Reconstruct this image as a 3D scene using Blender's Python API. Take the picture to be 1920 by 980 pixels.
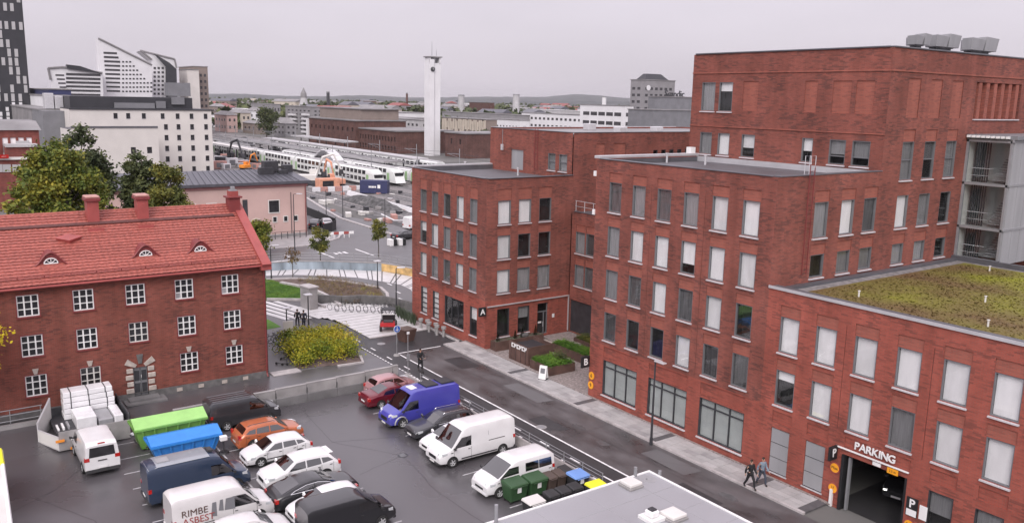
import bpy, bmesh, math, random
from mathutils import Vector, Matrix
random.seed(7)
sc = bpy.context.scene
col = sc.collection
for o in list(bpy.data.objects): bpy.data.objects.remove(o)
R = math.radians

# ------------------------------------------------------------------ camera
CAM_H = 22.0
FPX = 1590.0
HAZE_D = 0.00006
camd = bpy.data.cameras.new('camera')
camd.sensor_fit = 'HORIZONTAL'; camd.sensor_width = 36.0
camd.lens = 36.0*FPX/1920.0
camd.clip_start = 0.5; camd.clip_end = 30000
cam = bpy.data.objects.new('camera', camd); col.objects.link(cam)
CROT = Matrix.Rotation(R(54.38), 3, 'Z') @ Matrix.Rotation(R(79.2), 3, 'X') @ Matrix.Rotation(R(1.19), 3, 'Z')
cam.matrix_world = Matrix.Translation((0, 0, CAM_H)) @ CROT.to_4x4()
sc.camera = cam

# ------------------------------------------------------------------ sky, sun, exposure (overcast day)
SUN_EL, SUN_AZ = 40, 135
w = bpy.data.worlds.new('World'); sc.world = w; w.use_nodes = True
nt = w.node_tree; nt.nodes.clear()
out = nt.nodes.new('ShaderNodeOutputWorld'); bg = nt.nodes.new('ShaderNodeBackground')
sky = nt.nodes.new('ShaderNodeTexSky'); sky.sky_type = 'NISHITA'; sky.sun_disc = False
sky.sun_elevation = R(SUN_EL); sky.sun_rotation = R(SUN_AZ); sky.dust_density = 3.0
tc = nt.nodes.new('ShaderNodeTexCoord')
sep = nt.nodes.new('ShaderNodeSeparateXYZ'); nt.links.new(tc.outputs['Generated'], sep.inputs[0])
cl = nt.nodes.new('ShaderNodeMath'); cl.operation = 'MAXIMUM'; cl.inputs[1].default_value = 0.0
nt.links.new(sep.outputs['Z'], cl.inputs[0])
ov = nt.nodes.new('ShaderNodeMath'); ov.operation = 'MULTIPLY_ADD'       # overcast dome: brighter to the zenith
ov.inputs[1].default_value = 1.35; ov.inputs[2].default_value = 1.0
nt.links.new(cl.outputs[0], ov.inputs[0])
nz = nt.nodes.new('ShaderNodeTexNoise'); nz.inputs['Scale'].default_value = 1.6; nz.inputs['Detail'].default_value = 5
mp = nt.nodes.new('ShaderNodeMapping'); mp.inputs['Scale'].default_value = (1, 1, 4.5)
nt.links.new(tc.outputs['Generated'], mp.inputs[0]); nt.links.new(mp.outputs[0], nz.inputs['Vector'])
nr = nt.nodes.new('ShaderNodeMapRange'); nr.inputs['From Min'].default_value = 0.3; nr.inputs['From Max'].default_value = 0.7
nr.inputs['To Min'].default_value = 0.90; nr.inputs['To Max'].default_value = 1.06
nt.links.new(nz.outputs['Fac'], nr.inputs['Value'])
mm = nt.nodes.new('ShaderNodeMath'); mm.operation = 'MULTIPLY'
nt.links.new(ov.outputs[0], mm.inputs[0]); nt.links.new(nr.outputs[0], mm.inputs[1])
cloud = nt.nodes.new('ShaderNodeVectorMath'); cloud.operation = 'SCALE'
cloud.inputs[0].default_value = (4.25, 3.9, 4.33)
nt.links.new(mm.outputs[0], cloud.inputs['Scale'])
mixs = nt.nodes.new('ShaderNodeMix'); mixs.data_type = 'RGBA'; mixs.inputs['Factor'].default_value = 0.94
nt.links.new(sky.outputs[0], mixs.inputs['A']); nt.links.new(cloud.outputs[0], mixs.inputs['B'])
nt.links.new(mixs.outputs['Result'], bg.inputs['Color']); bg.inputs['Strength'].default_value = 0.1
nt.links.new(bg.outputs[0], out.inputs[0])
sund = bpy.data.lights.new('sun', 'SUN'); sund.energy = 1.5; sund.angle = R(40); sund.color = (1, 0.97, 0.93)
sun = bpy.data.objects.new('sun', sund); col.objects.link(sun)
az = R(SUN_AZ)
sdir = Vector((math.sin(az)*math.cos(R(SUN_EL)), math.cos(az)*math.cos(R(SUN_EL)), math.sin(R(SUN_EL))))
sun.rotation_euler = (-sdir).to_track_quat('-Z', 'Y').to_euler(); sun.location = (0, 0, 120)
sc.view_settings.view_transform = 'Standard'; sc.view_settings.look = 'None'
sc.view_settings.exposure = 0.72; sc.view_settings.gamma = 1.0
sc.render.engine = 'CYCLES'
sc.cycles.max_bounces = 5; sc.cycles.diffuse_bounces = 2; sc.cycles.glossy_bounces = 2
sc.cycles.transparent_max_bounces = 10; sc.cycles.volume_bounces = 0
sc.render.resolution_x = 1024; sc.render.resolution_y = 522

# ------------------------------------------------------------------ measured points of the place
def ray(px, py): return CROT @ Vector(((px-960)/FPX, -(py-490)/FPX, -1))
def gnd(px, py, z=0.0):
    d = ray(px, py); t = (z-CAM_H)/d.z; return Vector((d.x*t, d.y*t, z))
def onx(px, py, X):
    d = ray(px, py); t = X/d.x; return Vector((X, d.y*t, CAM_H+d.z*t))
def ony(px, py, Y):
    d = ray(px, py); t = Y/d.y; return Vector((d.x*t, Y, CAM_H+d.z*t))

# ------------------------------------------------------------------ materials
MATS = {}
def srgb(r, g, b):
    f = lambda c: (c/255/12.92) if c/255 <= 0.04045 else ((c/255+0.055)/1.055)**2.4
    return (f(r), f(g), f(b))
def newmat(name):
    m = bpy.data.materials.new(name); m.use_nodes = True
    n = m.node_tree.nodes; p = n['Principled BSDF']; MATS[name] = m
    return m, m.node_tree, p
def mat(name, c, rough=0.7, metal=0.0, var=0.12, scale=1.5, bump=0.0, bscale=20, coat=0.0, spec=0.5, coord='Object', rvar=0.0, stretch=None, tone=0.0):
    m, t, p = newmat(name); n = t.nodes; l = t.links
    p.inputs['Roughness'].default_value = rough; p.inputs['Metallic'].default_value = metal
    p.inputs['Coat Weight'].default_value = coat; p.inputs['Coat Roughness'].default_value = 0.06
    p.inputs['Specular IOR Level'].default_value = spec
    if coord == 'World': src = n.new('ShaderNodeNewGeometry').outputs['Position']
    else: src = n.new('ShaderNodeTexCoord').outputs[coord]
    if stretch:
        mpn = n.new('ShaderNodeMapping'); mpn.inputs['Scale'].default_value = stretch
        l.new(src, mpn.inputs[0]); src = mpn.outputs[0]
    nn = n.new('ShaderNodeTexNoise'); nn.inputs['Scale'].default_value = scale; nn.inputs['Detail'].default_value = 6
    l.new(src, nn.inputs['Vector'])
    mx = n.new('ShaderNodeMix'); mx.data_type = 'RGBA'
    mx.inputs['A'].default_value = (*[max(0, x*(1-var)) for x in c], 1)
    mx.inputs['B'].default_value = (*[min(1, x*(1+var)) for x in c], 1)
    mr = n.new('ShaderNodeMapRange'); mr.inputs['From Min'].default_value = 0.3; mr.inputs['From Max'].default_value = 0.7
    l.new(nn.outputs['Fac'], mr.inputs['Value']); l.new(mr.outputs[0], mx.inputs['Factor'])
    csrc = mx.outputs['Result']
    if tone:                                        # each object a little lighter or darker than the next
        oi = n.new('ShaderNodeObjectInfo'); tr_ = n.new('ShaderNodeMapRange'); tr_.inputs['To Min'].default_value = 1-tone; tr_.inputs['To Max'].default_value = 1+tone*.4
        l.new(oi.outputs['Random'], tr_.inputs['Value']); vs = n.new('ShaderNodeVectorMath'); vs.operation = 'SCALE'; l.new(csrc, vs.inputs[0]); l.new(tr_.outputs[0], vs.inputs['Scale']); csrc = vs.outputs[0]
    l.new(csrc, p.inputs['Base Color'])
    if rvar:
        rr = n.new('ShaderNodeMapRange'); rr.inputs['From Min'].default_value = 0.35; rr.inputs['From Max'].default_value = 0.65
        rr.inputs['To Min'].default_value = rough-rvar; rr.inputs['To Max'].default_value = rough+rvar
        l.new(nn.outputs['Fac'], rr.inputs['Value']); l.new(rr.outputs[0], p.inputs['Roughness'])
    if bump:
        bn = n.new('ShaderNodeTexNoise'); bn.inputs['Scale'].default_value = bscale; bn.inputs['Detail'].default_value = 4
        l.new(src, bn.inputs['Vector'])
        bp = n.new('ShaderNodeBump'); bp.inputs['Strength'].default_value = bump; bp.inputs['Distance'].default_value = 0.03
        l.new(bn.outputs['Fac'], bp.inputs['Height']); l.new(bp.outputs[0], p.inputs['Normal'])
    return m

def brick_mat(name, c1, c2, mortar, dark, bw=0.27, bh=0.082, darkamt=0.5, blot=0.22):
    m, t, p = newmat(name); n = t.nodes; l = t.links
    p.inputs['Roughness'].default_value = 0.85; p.inputs['Specular IOR Level'].default_value = 0.25
    uv = n.new('ShaderNodeUVMap')
    b = n.new('ShaderNodeTexBrick'); b.inputs['Scale'].default_value = 1.0
    b.inputs['Brick Width'].default_value = bw; b.inputs['Row Height'].default_value = bh
    b.inputs['Mortar Size'].default_value = 0.008; b.inputs['Mortar Smooth'].default_value = 0.3; b.inputs['Bias'].default_value = -0.1
    b.inputs['Color1'].default_value = (*c1, 1); b.inputs['Color2'].default_value = (*c2, 1); b.inputs['Mortar'].default_value = (*mortar, 1)
    l.new(uv.outputs[0], b.inputs['Vector'])
    b2 = n.new('ShaderNodeTexBrick'); b2.inputs['Scale'].default_value = 1.0; b2.offset = 0.37                 # burnt bricks in short runs along the courses
    b2.inputs['Brick Width'].default_value = bw*1.5; b2.inputs['Row Height'].default_value = bh; b2.inputs['Mortar Size'].default_value = 0.0
    b2.inputs['Color1'].default_value = (0, 0, 0, 1); b2.inputs['Color2'].default_value = (1, 1, 1, 1); b2.inputs['Bias'].default_value = 0.0
    l.new(uv.outputs[0], b2.inputs['Vector'])
    n1 = n.new('ShaderNodeTexNoise'); n1.inputs['Scale'].default_value = 0.55; n1.inputs['Detail'].default_value = 3
    l.new(uv.outputs[0], n1.inputs['Vector'])
    sm = n.new('ShaderNodeMath'); sm.operation = 'MULTIPLY_ADD'; sm.inputs[1].default_value = 0.5
    l.new(b2.outputs['Color'], sm.inputs[0]); l.new(n1.outputs['Fac'], sm.inputs[2])
    r1 = n.new('ShaderNodeMapRange'); r1.inputs['From Min'].default_value = 0.82; r1.inputs['From Max'].default_value = 0.98
    r1.inputs['To Max'].default_value = darkamt; l.new(sm.outputs[0], r1.inputs['Value'])
    mx = n.new('ShaderNodeMix'); mx.data_type = 'RGBA'; mx.inputs['B'].default_value = (*dark, 1)
    l.new(r1.outputs[0], mx.inputs['Factor']); l.new(b.outputs['Color'], mx.inputs['A'])
    n2 = n.new('ShaderNodeTexNoise'); n2.inputs['Scale'].default_value = 0.35; n2.inputs['Detail'].default_value = 5
    l.new(uv.outputs[0], n2.inputs['Vector'])
    r2 = n.new('ShaderNodeMapRange'); r2.inputs['From Min'].default_value = 0.3; r2.inputs['From Max'].default_value = 0.7
    r2.inputs['To Min'].default_value = 1-blot; r2.inputs['To Max'].default_value = 1+blot
    l.new(n2.outputs['Fac'], r2.inputs['Value'])
    sca = n.new('ShaderNodeVectorMath'); sca.operation = 'SCALE'
    l.new(mx.outputs['Result'], sca.inputs[0]); l.new(r2.outputs[0], sca.inputs['Scale'])
    mp3 = n.new('ShaderNodeMapping'); mp3.inputs['Scale'].default_value = (1.6, 0.1, 1); l.new(uv.outputs[0], mp3.inputs[0])      # rain streaks
    n3 = n.new('ShaderNodeTexNoise'); n3.inputs['Scale'].default_value = 1.0; n3.inputs['Detail'].default_value = 4; l.new(mp3.outputs[0], n3.inputs['Vector'])
    r3 = n.new('ShaderNodeMapRange'); r3.inputs['From Min'].default_value = 0.35; r3.inputs['From Max'].default_value = 0.7; r3.inputs['To Min'].default_value = 1.08; r3.inputs['To Max'].default_value = 0.86
    l.new(n3.outputs['Fac'], r3.inputs['Value']); sc2 = n.new('ShaderNodeVectorMath'); sc2.operation = 'SCALE'
    l.new(sca.outputs[0], sc2.inputs[0]); l.new(r3.outputs[0], sc2.inputs['Scale']); l.new(sc2.outputs[0], p.inputs['Base Color'])
    bp = n.new('ShaderNodeBump'); bp.inputs['Strength'].default_value = 0.5; bp.inputs['Distance'].default_value = 0.012
    inv = n.new('ShaderNodeMath'); inv.operation = 'SUBTRACT'; inv.inputs[0].default_value = 1.0
    l.new(b.outputs['Fac'], inv.inputs[1]); l.new(inv.outputs[0], bp.inputs['Height']); l.new(bp.outputs[0], p.inputs['Normal'])
    return m

def glass_mat(name, tint=(0.75, 0.8, 0.82), op=0.0, rough=0.03):
    m = bpy.data.materials.new(name); m.use_nodes = True; t = m.node_tree; n = t.nodes; l = t.links; n.clear(); MATS[name] = m
    o = n.new('ShaderNodeOutputMaterial'); tr = n.new('ShaderNodeBsdfTransparent'); tr.inputs[0].default_value = (*tint, 1)
    gl = n.new('ShaderNodeBsdfGlossy'); gl.inputs['Roughness'].default_value = rough
    ge = n.new('ShaderNodeNewGeometry'); dt = n.new('ShaderNodeVectorMath'); dt.operation = 'DOT_PRODUCT'
    l.new(ge.outputs['Incoming'], dt.inputs[0]); l.new(ge.outputs['Normal'], dt.inputs[1])
    ab = n.new('ShaderNodeMath'); ab.operation = 'ABSOLUTE'; l.new(dt.outputs['Value'], ab.inputs[0])
    su = n.new('ShaderNodeMath'); su.operation = 'SUBTRACT'; su.inputs[0].default_value = 1.0; su.use_clamp = True; l.new(ab.outputs[0], su.inputs[1])
    pw = n.new('ShaderNodeMath'); pw.operation = 'POWER'; pw.inputs[1].default_value = 5.0; l.new(su.outputs[0], pw.inputs[0])
    ad = n.new('ShaderNodeMath'); ad.operation = 'MULTIPLY_ADD'; ad.inputs[1].default_value = 0.94; ad.inputs[2].default_value = 0.05+op; ad.use_clamp = True
    l.new(pw.outputs[0], ad.inputs[0])
    mx = n.new('ShaderNodeMixShader'); l.new(ad.outputs[0], mx.inputs[0]); l.new(tr.outputs[0], mx.inputs[1]); l.new(gl.outputs[0], mx.inputs[2])
    l.new(mx.outputs[0], o.inputs[0]); return m

def leaf_mat(name, cols, nsc=0.45, rnd=0.35):
    m, t, p = newmat(name); n = t.nodes; l = t.links
    p.inputs['Roughness'].default_value = 0.65; p.inputs['Specular IOR Level'].default_value = 0.25
    g = n.new('ShaderNodeNewGeometry'); cr = n.new('ShaderNodeValToRGB')
    el = cr.color_ramp.elements
    for i, c in enumerate(cols):
        pos = i/(len(cols)-1)
        e = el[i] if i < 2 else el.new(pos)
        e.position = pos; e.color = (*c, 1)
    tcn = n.new('ShaderNodeTexCoord'); nn = n.new('ShaderNodeTexNoise'); nn.inputs['Scale'].default_value = nsc; nn.inputs['Detail'].default_value = 3
    l.new(tcn.outputs['Object'], nn.inputs['Vector'])
    a = n.new('ShaderNodeMath'); a.operation = 'MULTIPLY_ADD'; a.inputs[1].default_value = rnd
    s = n.new('ShaderNodeMapRange'); s.inputs['From Min'].default_value = 0.3; s.inputs['From Max'].default_value = 0.7; s.inputs['To Min'].default_value = 0.0; s.inputs['To Max'].default_value = 1-rnd
    l.new(nn.outputs['Fac'], s.inputs['Value']); l.new(g.outputs['Random Per Island'], a.inputs[0]); l.new(s.outputs[0], a.inputs[2])
    l.new(a.outputs[0], cr.inputs[0]); l.new(cr.outputs[0], p.inputs['Base Color'])
    p.inputs['Subsurface Weight'].default_value = 0.0
    return m

# brick walls
brick_mat('brick_new', (0.262, 0.076, 0.057), (0.195, 0.060, 0.047), (0.19, 0.11, 0.09), (0.075, 0.04, 0.037), darkamt=0.55)
brick_mat('brick_red', (0.345, 0.086, 0.062), (0.275, 0.071, 0.053), (0.22, 0.105, 0.082), (0.11, 0.045, 0.038), darkamt=0.5, blot=0.16)
brick_mat('brick_panel', (0.34, 0.102, 0.074), (0.28, 0.085, 0.064), (0.22, 0.13, 0.105), (0.15, 0.06, 0.05), darkamt=0.4, blot=0.12)
brick_mat('brick_old', (0.245, 0.066, 0.048), (0.175, 0.05, 0.038), (0.18, 0.11, 0.09), (0.07, 0.033, 0.03), bh=0.085, darkamt=0.5, blot=0.2)
brick_mat('brick_far', (0.13, 0.065, 0.055), (0.10, 0.05, 0.045), (0.12, 0.09, 0.08), (0.06, 0.04, 0.04), bw=0.5, bh=0.2, darkamt=0.3)
brick_mat('brick_town', (0.22, 0.06, 0.05), (0.17, 0.05, 0.04), (0.15, 0.09, 0.08), (0.08, 0.04, 0.035), bw=0.4, bh=0.15, darkamt=0.3)
# ground
mat('asphalt_lot', (0.082, 0.076, 0.082), 0.32, var=0.24, scale=0.13, bump=0.12, bscale=26, rvar=0.10, spec=1.0)
mat('asphalt_road', (0.092, 0.084, 0.087), 0.42, var=0.5, scale=0.5, bump=0.3, bscale=24, rvar=0.18, stretch=(.55, 1, 1))
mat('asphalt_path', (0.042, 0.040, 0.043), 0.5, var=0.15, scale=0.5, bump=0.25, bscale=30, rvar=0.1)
mat('asphalt_far', (0.13, 0.125, 0.13), 0.5, var=0.22, scale=0.12, rvar=0.12)
mat('patch', (0.10, 0.096, 0.10), 0.25, var=0.2, scale=2)
mat('wet', (0.045, 0.042, 0.045), 0.3, var=0.1, scale=2)
mat('town_ground', (0.13, 0.125, 0.12), 0.9, var=0.35, scale=0.05)
mat('slab', (0.40, 0.385, 0.385), 0.6, var=0.16, scale=0.9, bump=0.15, bscale=16, coord='World', tone=.12)
mat('slab_white', (0.56, 0.545, 0.55), 0.55, var=0.12, scale=0.9, coord='World')
mat('slab2', (0.34, 0.325, 0.33), 0.6, var=0.16, scale=0.9, bump=0.15, bscale=16, coord='World', tone=.12)
mat('slab_dark', (0.10, 0.095, 0.10), 0.6, var=0.2, scale=3)
mat('kerb', (0.42, 0.39, 0.39), 0.7, var=0.2, scale=2)
mat('cobble', (0.26, 0.22, 0.21), 0.75, var=0.4, scale=6, bump=0.8, bscale=9)
mat('gravel', (0.20, 0.185, 0.185), 0.9, var=0.4, scale=3, bump=0.9, bscale=7)
mat('rubble', (0.09, 0.088, 0.09), 0.9, var=0.5, scale=1.2, bump=1.0, bscale=4)
mat('grass', (0.075, 0.17, 0.022), 0.9, var=0.3, scale=0.7, bump=0.5, bscale=14)
mat('soil', (0.12, 0.085, 0.075), 0.95, var=0.4, scale=1.6, bump=0.8, bscale=6)
mat('road_paint', (0.74, 0.73, 0.74), 0.6, var=0.22, scale=3)
mat('road_paint_worn', (0.40, 0.39, 0.40), 0.6, var=0.35, scale=4)
# built stuff
mat('concrete', (0.30, 0.285, 0.285), 0.8, var=0.22, scale=0.8, bump=0.2, bscale=12)
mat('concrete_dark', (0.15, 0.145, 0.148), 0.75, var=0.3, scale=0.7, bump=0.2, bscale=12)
mat('stone', (0.42, 0.365, 0.33), 0.8, var=0.2, scale=3, bump=0.3)
mat('stone_dark', (0.12, 0.115, 0.115), 0.75, var=0.3, scale=2, bump=0.3)
mat('metal_grey', (0.30, 0.30, 0.315), 0.45, metal=0.3, var=0.08, scale=2)
mat('metal_dark', (0.055, 0.055, 0.062), 0.45, metal=0.3, var=0.2, scale=2)
mat('metal_light', (0.60, 0.59, 0.61), 0.4, metal=0.4, var=0.08, scale=2)
mat('frame_grey', (0.17, 0.17, 0.18), 0.5, metal=0.2, var=0.08, scale=2)
mat('sill', (0.56, 0.53, 0.55), 0.45, metal=0.2, var=0.12, scale=3)
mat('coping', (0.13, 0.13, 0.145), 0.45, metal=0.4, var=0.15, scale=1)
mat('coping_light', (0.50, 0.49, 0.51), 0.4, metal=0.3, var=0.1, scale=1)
mat('membrane', (0.105, 0.10, 0.11), 0.6, var=0.2, scale=0.35, rvar=0.12)
mat('membrane_light', (0.30, 0.295, 0.315), 0.5, var=0.08, scale=0.2, bump=0.05, rvar=0.12)
mat('white_paint', (0.76, 0.75, 0.75), 0.5, var=0.06, scale=2)
mat('off_white', (0.62, 0.60, 0.58), 0.7, var=0.08, scale=0.5)
mat('blind_white', (0.86, 0.82, 0.83), 0.7, var=0.07, scale=0.9, coord='World', stretch=(3, 3, .8), tone=.13)
mat('blind_pale', (0.50, 0.52, 0.51), 0.8, var=0.12, scale=0.8, coord='World', tone=.2)
mat('blind_grey', (0.30, 0.29, 0.30), 0.8, var=0.2, scale=2, coord='World', stretch=(5, 5, 0.4), tone=.45)
mat('curtain_dark', (0.11, 0.105, 0.11), 0.8, var=0.4, scale=2, coord='World', stretch=(5, 5, 0.4), tone=.5)
mat('interior', (0.020, 0.019, 0.021), 0.8, var=0.5, scale=1.6)
mat('pane_dark', (0.028, 0.027, 0.031), 0.12, var=0.5, scale=1.3)
mat('pane_far', (0.055, 0.052, 0.058), 0.2, var=0.4, scale=0.3)
mat('cladding', (0.36, 0.36, 0.375), 0.45, metal=0.3, var=0.1, scale=0.6, stretch=(2.5, 2.5, 0.2))
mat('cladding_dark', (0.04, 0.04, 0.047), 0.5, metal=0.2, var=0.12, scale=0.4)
mat('cladding_mid', (0.19, 0.19, 0.205), 0.5, metal=0.1, var=0.12, scale=0.4)
mat('tile_red', (0.32, 0.088, 0.068), 0.6, var=0.26, scale=5, bump=0.2, bscale=14, coord='World', tone=.10)
mat('tile_dark', (0.10, 0.03, 0.026), 0.6, var=0.35, scale=1.2)
mat('red_metal', (0.34, 0.075, 0.068), 0.45, metal=0.1, var=0.12, scale=1.2)
mat('red_dark', (0.19, 0.035, 0.035), 0.5, var=0.15, scale=1.2)
mat('chimney_cap', (0.45, 0.24, 0.21), 0.6, var=0.2, scale=3)
mat('pink', (0.52, 0.36, 0.33), 0.8, var=0.08, scale=0.3)
mat('pink_dark', (0.30, 0.14, 0.14), 0.8, var=0.1, scale=0.5)
mat('roof_metal', (0.115, 0.115, 0.135), 0.4, metal=0.4, var=0.15, scale=0.4, stretch=(0.3, 4, 1))
mat('hotel_white', (0.60, 0.565, 0.54), 0.8, var=0.06, scale=0.25)
mat('arena_white', (0.68, 0.67, 0.69), 0.6, var=0.06, scale=0.2)
mat('yellow_wall', (0.52, 0.42, 0.22), 0.8, var=0.08, scale=0.3)
mat('cream_wall', (0.52, 0.46, 0.39), 0.8, var=0.08, scale=0.3)
mat('tan_wall', (0.23, 0.185, 0.165), 0.8, var=0.1, scale=0.3)
mat('grey_wall', (0.24, 0.23, 0.24), 0.8, var=0.1, scale=0.3)
mat('grey_light', (0.42, 0.41, 0.42), 0.8, var=0.1, scale=0.3)
mat('roof_grey', (0.22, 0.21, 0.215), 0.7, var=0.25, scale=0.15)
mat('roof_red_far', (0.26, 0.08, 0.075), 0.7, var=0.15, scale=0.3)
mat('wood', (0.19, 0.13, 0.09), 0.8, var=0.25, scale=3, stretch=(8, 8, 0.8))
mat('bark', (0.075, 0.06, 0.05), 0.9, var=0.3, scale=4, bump=0.7, bscale=9)
mat('corten', (0.10, 0.055, 0.045), 0.75, var=0.3, scale=1.3)
mat('hill', (0.06, 0.066, 0.068), 0.95, var=0.45, scale=0.012)
mat('rail_steel', (0.42, 0.40, 0.40), 0.35, metal=0.7, var=0.15, scale=1)
mat('orange_paint', (0.75, 0.26, 0.03), 0.5, var=0.1)
mat('excavator', (0.62, 0.30, 0.20), 0.55, var=0.15)
mat('yellow_paint', (0.80, 0.50, 0.02), 0.5, var=0.06)
mat('sign_orange', (0.85, 0.36, 0.02), 0.5, var=0.03)
mat('sign_blue', (0.03, 0.10, 0.42), 0.4, var=0.05)
mat('black', (0.016, 0.016, 0.018), 0.5, var=0.2)
mat('rubber', (0.022, 0.021, 0.022), 0.8, var=0.2, scale=8)
mat('plastic_dark', (0.045, 0.044, 0.047), 0.55, var=0.15, scale=4)
mat('rim', (0.50, 0.50, 0.51), 0.4, metal=0.2, var=0.1, scale=6)
mat('chrome', (0.75, 0.75, 0.76), 0.15, metal=0.95, var=0.03)
mat('headlamp', (0.62, 0.64, 0.66), 0.08, metal=0.2, var=0.1, scale=9, coat=1)
mat('taillamp', (0.42, 0.015, 0.012), 0.15, var=0.1, scale=9, coat=1)
mat('bin_green', (0.028, 0.075, 0.028), 0.5, var=0.12)
mat('bin_brown', (0.085, 0.06, 0.05), 0.5, var=0.12)
mat('bin_black', (0.03, 0.03, 0.032), 0.5, var=0.15)
mat('bin_blue', (0.16, 0.29, 0.62), 0.45, var=0.08)
mat('bin_yellow', (0.78, 0.74, 0.04), 0.45, var=0.06)
mat('skip_green', (0.30, 0.56, 0.17), 0.4, var=0.08)
mat('skip_green_body', (0.17, 0.36, 0.075), 0.5, var=0.15)
mat('skip_blue', (0.035, 0.22, 0.62), 0.4, var=0.1)
mat('skip_navy', (0.05, 0.13, 0.30), 0.5, var=0.2)
mat('plastic_wrap', (0.74, 0.73, 0.75), 0.25, var=0.1, scale=2, bump=0.4, bscale=6)
mat('skin', (0.46, 0.27, 0.20), 0.6, var=0.06)
mat('cloth_black', (0.018, 0.018, 0.021), 0.9, var=0.2, scale=6)
mat('cloth_navy', (0.03, 0.034, 0.05), 0.9, var=0.2, scale=6)
mat('cloth_grey', (0.20, 0.25, 0.31), 0.9, var=0.15, scale=6)
mat('denim', (0.05, 0.06, 0.085), 0.9, var=0.2, scale=6)
mat('hair', (0.035, 0.025, 0.02), 0.8, var=0.2, scale=9)
mat('train_white', (0.66, 0.67, 0.66), 0.4, var=0.08, scale=0.4)
mat('train_green', (0.30, 0.46, 0.24), 0.4, var=0.1)
mat('mural', (0.28, 0.33, 0.38), 0.8, var=0.55, scale=0.6, stretch=(1, 1, 0.3))
mat('mural_warm', (0.58, 0.38, 0.16), 0.8, var=0.35, scale=1.2)
mat('container_blue', (0.03, 0.035, 0.10), 0.5, var=0.15)
mat('flower_white', (0.7, 0.7, 0.68), 0.7)
glass_mat('glass', (0.95, 0.96, 0.96)); glass_mat('glass_car', (0.10, 0.105, 0.11), 0.20, 0.02)
glass_mat('glass_stair', (0.95, 0.97, 0.97), 0.0)
leaf_mat('leaf_green', [(0.03, 0.05, 0.013), (0.09, 0.125, 0.022), (0.20, 0.19, 0.026), (0.34, 0.27, 0.025)])
leaf_mat('leaf_dark', [(0.022, 0.034, 0.018), (0.05, 0.066, 0.028), (0.09, 0.105, 0.04), (0.14, 0.145, 0.045)])
leaf_mat('leaf_olive', [(0.045, 0.06, 0.02), (0.10, 0.115, 0.03), (0.18, 0.17, 0.035), (0.27, 0.22, 0.03)])
leaf_mat('leaf_bush', [(0.05, 0.075, 0.014), (0.12, 0.175, 0.02), (0.30, 0.29, 0.02), (0.44, 0.36, 0.03), (0.24, 0.13, 0.07)])
leaf_mat('leaf_yellow', [(0.30, 0.24, 0.02), (0.55, 0.42, 0.02), (0.70, 0.52, 0.02)])
leaf_mat('leaf_fresh', [(0.03, 0.075, 0.014), (0.08, 0.17, 0.02), (0.15, 0.25, 0.03)])
leaf_mat('leaf_grey', [(0.06, 0.085, 0.05), (0.14, 0.18, 0.11), (0.24, 0.28, 0.2)])
leaf_mat('leaf_rust', [(0.07, 0.035, 0.025), (0.13, 0.075, 0.04), (0.17, 0.13, 0.04), (0.30, 0.30, 0.03)])
leaf_mat('leaf_sedum', [(0.11, 0.06, 0.028), (0.13, 0.085, 0.035), (0.15, 0.125, 0.03), (0.20, 0.20, 0.02), (0.31, 0.31, 0.02)], .13, .12)
PAINT = {}
def paint(name, c, metal=0.0, rough=0.3):
    PAINT[name] = mat('paint_'+name, c, rough, metal=metal, var=0.06, scale=0.9, coat=0.8)
paint('white', (0.72, 0.71, 0.72)); paint('black', (0.018, 0.018, 0.021)); paint('charcoal', (0.042, 0.042, 0.048), 0.3)
paint('red', (0.16, 0.010, 0.022), 0.3); paint('red_reflection', (0.42, 0.22, 0.23), 0.2); paint('blue', (0.055, 0.055, 0.34)); paint('orange', (0.50, 0.14, 0.055), 0.2)  # the pale pink has the sky reflection on a red car mixed into its colour
paint('navy', (0.028, 0.045, 0.085), 0.2); paint('silver', (0.50, 0.49, 0.50), 0.5); paint('graphite', (0.06, 0.06, 0.068), 0.4)
paint('vanroof', (0.26, 0.28, 0.31)); paint('cream', (0.62, 0.60, 0.60))

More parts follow.
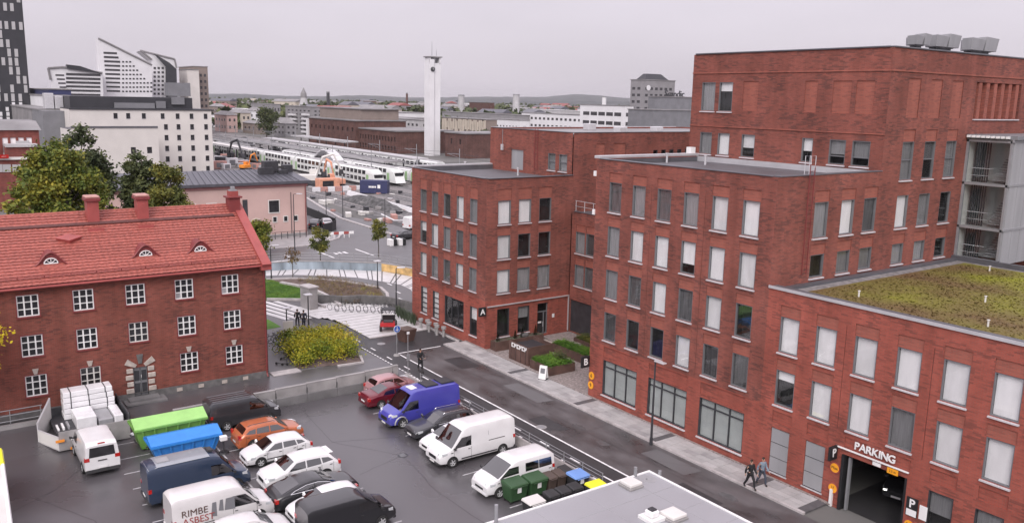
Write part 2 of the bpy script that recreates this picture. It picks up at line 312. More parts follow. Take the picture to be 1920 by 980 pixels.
# ------------------------------------------------------------------ mesh helpers
class MB:
    def __init__(s): s.v = []; s.f = []
    def add(s, vs, fs):
        n = len(s.v); s.v += [tuple(p) for p in vs]; s.f += [tuple(i+n for i in f) for f in fs]; return s
    def quad(s, a, b, c, d): return s.add([a, b, c, d], [(0, 1, 2, 3)])
    def poly(s, pts): return s.add(pts, [tuple(range(len(pts)))])
    def box(s, x0, x1, y0, y1, z0, z1):
        return s.add([(x0,y0,z0),(x1,y0,z0),(x1,y1,z0),(x0,y1,z0),(x0,y0,z1),(x1,y0,z1),(x1,y1,z1),(x0,y1,z1)],
                     [(3,2,1,0),(4,5,6,7),(0,1,5,4),(1,2,6,5),(2,3,7,6),(3,0,4,7)])
    def hexa(s, b, t):      # bottom ring (ccw) and top ring of equal length
        n = len(b)
        return s.add(list(b)+list(t), [tuple(range(n-1, -1, -1)), tuple(range(n, 2*n))]+[(i, (i+1) % n, n+(i+1) % n, n+i) for i in range(n)])
    def prism(s, pts, z0, z1):
        return s.hexa([(p[0], p[1], z0) for p in pts], [(p[0], p[1], z1) for p in pts])
    def cyl(s, x, y, z0, z1, r0, r1=None, n=10):
        r1 = r0 if r1 is None else r1
        a = [2*math.pi*i/n for i in range(n)]
        return s.hexa([(x+r0*math.cos(t), y+r0*math.sin(t), z0) for t in a], [(x+r1*math.cos(t), y+r1*math.sin(t), z1) for t in a])
    def tube(s, pts, rad, n=6):
        pts = [Vector(p) for p in pts]
        rr = rad if isinstance(rad, (list, tuple)) else [rad]*len(pts)
        rings = []
        for i, p in enumerate(pts):
            d = (pts[min(i+1, len(pts)-1)]-pts[max(i-1, 0)]).normalized()
            up = Vector((0, 0, 1)) if abs(d.z) < 0.9 else Vector((1, 0, 0))
            a = d.cross(up).normalized(); b = a.cross(d)
            rings.append([p+(a*math.cos(2*math.pi*k/n)+b*math.sin(2*math.pi*k/n))*rr[i] for k in range(n)])
        vs = [v for r in rings for v in r]; fs = []
        for i in range(len(rings)-1):
            for k in range(n): fs.append((i*n+k, i*n+(k+1) % n, (i+1)*n+(k+1) % n, (i+1)*n+k))
        fs.append(tuple(range(n-1, -1, -1))); fs.append(tuple(range((len(rings)-1)*n, len(rings)*n)))
        return s.add(vs, fs)
    def lathe(s, prof, axis='y', n=16, c=(0, 0, 0)):       # prof: (radius, along)
        vs = []; fs = []
        for r, h in prof:
            for k in range(n):
                a = 2*math.pi*k/n; u, v = r*math.cos(a), r*math.sin(a)
                vs.append((c[0]+u, c[1]+h, c[2]+v) if axis == 'y' else ((c[0]+u, c[1]+v, c[2]+h) if axis == 'z' else (c[0]+h, c[1]+u, c[2]+v)))
        m = len(prof)
        for i in range(m-1):
            for k in range(n): fs.append((i*n+k, i*n+(k+1) % n, (i+1)*n+(k+1) % n, (i+1)*n+k))
        fs.append(tuple(range(n))); fs.append(tuple(range((m-1)*n, m*n)))
        return s.add(vs, fs)
    def grid(s, rows):
        n = len(rows[0]); vs = [p for r in rows for p in r]
        return s.add(vs, [(i*n+k, i*n+k+1, (i+1)*n+k+1, (i+1)*n+k) for i in range(len(rows)-1) for k in range(n-1)])
    def mesh(s, name, m, uv=True, smooth=None, mats=None):
        me = bpy.data.meshes.new(name); me.from_pydata(s.v, [], s.f)
        if isinstance(m, str): m = MATS[m]
        me.materials.append(m)
        if uv and len(s.f) < 60000:
            ul = me.uv_layers.new(name='UVMap').data
            me.update()
            for pl in me.polygons:
                nx, ny, nzv = pl.normal
                for li in pl.loop_indices:
                    x, y, z = me.vertices[me.loops[li].vertex_index].co
                    if abs(nzv) > 0.75: ul[li].uv = (x, y)
                    elif abs(ny) >= abs(nx): ul[li].uv = (x, z)
                    else: ul[li].uv = (y, z)
        if smooth is not None:
            for pl in me.polygons: pl.use_smooth = True
            me.set_sharp_from_angle(angle=R(smooth))
        me.update()
        return me
    def build(s, name, m, parent=None, **k): return inst(name, s.mesh(name, m, **k), parent)

def inst(name, me, parent=None, loc=(0, 0, 0), rz=0.0, scale=None):
    o = bpy.data.objects.new(name, me); col.objects.link(o)
    o.location = loc; o.rotation_euler = (0, 0, rz)
    if scale: o.scale = scale
    if parent is not None:
        o.parent = parent
        if parent.get('_w'): o.matrix_parent_inverse = Matrix.Translation(-Vector(parent.location))
    return o
def tag(o, label, cat=None, group=None, kind=None):
    if label: o['label'] = label
    if cat: o['category'] = cat
    if group: o['group'] = group
    if kind: o['kind'] = kind
    return o
def thing(name, label, cat, loc=(0, 0, 0), rz=0.0, group=None, world=False):
    o = bpy.data.objects.new(name, None); col.objects.link(o)
    o.location = loc; o.rotation_euler = (0, 0, rz); o.empty_display_size = 0.3
    tag(o, label, cat, group)
    if world: o['_w'] = 1          # its children are modelled in world metres
    return o
def struct(name, mb, m, **k): return tag(mb.build(name, m, **k), None, kind='structure')
def copy_tree(o, parent=None):
    c = o.copy(); col.objects.link(c)
    if parent is not None: c.parent = parent
    for ch in list(o.children): copy_tree(ch, c)
    return c
def bevel(o, wdt=0.03, seg=2):
    b = o.modifiers.new('bevel', 'BEVEL'); b.width = wdt; b.segments = seg; b.limit_method = 'ANGLE'; b.harden_normals = False
    return o
FONTCACHE = {}
def text_mesh(txt, m, size=1.0, depth=0.03, bold=0.0):
    k = (txt, m if isinstance(m, str) else m.name, size, depth, bold)
    if k in FONTCACHE: return FONTCACHE[k]
    cu = bpy.data.curves.new('lettering', 'FONT'); cu.body = txt; cu.size = size; cu.extrude = depth; cu.offset = bold
    cu.align_x = 'CENTER'; cu.align_y = 'CENTER'; cu.resolution_u = 3
    ob = bpy.data.objects.new('lettering_tmp', cu); col.objects.link(ob)
    dg = bpy.context.evaluated_depsgraph_get(); dg.update()
    me = bpy.data.meshes.new_from_object(ob.evaluated_get(dg))
    bpy.data.objects.remove(ob); me.materials.clear(); me.materials.append(MATS[m] if isinstance(m, str) else m)
    # stand the letters up: text x -> local x, text y -> local z, front towards local -y
    me.transform(Matrix.Rotation(R(90), 4, 'X')); FONTCACHE[k] = me
    return me
def lettering(txt, m, parent, loc, rz, size, depth=0.03, name='lettering', bold=0.0):
    return inst(name, text_mesh(txt, m, size, depth, bold), parent, loc, rz)

# a facade: rz 0 faces -Y (u runs +X), rz 90 faces +X (u runs +Y); d is depth inward
def fpt(og, rz, u, d, z):
    return (og[0]+u, og[1]+d, z) if rz == 0 else (og[0]-d, og[1]+u, z)
def wall(parent, og, rz, u0, u1, z0, z1, holes, m, name='wall'):
    """wall sheet with real openings; holes = (u0,u1,z0,z1,depth)"""
    us = sorted(set([u0, u1]+[x for h in holes for x in (h[0], h[1]) if u0 < x < u1]))
    zs = sorted(set([z0, z1]+[x for h in holes for x in (h[2], h[3]) if z0 < x < z1]))
    mb = MB()
    for i in range(len(us)-1):
        for j in range(len(zs)-1):
            cu, cz = (us[i]+us[i+1])/2, (zs[j]+zs[j+1])/2
            if any(h[0] < cu < h[1] and h[2] < cz < h[3] for h in holes): continue
            mb.quad(fpt(og, rz, us[i], 0, zs[j]), fpt(og, rz, us[i+1], 0, zs[j]), fpt(og, rz, us[i+1], 0, zs[j+1]), fpt(og, rz, us[i], 0, zs[j+1]))
    for a, b, c, e, d in holes:
        if b <= u0 or a >= u1 or e <= z0 or c >= z1: continue
        c2, e2 = max(c, z0), min(e, z1)
        P = lambda u, dd, z: fpt(og, rz, u, dd, z)
        mb.quad(P(a, 0, c2), P(a, 0, e2), P(a, d, e2), P(a, d, c2)); mb.quad(P(b, 0, c2), P(b, d, c2), P(b, d, e2), P(b, 0, e2))
        mb.quad(P(a, 0, e2), P(b, 0, e2), P(b, d, e2), P(a, d, e2)); mb.quad(P(a, 0, c2), P(a, d, c2), P(b, d, c2), P(b, 0, c2))
    return mb.build(name, m, parent)

WCACHE = {}
def cached(key, fn):
    if key not in WCACHE: WCACHE[key] = fn()
    return WCACHE[key]
def window(parent, og, rz, uc, z0, wd, ht, blind=('blind_white', 1.0), mull=(), depth=0.2, frame='frame_grey', sill=True, transom=(), name='window'):
    """window in a hole: deep metal lining, pane, blind, dark room behind, sill"""
    k = (wd, ht, tuple(mull), tuple(transom), depth, frame)
    def mk_frame():
        mb = MB(); t = 0.05; h = wd/2
        mb.box(-h, -h+t, 0.02, depth, 0, ht); mb.box(h-t, h, 0.02, depth, 0, ht)
        mb.box(-h+t, h-t, 0.02, depth, ht-t, ht); mb.box(-h+t, h-t, 0.02, depth, 0, t)
        for x in mull: mb.box(x-0.035, x+0.035, depth-0.1, depth, t, ht-t)
        for z in transom: mb.box(-h+t, h-t, depth-0.09, depth-0.005, z-0.035, z+0.035)
        return mb.mesh('window', frame)
    f = inst(name, cached(('f',)+k, mk_frame), parent, fpt(og, rz, uc, 0, z0), R(rz))
    t = 0.05; h = wd/2
    inst('pane', cached(('p', wd, ht, depth), lambda: MB().box(-h+t, h-t, depth-0.055, depth-0.045, t, ht-t).mesh('pane', 'glass')), f)
    inst('room', cached(('r', wd, ht, depth), lambda: MB().box(-h, h, depth+0.5, depth+0.55, 0, ht).add(
        [(-h, depth, 0), (-h, depth+.5, 0), (-h, depth+.5, ht), (-h, depth, ht), (h, depth, 0), (h, depth+.5, 0), (h, depth+.5, ht), (h, depth, ht)],
        [(0, 1, 2, 3), (4, 7, 6, 5), (0, 4, 5, 1), (3, 2, 6, 7)]).mesh('room', 'interior')), f)
    if blind and blind[1] > 0:
        bm_, fr = blind; zb = t+(ht-2*t)*(1-fr)
        inst('blind', cached(('b', wd, ht, depth, bm_, fr), lambda: MB().box(-h+t+.01, h-t-.01, depth+0.0, depth+0.015, zb, ht-t).mesh('blind', bm_)), f)
    if sill:
        inst('sill', cached(('s', wd), lambda: MB().hexa([(-h-.06, -.1, -.12), (h+.06, -.1, -.12), (h+.06, .2, -.12), (-h-.06, .2, -.12)],
             [(-h-.06, -.1, -.05), (h+.06, -.1, -.05), (h+.06, .2, 0.0), (-h-.06, .2, 0.0)]).mesh('sill', 'sill')), f)
    return f
def brick_panel(parent, og, rz, uc, z0, wd, ht, m='brick_panel'):
    return inst('brick_panel', cached(('bp', wd, ht, m), lambda: MB().box(-wd/2, wd/2, 0.055, 0.1, 0, ht).mesh('brick_panel', m)), parent, fpt(og, rz, uc, 0, z0), R(rz))
# ================================================================== GROUND
LOT = -0.6
LX0, LY1 = -58.2, 31.55            # edges of the sunken yard
g = MB()
for (x0, x1, y0, y1) in ((-9000, 3000, LY1, 9000), (-9000, -63.6, -6000, LY1)):
    g.quad((x0, y0, -0.03), (x1, y0, -0.03), (x1, y1, -0.03), (x0, y1, -0.03))
struct('ground', g, 'town_ground', uv=False)
struct('parking_lot', MB().quad((LX0, -60, LOT), (60, -60, LOT), (60, LY1, LOT), (LX0, LY1, LOT)), 'asphalt_lot')
yard_edge = MB().box(-58.0, 60, LY1-0.12, LY1, LOT-0.2, 0.06)
struct('yard_kerb', yard_edge, 'kerb')
struct('bike_path', MB().quad((-84, LY1, 0.0), (60, LY1, 0.0), (60, 33.55, 0.0), (-84, 33.55, 0.0)), 'asphalt_path')
struct('street', MB().quad((-63.6, 33.55, -0.004), (60, 33.55, -0.004), (60, 38.3, -0.004), (-63.6, 38.3, -0.004)), 'asphalt_road')
struct('crossing_apron', MB().poly([(-69.2, 33.55, -0.002), (-63.6, 33.55, -0.002), (-63.6, 40.4, -0.002), (-69.2, 40.4, -0.002)]), 'asphalt_path')
struct('kerb', MB().box(-63.7, -25.6, 38.3, 38.5, -0.1, 0.12).box(-69.4, -63.7, 39.9, 40.1, -0.1, 0.12).box(-63.9, -63.7, 38.3, 40.1, -0.1, 0.12).box(-20.6, 40, 38.3, 38.5, -0.1, 0.12), 'kerb')
sw = struct('sidewalk', MB().box(-63.7, -25.6, 38.5, 40.6, -0.1, 0.085).box(-20.6, 40, 38.5, 40.6, -0.1, 0.085), 'slab_dark')
BANDS = (-53.75, -45.6, -37.4, -29.2)
x = -63.65
slab_m = {}
def slab(wd, dp, m):
    return cached(('slab', wd, dp, m), lambda: MB().box(0.01, wd-0.01, 0.012, dp-0.012, 0, 0.05).mesh('paving_slab', m))
while x < -26.4:
    band = any(abs(x+0.25-b) < 0.26 for b in BANDS)
    wd = 0.5 if any(0 < b-0.25-x < 0.75 for b in BANDS) or band else 1.0
    if band:
        inst('paving_slab', slab(wd, 1.9, 'slab_dark'), sw, (x, 38.52, 0.066))
    else:
        for k in range(4):
            inst('paving_slab', slab(wd, 0.475, random.choice(('slab', 'slab', 'slab2'))), sw, (x, 38.52+0.475*k, 0.062+random.uniform(-.003, .003)))
    x += wd
struct('cobble_strip', MB().box(-63.7, -25.4, 40.42, 40.58, 0.05, 0.15), 'cobble')
# road markings
def marking(name, boxes, m='road_paint', z=0.004):
    mb = MB()
    for (x0, x1, y0, y1) in boxes: mb.quad((x0, y0, z), (x1, y0, z), (x1, y1, z), (x0, y1, z))
    return struct(name, mb, m)
marking('edge_line', [(-63.7, 30, 33.48, 33.62)]); marking('stop_line', [(-63.78, -63.62, 33.62, 37.9)])
for i in range(18):
    x0 = -69.6+i*3.12
    marking('lane_dash', [(x0, x0+0.95, 32.26, 32.38)])
for i in range(78):
    x0 = -67.0+i*0.5
    if i > 32 and i % 3: continue
    marking('edge_dash', [(x0, x0+0.34, 31.62, 31.74)])
# parking bay lines in the yard
zl = LOT+0.004
for X in (-57.0, -54.5, -52.15, -49.8, -47.45, -45.1, -42.75, -40.4, -38.0):
    marking('bay_line', [(X-.05, X+.05, 9.0, 20.2)], 'road_paint_worn', zl)
marking('bay_line', [(-56.5, -36, 14.75, 14.85)], 'road_paint_worn', zl)
for X in (-53.2, -50.6, -48.3, -46.0, -43.5, -41.0, -38.4, -36.0):
    marking('bay_line', [(X-.05, X+.05, 26.0, 31.0)], 'road_paint_worn', zl)
def blob(cx, cy, rx, ry, z, m, name, seed):
    rnd = random.Random(seed); n = 18
    pts = [(cx+rx*math.cos(2*math.pi*i/n)*rnd.uniform(.6, 1.1), cy+ry*math.sin(2*math.pi*i/n)*rnd.uniform(.6, 1.1), z) for i in range(n)]
    return struct(name, MB().poly(pts), m)
blob(-55.3, 23.0, 0.5, 1.6, zl, 'patch', 'puddle', 1); blob(-55.9, 24.6, 0.25, 0.8, zl, 'patch', 'puddle', 2); blob(-54.5, 21.2, .3, .6, zl, 'patch', 'puddle', 3)
blob(-34.7, 21.6, .5, .9, zl, 'patch', 'puddle', 4); blob(-35.4, 22.9, .4, .5, zl, 'patch', 'puddle', 5); blob(-35.9, 20.4, .3, .3, zl, 'patch', 'puddle', 16)
for i, (px, py) in enumerate(((1085, 800), (1130, 830), (1045, 812), (1365, 930))):
    p = gnd(px, py); blob(p.x, p.y, 0.7, 0.4, 0.002, 'patch', 'puddle', 20+i)
dr = thing('drain_grate', 'round iron drain grate set in the wet asphalt of the yard', 'drain', (-45.59, 24.34, LOT))
MB().lathe([(0.34, 0.0), (0.34, 0.012), (0.27, 0.014), (0.27, 0.006)], 'z', 20).build('rim', 'metal_dark', dr)
for k in range(5): MB().box(-.24+k*.1, -.20+k*.1, -.2, .2, 0.004, .016).build('bar', 'metal_grey', dr)
for i, (px, py, lb) in enumerate(((715, 644, 'light round manhole cover on the dark apron before the bike path'), (1015, 800, 'grey manhole cover in the street near the sidewalk'), )):
    p = gnd(px, py); t = thing('manhole_cover', lb, 'manhole', (p.x, p.y, 0.002))
    MB().lathe([(0.38, 0), (0.38, 0.012), (0.3, 0.014)], 'z', 20).build('ring', 'concrete', t); MB().lathe([(0.29, 0.0), (0.29, 0.016)], 'z', 20).build('lid', 'metal_grey', t)

# tar seams and repair patches in the asphalt
def seam(pts, wd, z, name='tar_seam', m='wet', sd=0):
    rn = random.Random(sd); P = []
    for a, b in zip(pts, pts[1:]):
        for k in range(6): P.append((a[0]+(b[0]-a[0])*k/6+rn.uniform(-.05, .05), a[1]+(b[1]-a[1])*k/6+rn.uniform(-.05, .05)))
    P.append(pts[-1]); mb = MB()
    for a, b in zip(P, P[1:]):
        d = (Vector(b)-Vector(a)).normalized(); n_ = Vector((-d.y, d.x))*wd/2; mb.quad((a[0]-n_.x, a[1]-n_.y, z), (b[0]-n_.x, b[1]-n_.y, z), (b[0]+n_.x, b[1]+n_.y, z), (a[0]+n_.x, a[1]+n_.y, z))
    return struct(name, mb, m)
for i, q in enumerate(([(-56.5, 22.0), (-50, 21.4), (-45.6, 24.3), (-40, 23.6), (-33, 23.9)], [(-45.6, 24.3), (-44.5, 20.8)], [(-52, 4), (-47, 6.5), (-41, 6.9)], [(-57, 9), (-52, 5.2), (-50.5, 3)], [(-50, 21.4), (-48.5, 25.4)])): seam(q, .035, zl, sd=i)
for i, q in enumerate(([(-62, 36.0), (-52, 36.2), (-44, 35.9), (-30, 36.1)], [(-55, 33.8), (-54.6, 38.2)], [(-41, 33.7), (-41.3, 38.2)], [(-36, 36), (-33, 38.1)])): seam(q, .03, .002, sd=10+i)
for i, (x_, y_, a_, b_) in enumerate(((-58.5, 36.9, 1.6, .9), (-49.5, 37.2, 2.4, .7), (-43.6, 34.6, 1.5, .7), (-34.5, 37.2, 2.0, .7), (-30.5, 34.9, 1.6, .8))): struct('repair_patch', MB().poly([(x_-a_, y_-b_*.9, .001), (x_+a_*.9, y_-b_, .001), (x_+a_, y_+b_*.95, .001), (x_-a_*.95, y_+b_, .001)]), ('asphalt_path', 'asphalt_far')[i % 2])
# plaza beyond the street
pl = struct('plaza', MB().poly([(-69.2, 33.5, 0.0), (-69.4, 40.4, 0.0), (-74, 40.5, 0), (-80.5, 41, 0.0), (-83, 38.0, 0), (-84.5, 35, 0), (-90, 31, 0.0), (-84, 29.5, 0), (-80, 31.6, 0), (-77, 33.2, 0), (-73, 33.5, 0)]), 'slab_dark')
for i in range(15):
    x0 = -69.3-i*0.98
    y0 = 33.6 if x0 > -76 else 33.6-(-76-x0)*0.33
    y1 = 40.3 if x0 > -79 else 40.3-(-79-x0)*0.9
    inst('paving_strip', MB().box(x0-0.86, x0, y0, y1, 0, 0.03).mesh('paving_strip', 'slab_white'), pl)
struct('plaza_edge', MB().box(-69.3, -69.1, 33.5, 40.0, 0.0, 0.06), 'kerb')
for i in range(5):
    yy = 28.2+i*1.1
    inst('paving_strip', MB().poly([(-90+i*.6, yy-1.6, 0.012), (-79.5+i*.4, yy+1.2-i*.1, 0.012), (-79.8+i*.4, yy+1.8-i*.1, 0.012), (-90+i*.6, yy-1.0, 0.012)]).mesh('paving_strip', 'slab_white'), pl)
struct('footpath', MB().poly([(-63.6, 22.0, 0), (-63.6, 31.55, 0), (-72, 31.2, 0), (-77, 30.9, 0), (-80.5, 30.6, 0), (-84, 28.5, 0), (-84, 22.0, 0)]), 'asphalt_far')
struct('alley', MB().poly([(-63.6, 13.2, 0.002), (-58.3, 13.2, 0.002), (-58.3, 31.55, 0.002), (-63.6, 31.55, 0.002)]).poly([(-63.6, 9.0, -.1), (-58.12, 9.0, LOT+.003), (-58.12, 13.2, 0.002), (-63.6, 13.2, 0.002)]).poly([(-63.6, -40, -.1), (-58.12, -40, LOT+.003), (-58.12, 9.0, LOT+.003), (-63.6, 9.0, -.1)]), 'asphalt_lot')
struct('curb_slab', MB().box(-64.3, -63.3, 22.3, 24.6, 0, 0.07), 'kerb')
# lawns, planting bed, curved bike path, striped paving
struct('lawn', MB().poly([(-99, 30.0, .02), (-97, 33.6, .02), (-95.8, 35.0, .02), (-92.5, 36.0, .02), (-88.8, 36.5, .02), (-85.4, 35.6, .02), (-86.3, 34.1, .02), (-88.5, 30.7, .02), (-90, 26, .02)]), 'grass')
struct('lawn', MB().poly([(-77.0, 26.6, .02), (-77.3, 28.1, .02), (-80.5, 28.0, .02), (-84, 26, .02), (-80, 24, .02)]), 'grass')
def ribbon(pa, pb, z, name, m):
    mb = MB(); n = len(pa)
    mb.grid([[(p[0], p[1], z) for p in pa], [(p[0], p[1], z) for p in pb]])
    return struct(name, mb, m)
outer = [(-101.1, 30), (-101.1, 34.9), (-100, 38), (-97.4, 41.4), (-94.5, 44.2), (-91.1, 45.8), (-88.3, 46.9), (-85.4, 46.7), (-82.3, 45.6), (-78, 44.0), (-74, 43.2)]
inner = [(-98.6, 30), (-98.6, 34.2), (-97.8, 37), (-95.4, 39.9), (-92.8, 41.8), (-90, 43.0), (-87.7, 44.0), (-84.5, 43.2), (-80.9, 41.5), (-78, 41.2), (-74, 41.0)]
mural_base = [(-104.2, 30), (-103.9, 35.9), (-102.9, 39.9), (-101.2, 43), (-98.9, 45.8), (-96.6, 48.6), (-91.6, 50.4), (-87, 51), (-82, 50), (-78, 48.5), (-74, 47)]
ribbon(inner, outer, 0.006, 'curved_bike_path', 'asphalt_far')
rb = ribbon(outer, mural_base, 0.004, 'striped_paving', 'slab_white')
for i in range(1, 10):
    a, b = Vector(outer[i]), Vector(mural_base[i]); t = Vector((0.12, 0.05))
    for q in (0.0, 0.45, 0.62):
        o2 = (Vector(outer[i+1])-a)*q if i < 10 else Vector((0, 0)); b2 = (Vector(mural_base[i+1])-b)*q
        inst('dark_stripe', MB().poly([(*(a+o2), .012), (*(b+b2), .012), (*(b+b2+t*1.4), .012), (*(a+o2+t*1.4), .012)]).mesh('dark_stripe', 'slab_dark'), rb)
def kerb_path(pts, wdt, h, name, m):
    mb = MB()
    n = len(pts); L = []; Rr = []
    for i in range(n):
        d = (Vector(pts[min(i+1, n-1)])-Vector(pts[max(i-1, 0)])).normalized(); nn = Vector((-d.y, d.x))*wdt/2
        L.append(Vector(pts[i])+nn); Rr.append(Vector(pts[i])-nn)
    for i in range(n-1):
        mb.prism([Rr[i], Rr[i+1], L[i+1], L[i]], 0, h)
    return struct(name, mb, m)
kerb_path(inner[1:9], 0.35, 0.16, 'bed_kerb', 'kerb')
kerb_path([(-95.6, 34.9), (-92.5, 36.2), (-88.8, 36.8), (-85.2, 36.8), (-82.0, 36.3)], 0.4, 0.3, 'lawn_kerb', 'kerb')
kerb_path([(-88.5, 30.7), (-86.3, 34.0), (-82.1, 34.7)], 0.25, 0.25, 'lawn_kerb', 'kerb')
struct('planting_bed', MB().poly([(-98.2, 34.4, .03), (-97.4, 37.2, .03), (-95.2, 40, .03), (-92.6, 41.7, .03), (-89.6, 43, .03), (-87.7, 43.8, .03), (-81.2, 41.5, .03), (-82.5, 39.7, .03), (-82.3, 36.6, .03), (-85.2, 37.0, .03), (-88.8, 37.0, .03), (-92.5, 36.4, .03), (-95.6, 35.1, .03)]), 'soil')
struct('far_road', MB().poly([(-107, 33, .002), (-104, 44.5, .002), (-101, 51.5, .002), (-95, 56, .002), (-84, 58, .002), (-84, 72, .002), (-120, 72, .002), (-145, 66, .002), (-180, 71.5, .002), (-215, 71, .002), (-180, 62, .002), (-150, 57, .002), (-131, 55, .002), (-122.7, 54.2, .002), (-119, 49.1, .002), (-118.5, 33, .002)]), 'asphalt_far')
kerb_path([(-118.5, 33), (-118.6, 45), (-119, 49.1), (-122.7, 54.2), (-126, 56.2)], 0.4, 0.14, 'far_kerb', 'kerb')
struct('far_pavement', MB().poly([(-118.7, 33, .01), (-119.2, 49.2, .01), (-123, 54.2, .01), (-128, 56, .01), (-128.3, 33, .01)]), 'slab2')
kerb_path([(-176, 70.6), (-160, 67.2), (-143.3, 63.9), (-120.7, 63.5)], 0.5, 0.15, 'far_kerb', 'kerb')
for y0, x0, x1 in ((47.0, -114, -108), (52.5, -113, -107)):
    marking('lane_dash', [(x0, x1, y0, y0+0.25)], z=0.008)
p = gnd(637, 474)
for k in range(3): marking('crossing_bar', [(p.x-.6, p.x+.8, p.y-.9+k*.75, p.y-.5+k*.75)], z=0.008)
marking('edge_line', [(-109.6, -109.2, 33, 41.5)], z=0.008)
p = gnd(539, 480); marking('lane_dash', [(p.x-.9, p.x-.2, p.y-.2, p.y+.2), (p.x+.3, p.x+1.0, p.y-.2, p.y+.2)], z=0.008)
for (px, py) in ((731, 533), (747, 548), (753, 561), (761, 576)):
    p = gnd(px, py); marking('lane_dash', [(p.x-.7, p.x+.5, p.y-.1, p.y+.1)], z=0.012)

# ================================================================== BRICK OFFICE COMPLEX
YF = 40.6
def flat_roof(parent, x0, x1, y0, y1, z, m='membrane', name='roof'):
    return MB().box(x0, x1, y0, y1, z-0.25, z).build(name, m, parent)
def coping(parent, pts, z, wd=0.34, h=0.07, m='coping', name='coping', closed=False):
    for i in range(len(pts)-1):
        (xa, ya), (xb, yb) = pts[i], pts[i+1]
        x0, x1 = min(xa, xb), max(xa, xb); y0, y1 = min(ya, yb), max(ya, yb)
        mb = MB().box(x0-wd/2 if ya != yb else x0+wd/2+.002, x1+wd/2 if ya != yb else x1-wd/2-.002, y0-wd/2 if xa != xb else y0-wd/2, y1+wd/2 if xa != xb else y1+wd/2, z, z+h)
        bevel(mb.build(name, m, parent), 0.02, 1)
def plain_wall(parent, a, b, z0, z1, m='brick_new', name='wall', th=0.3):
    (xa, ya), (xb, yb) = a, b
    return MB().box(min(xa, xb)-(th if xa == xb else 0), max(xa, xb), min(ya, yb), max(ya, yb)+(th if ya == yb else 0), z0, z1).build(name, m, parent)

G_, D_, W_, K_ = ('blind_grey', 1.0), None, ('blind_white', 1.0), ('curtain_dark', 1.0)
WH = lambda f: ('blind_white', f)
def grid_windows(bd, og, rz, centres, z0, wd, ht, blinds, phs=0.65, pw=None, holes=None, panel=True, **k):
    for c, b in zip(centres, blinds):
        u = c-(og[0] if rz == 0 else og[1])
        holes.append((u-wd/2, u+wd/2, z0, z0+ht, 0.3))
        window(bd, og, rz, u, z0, wd, ht, b, **k)
        if panel:
            p = pw or wd+0.1
            holes.append((u-p/2, u+p/2, z0+ht+0.001, z0+ht+phs, 0.06)); brick_panel(bd, og, rz, u, z0+ht+0.001, p, phs-0.001)

# ---- wing with entrance A
A = thing('brick_office_building', 'four storey red brick office wing with the letter A at its street corner', 'building', (-67, 46, 0), world=True)
ogA = (-73.9, YF); hs = []
cA = [-71.62, -69.42, -67.2, -64.93, -62.67]
grid_windows(A, ogA, 0, cA, 11.2, 1.2, 2.1, [G_, G_, K_, W_, G_], 1.0, holes=hs)
grid_windows(A, ogA, 0, cA, 8.1, 1.2, 2.1, [WH(.45), W_, G_, K_, G_], 0.65, holes=hs)
grid_windows(A, ogA, 0, cA, 5.0, 1.2, 2.1, [W_, G_, K_, W_, G_], 0.65, holes=hs)
for (x0, x1, z0, z1, b, mu, tr) in ((-72.1, -70.88, 1.05, 3.7, W_, (), (0.5, 1.0, 1.5, 2.0)), (-69.8, -68.62, 0.97, 3.66, W_, (), (.5, 1.0, 1.5, 2.0)), (-67.55, -64.15, 1.0, 3.66, D_, (-.57, .57), ()), (-63.1, -61.9, 0.9, 3.55, WH(.45), (), ())):
    u = (x0+x1)/2+73.9; hs.append((x0+73.9, x1+73.9, z0, z1, 0.3)); window(A, ogA, 0, u, z0, x1-x0, z1-z0, b, mu, transom=tr, frame='metal_dark')
for c in cA:
    for z in (4.35,): hs.append((c+73.9-.66, c+73.9+.66, 3.9, 4.35, .05)); brick_panel(A, ogA, 0, c+73.9, 3.9, 1.32, .45, 'brick_red')
for c in (-70.5, -68.3, -66.05, -63.8): hs.append((c+73.9-.015, c+73.9+.015, 4.6, 14.4, .04))
wall(A, ogA, 0, 0, 13.3, 4.45, 15.22, hs, 'brick_new'); wall(A, ogA, 0, 0, 13.3, -0.1, 4.45, hs, 'brick_red')
ogA2 = (-60.6, YF); hs = []
cA2 = [42.5, 44.73, 47.02]
grid_windows(A, ogA2, 90, cA2, 11.2, 1.38, 2.1, [W_, W_, D_], 1.0, holes=hs)
grid_windows(A, ogA2, 90, cA2, 8.1, 1.38, 2.1, [W_, D_, D_], 0.65, holes=hs)
grid_windows(A, ogA2, 90, cA2, 5.0, 1.38, 2.1, [W_, G_, G_], 0.65, holes=hs)
for (y0, y1, z0, z1, b) in ((41.9, 43.25, 1.0, 3.55, D_), (44.2, 45.5, 1.05, 3.5, ('blind_grey', .45))):
    hs.append((y0-YF, y1-YF, z0, z1, .3)); window(A, ogA2, 90, (y0+y1)/2-YF, z0, y1-y0, z1-z0, b, frame='metal_dark')
hs.append((46.43-YF, 47.75-YF, 0.5, 3.53, .3))
wall(A, ogA2, 90, 0, 9.5, 4.45, 15.22, hs, 'brick_new'); wall(A, ogA2, 90, 0, 9.5, -0.1, 4.45, hs, 'brick_red')
dA = MB().box(-60.9, -60.8, 46.45, 46.53, .5, 3.5).box(-60.9, -60.8, 47.65, 47.73, .5, 3.5).box(-60.9, -60.8, 46.53, 47.65, 3.42, 3.5).box(-60.9, -60.8, 46.53, 47.65, 2.6, 2.7).box(-60.9, -60.8, 47.3, 47.38, .5, 2.6).box(-60.9, -60.8, 46.53, 47.65, .5, .6).build('entrance_door', 'frame_grey', A)
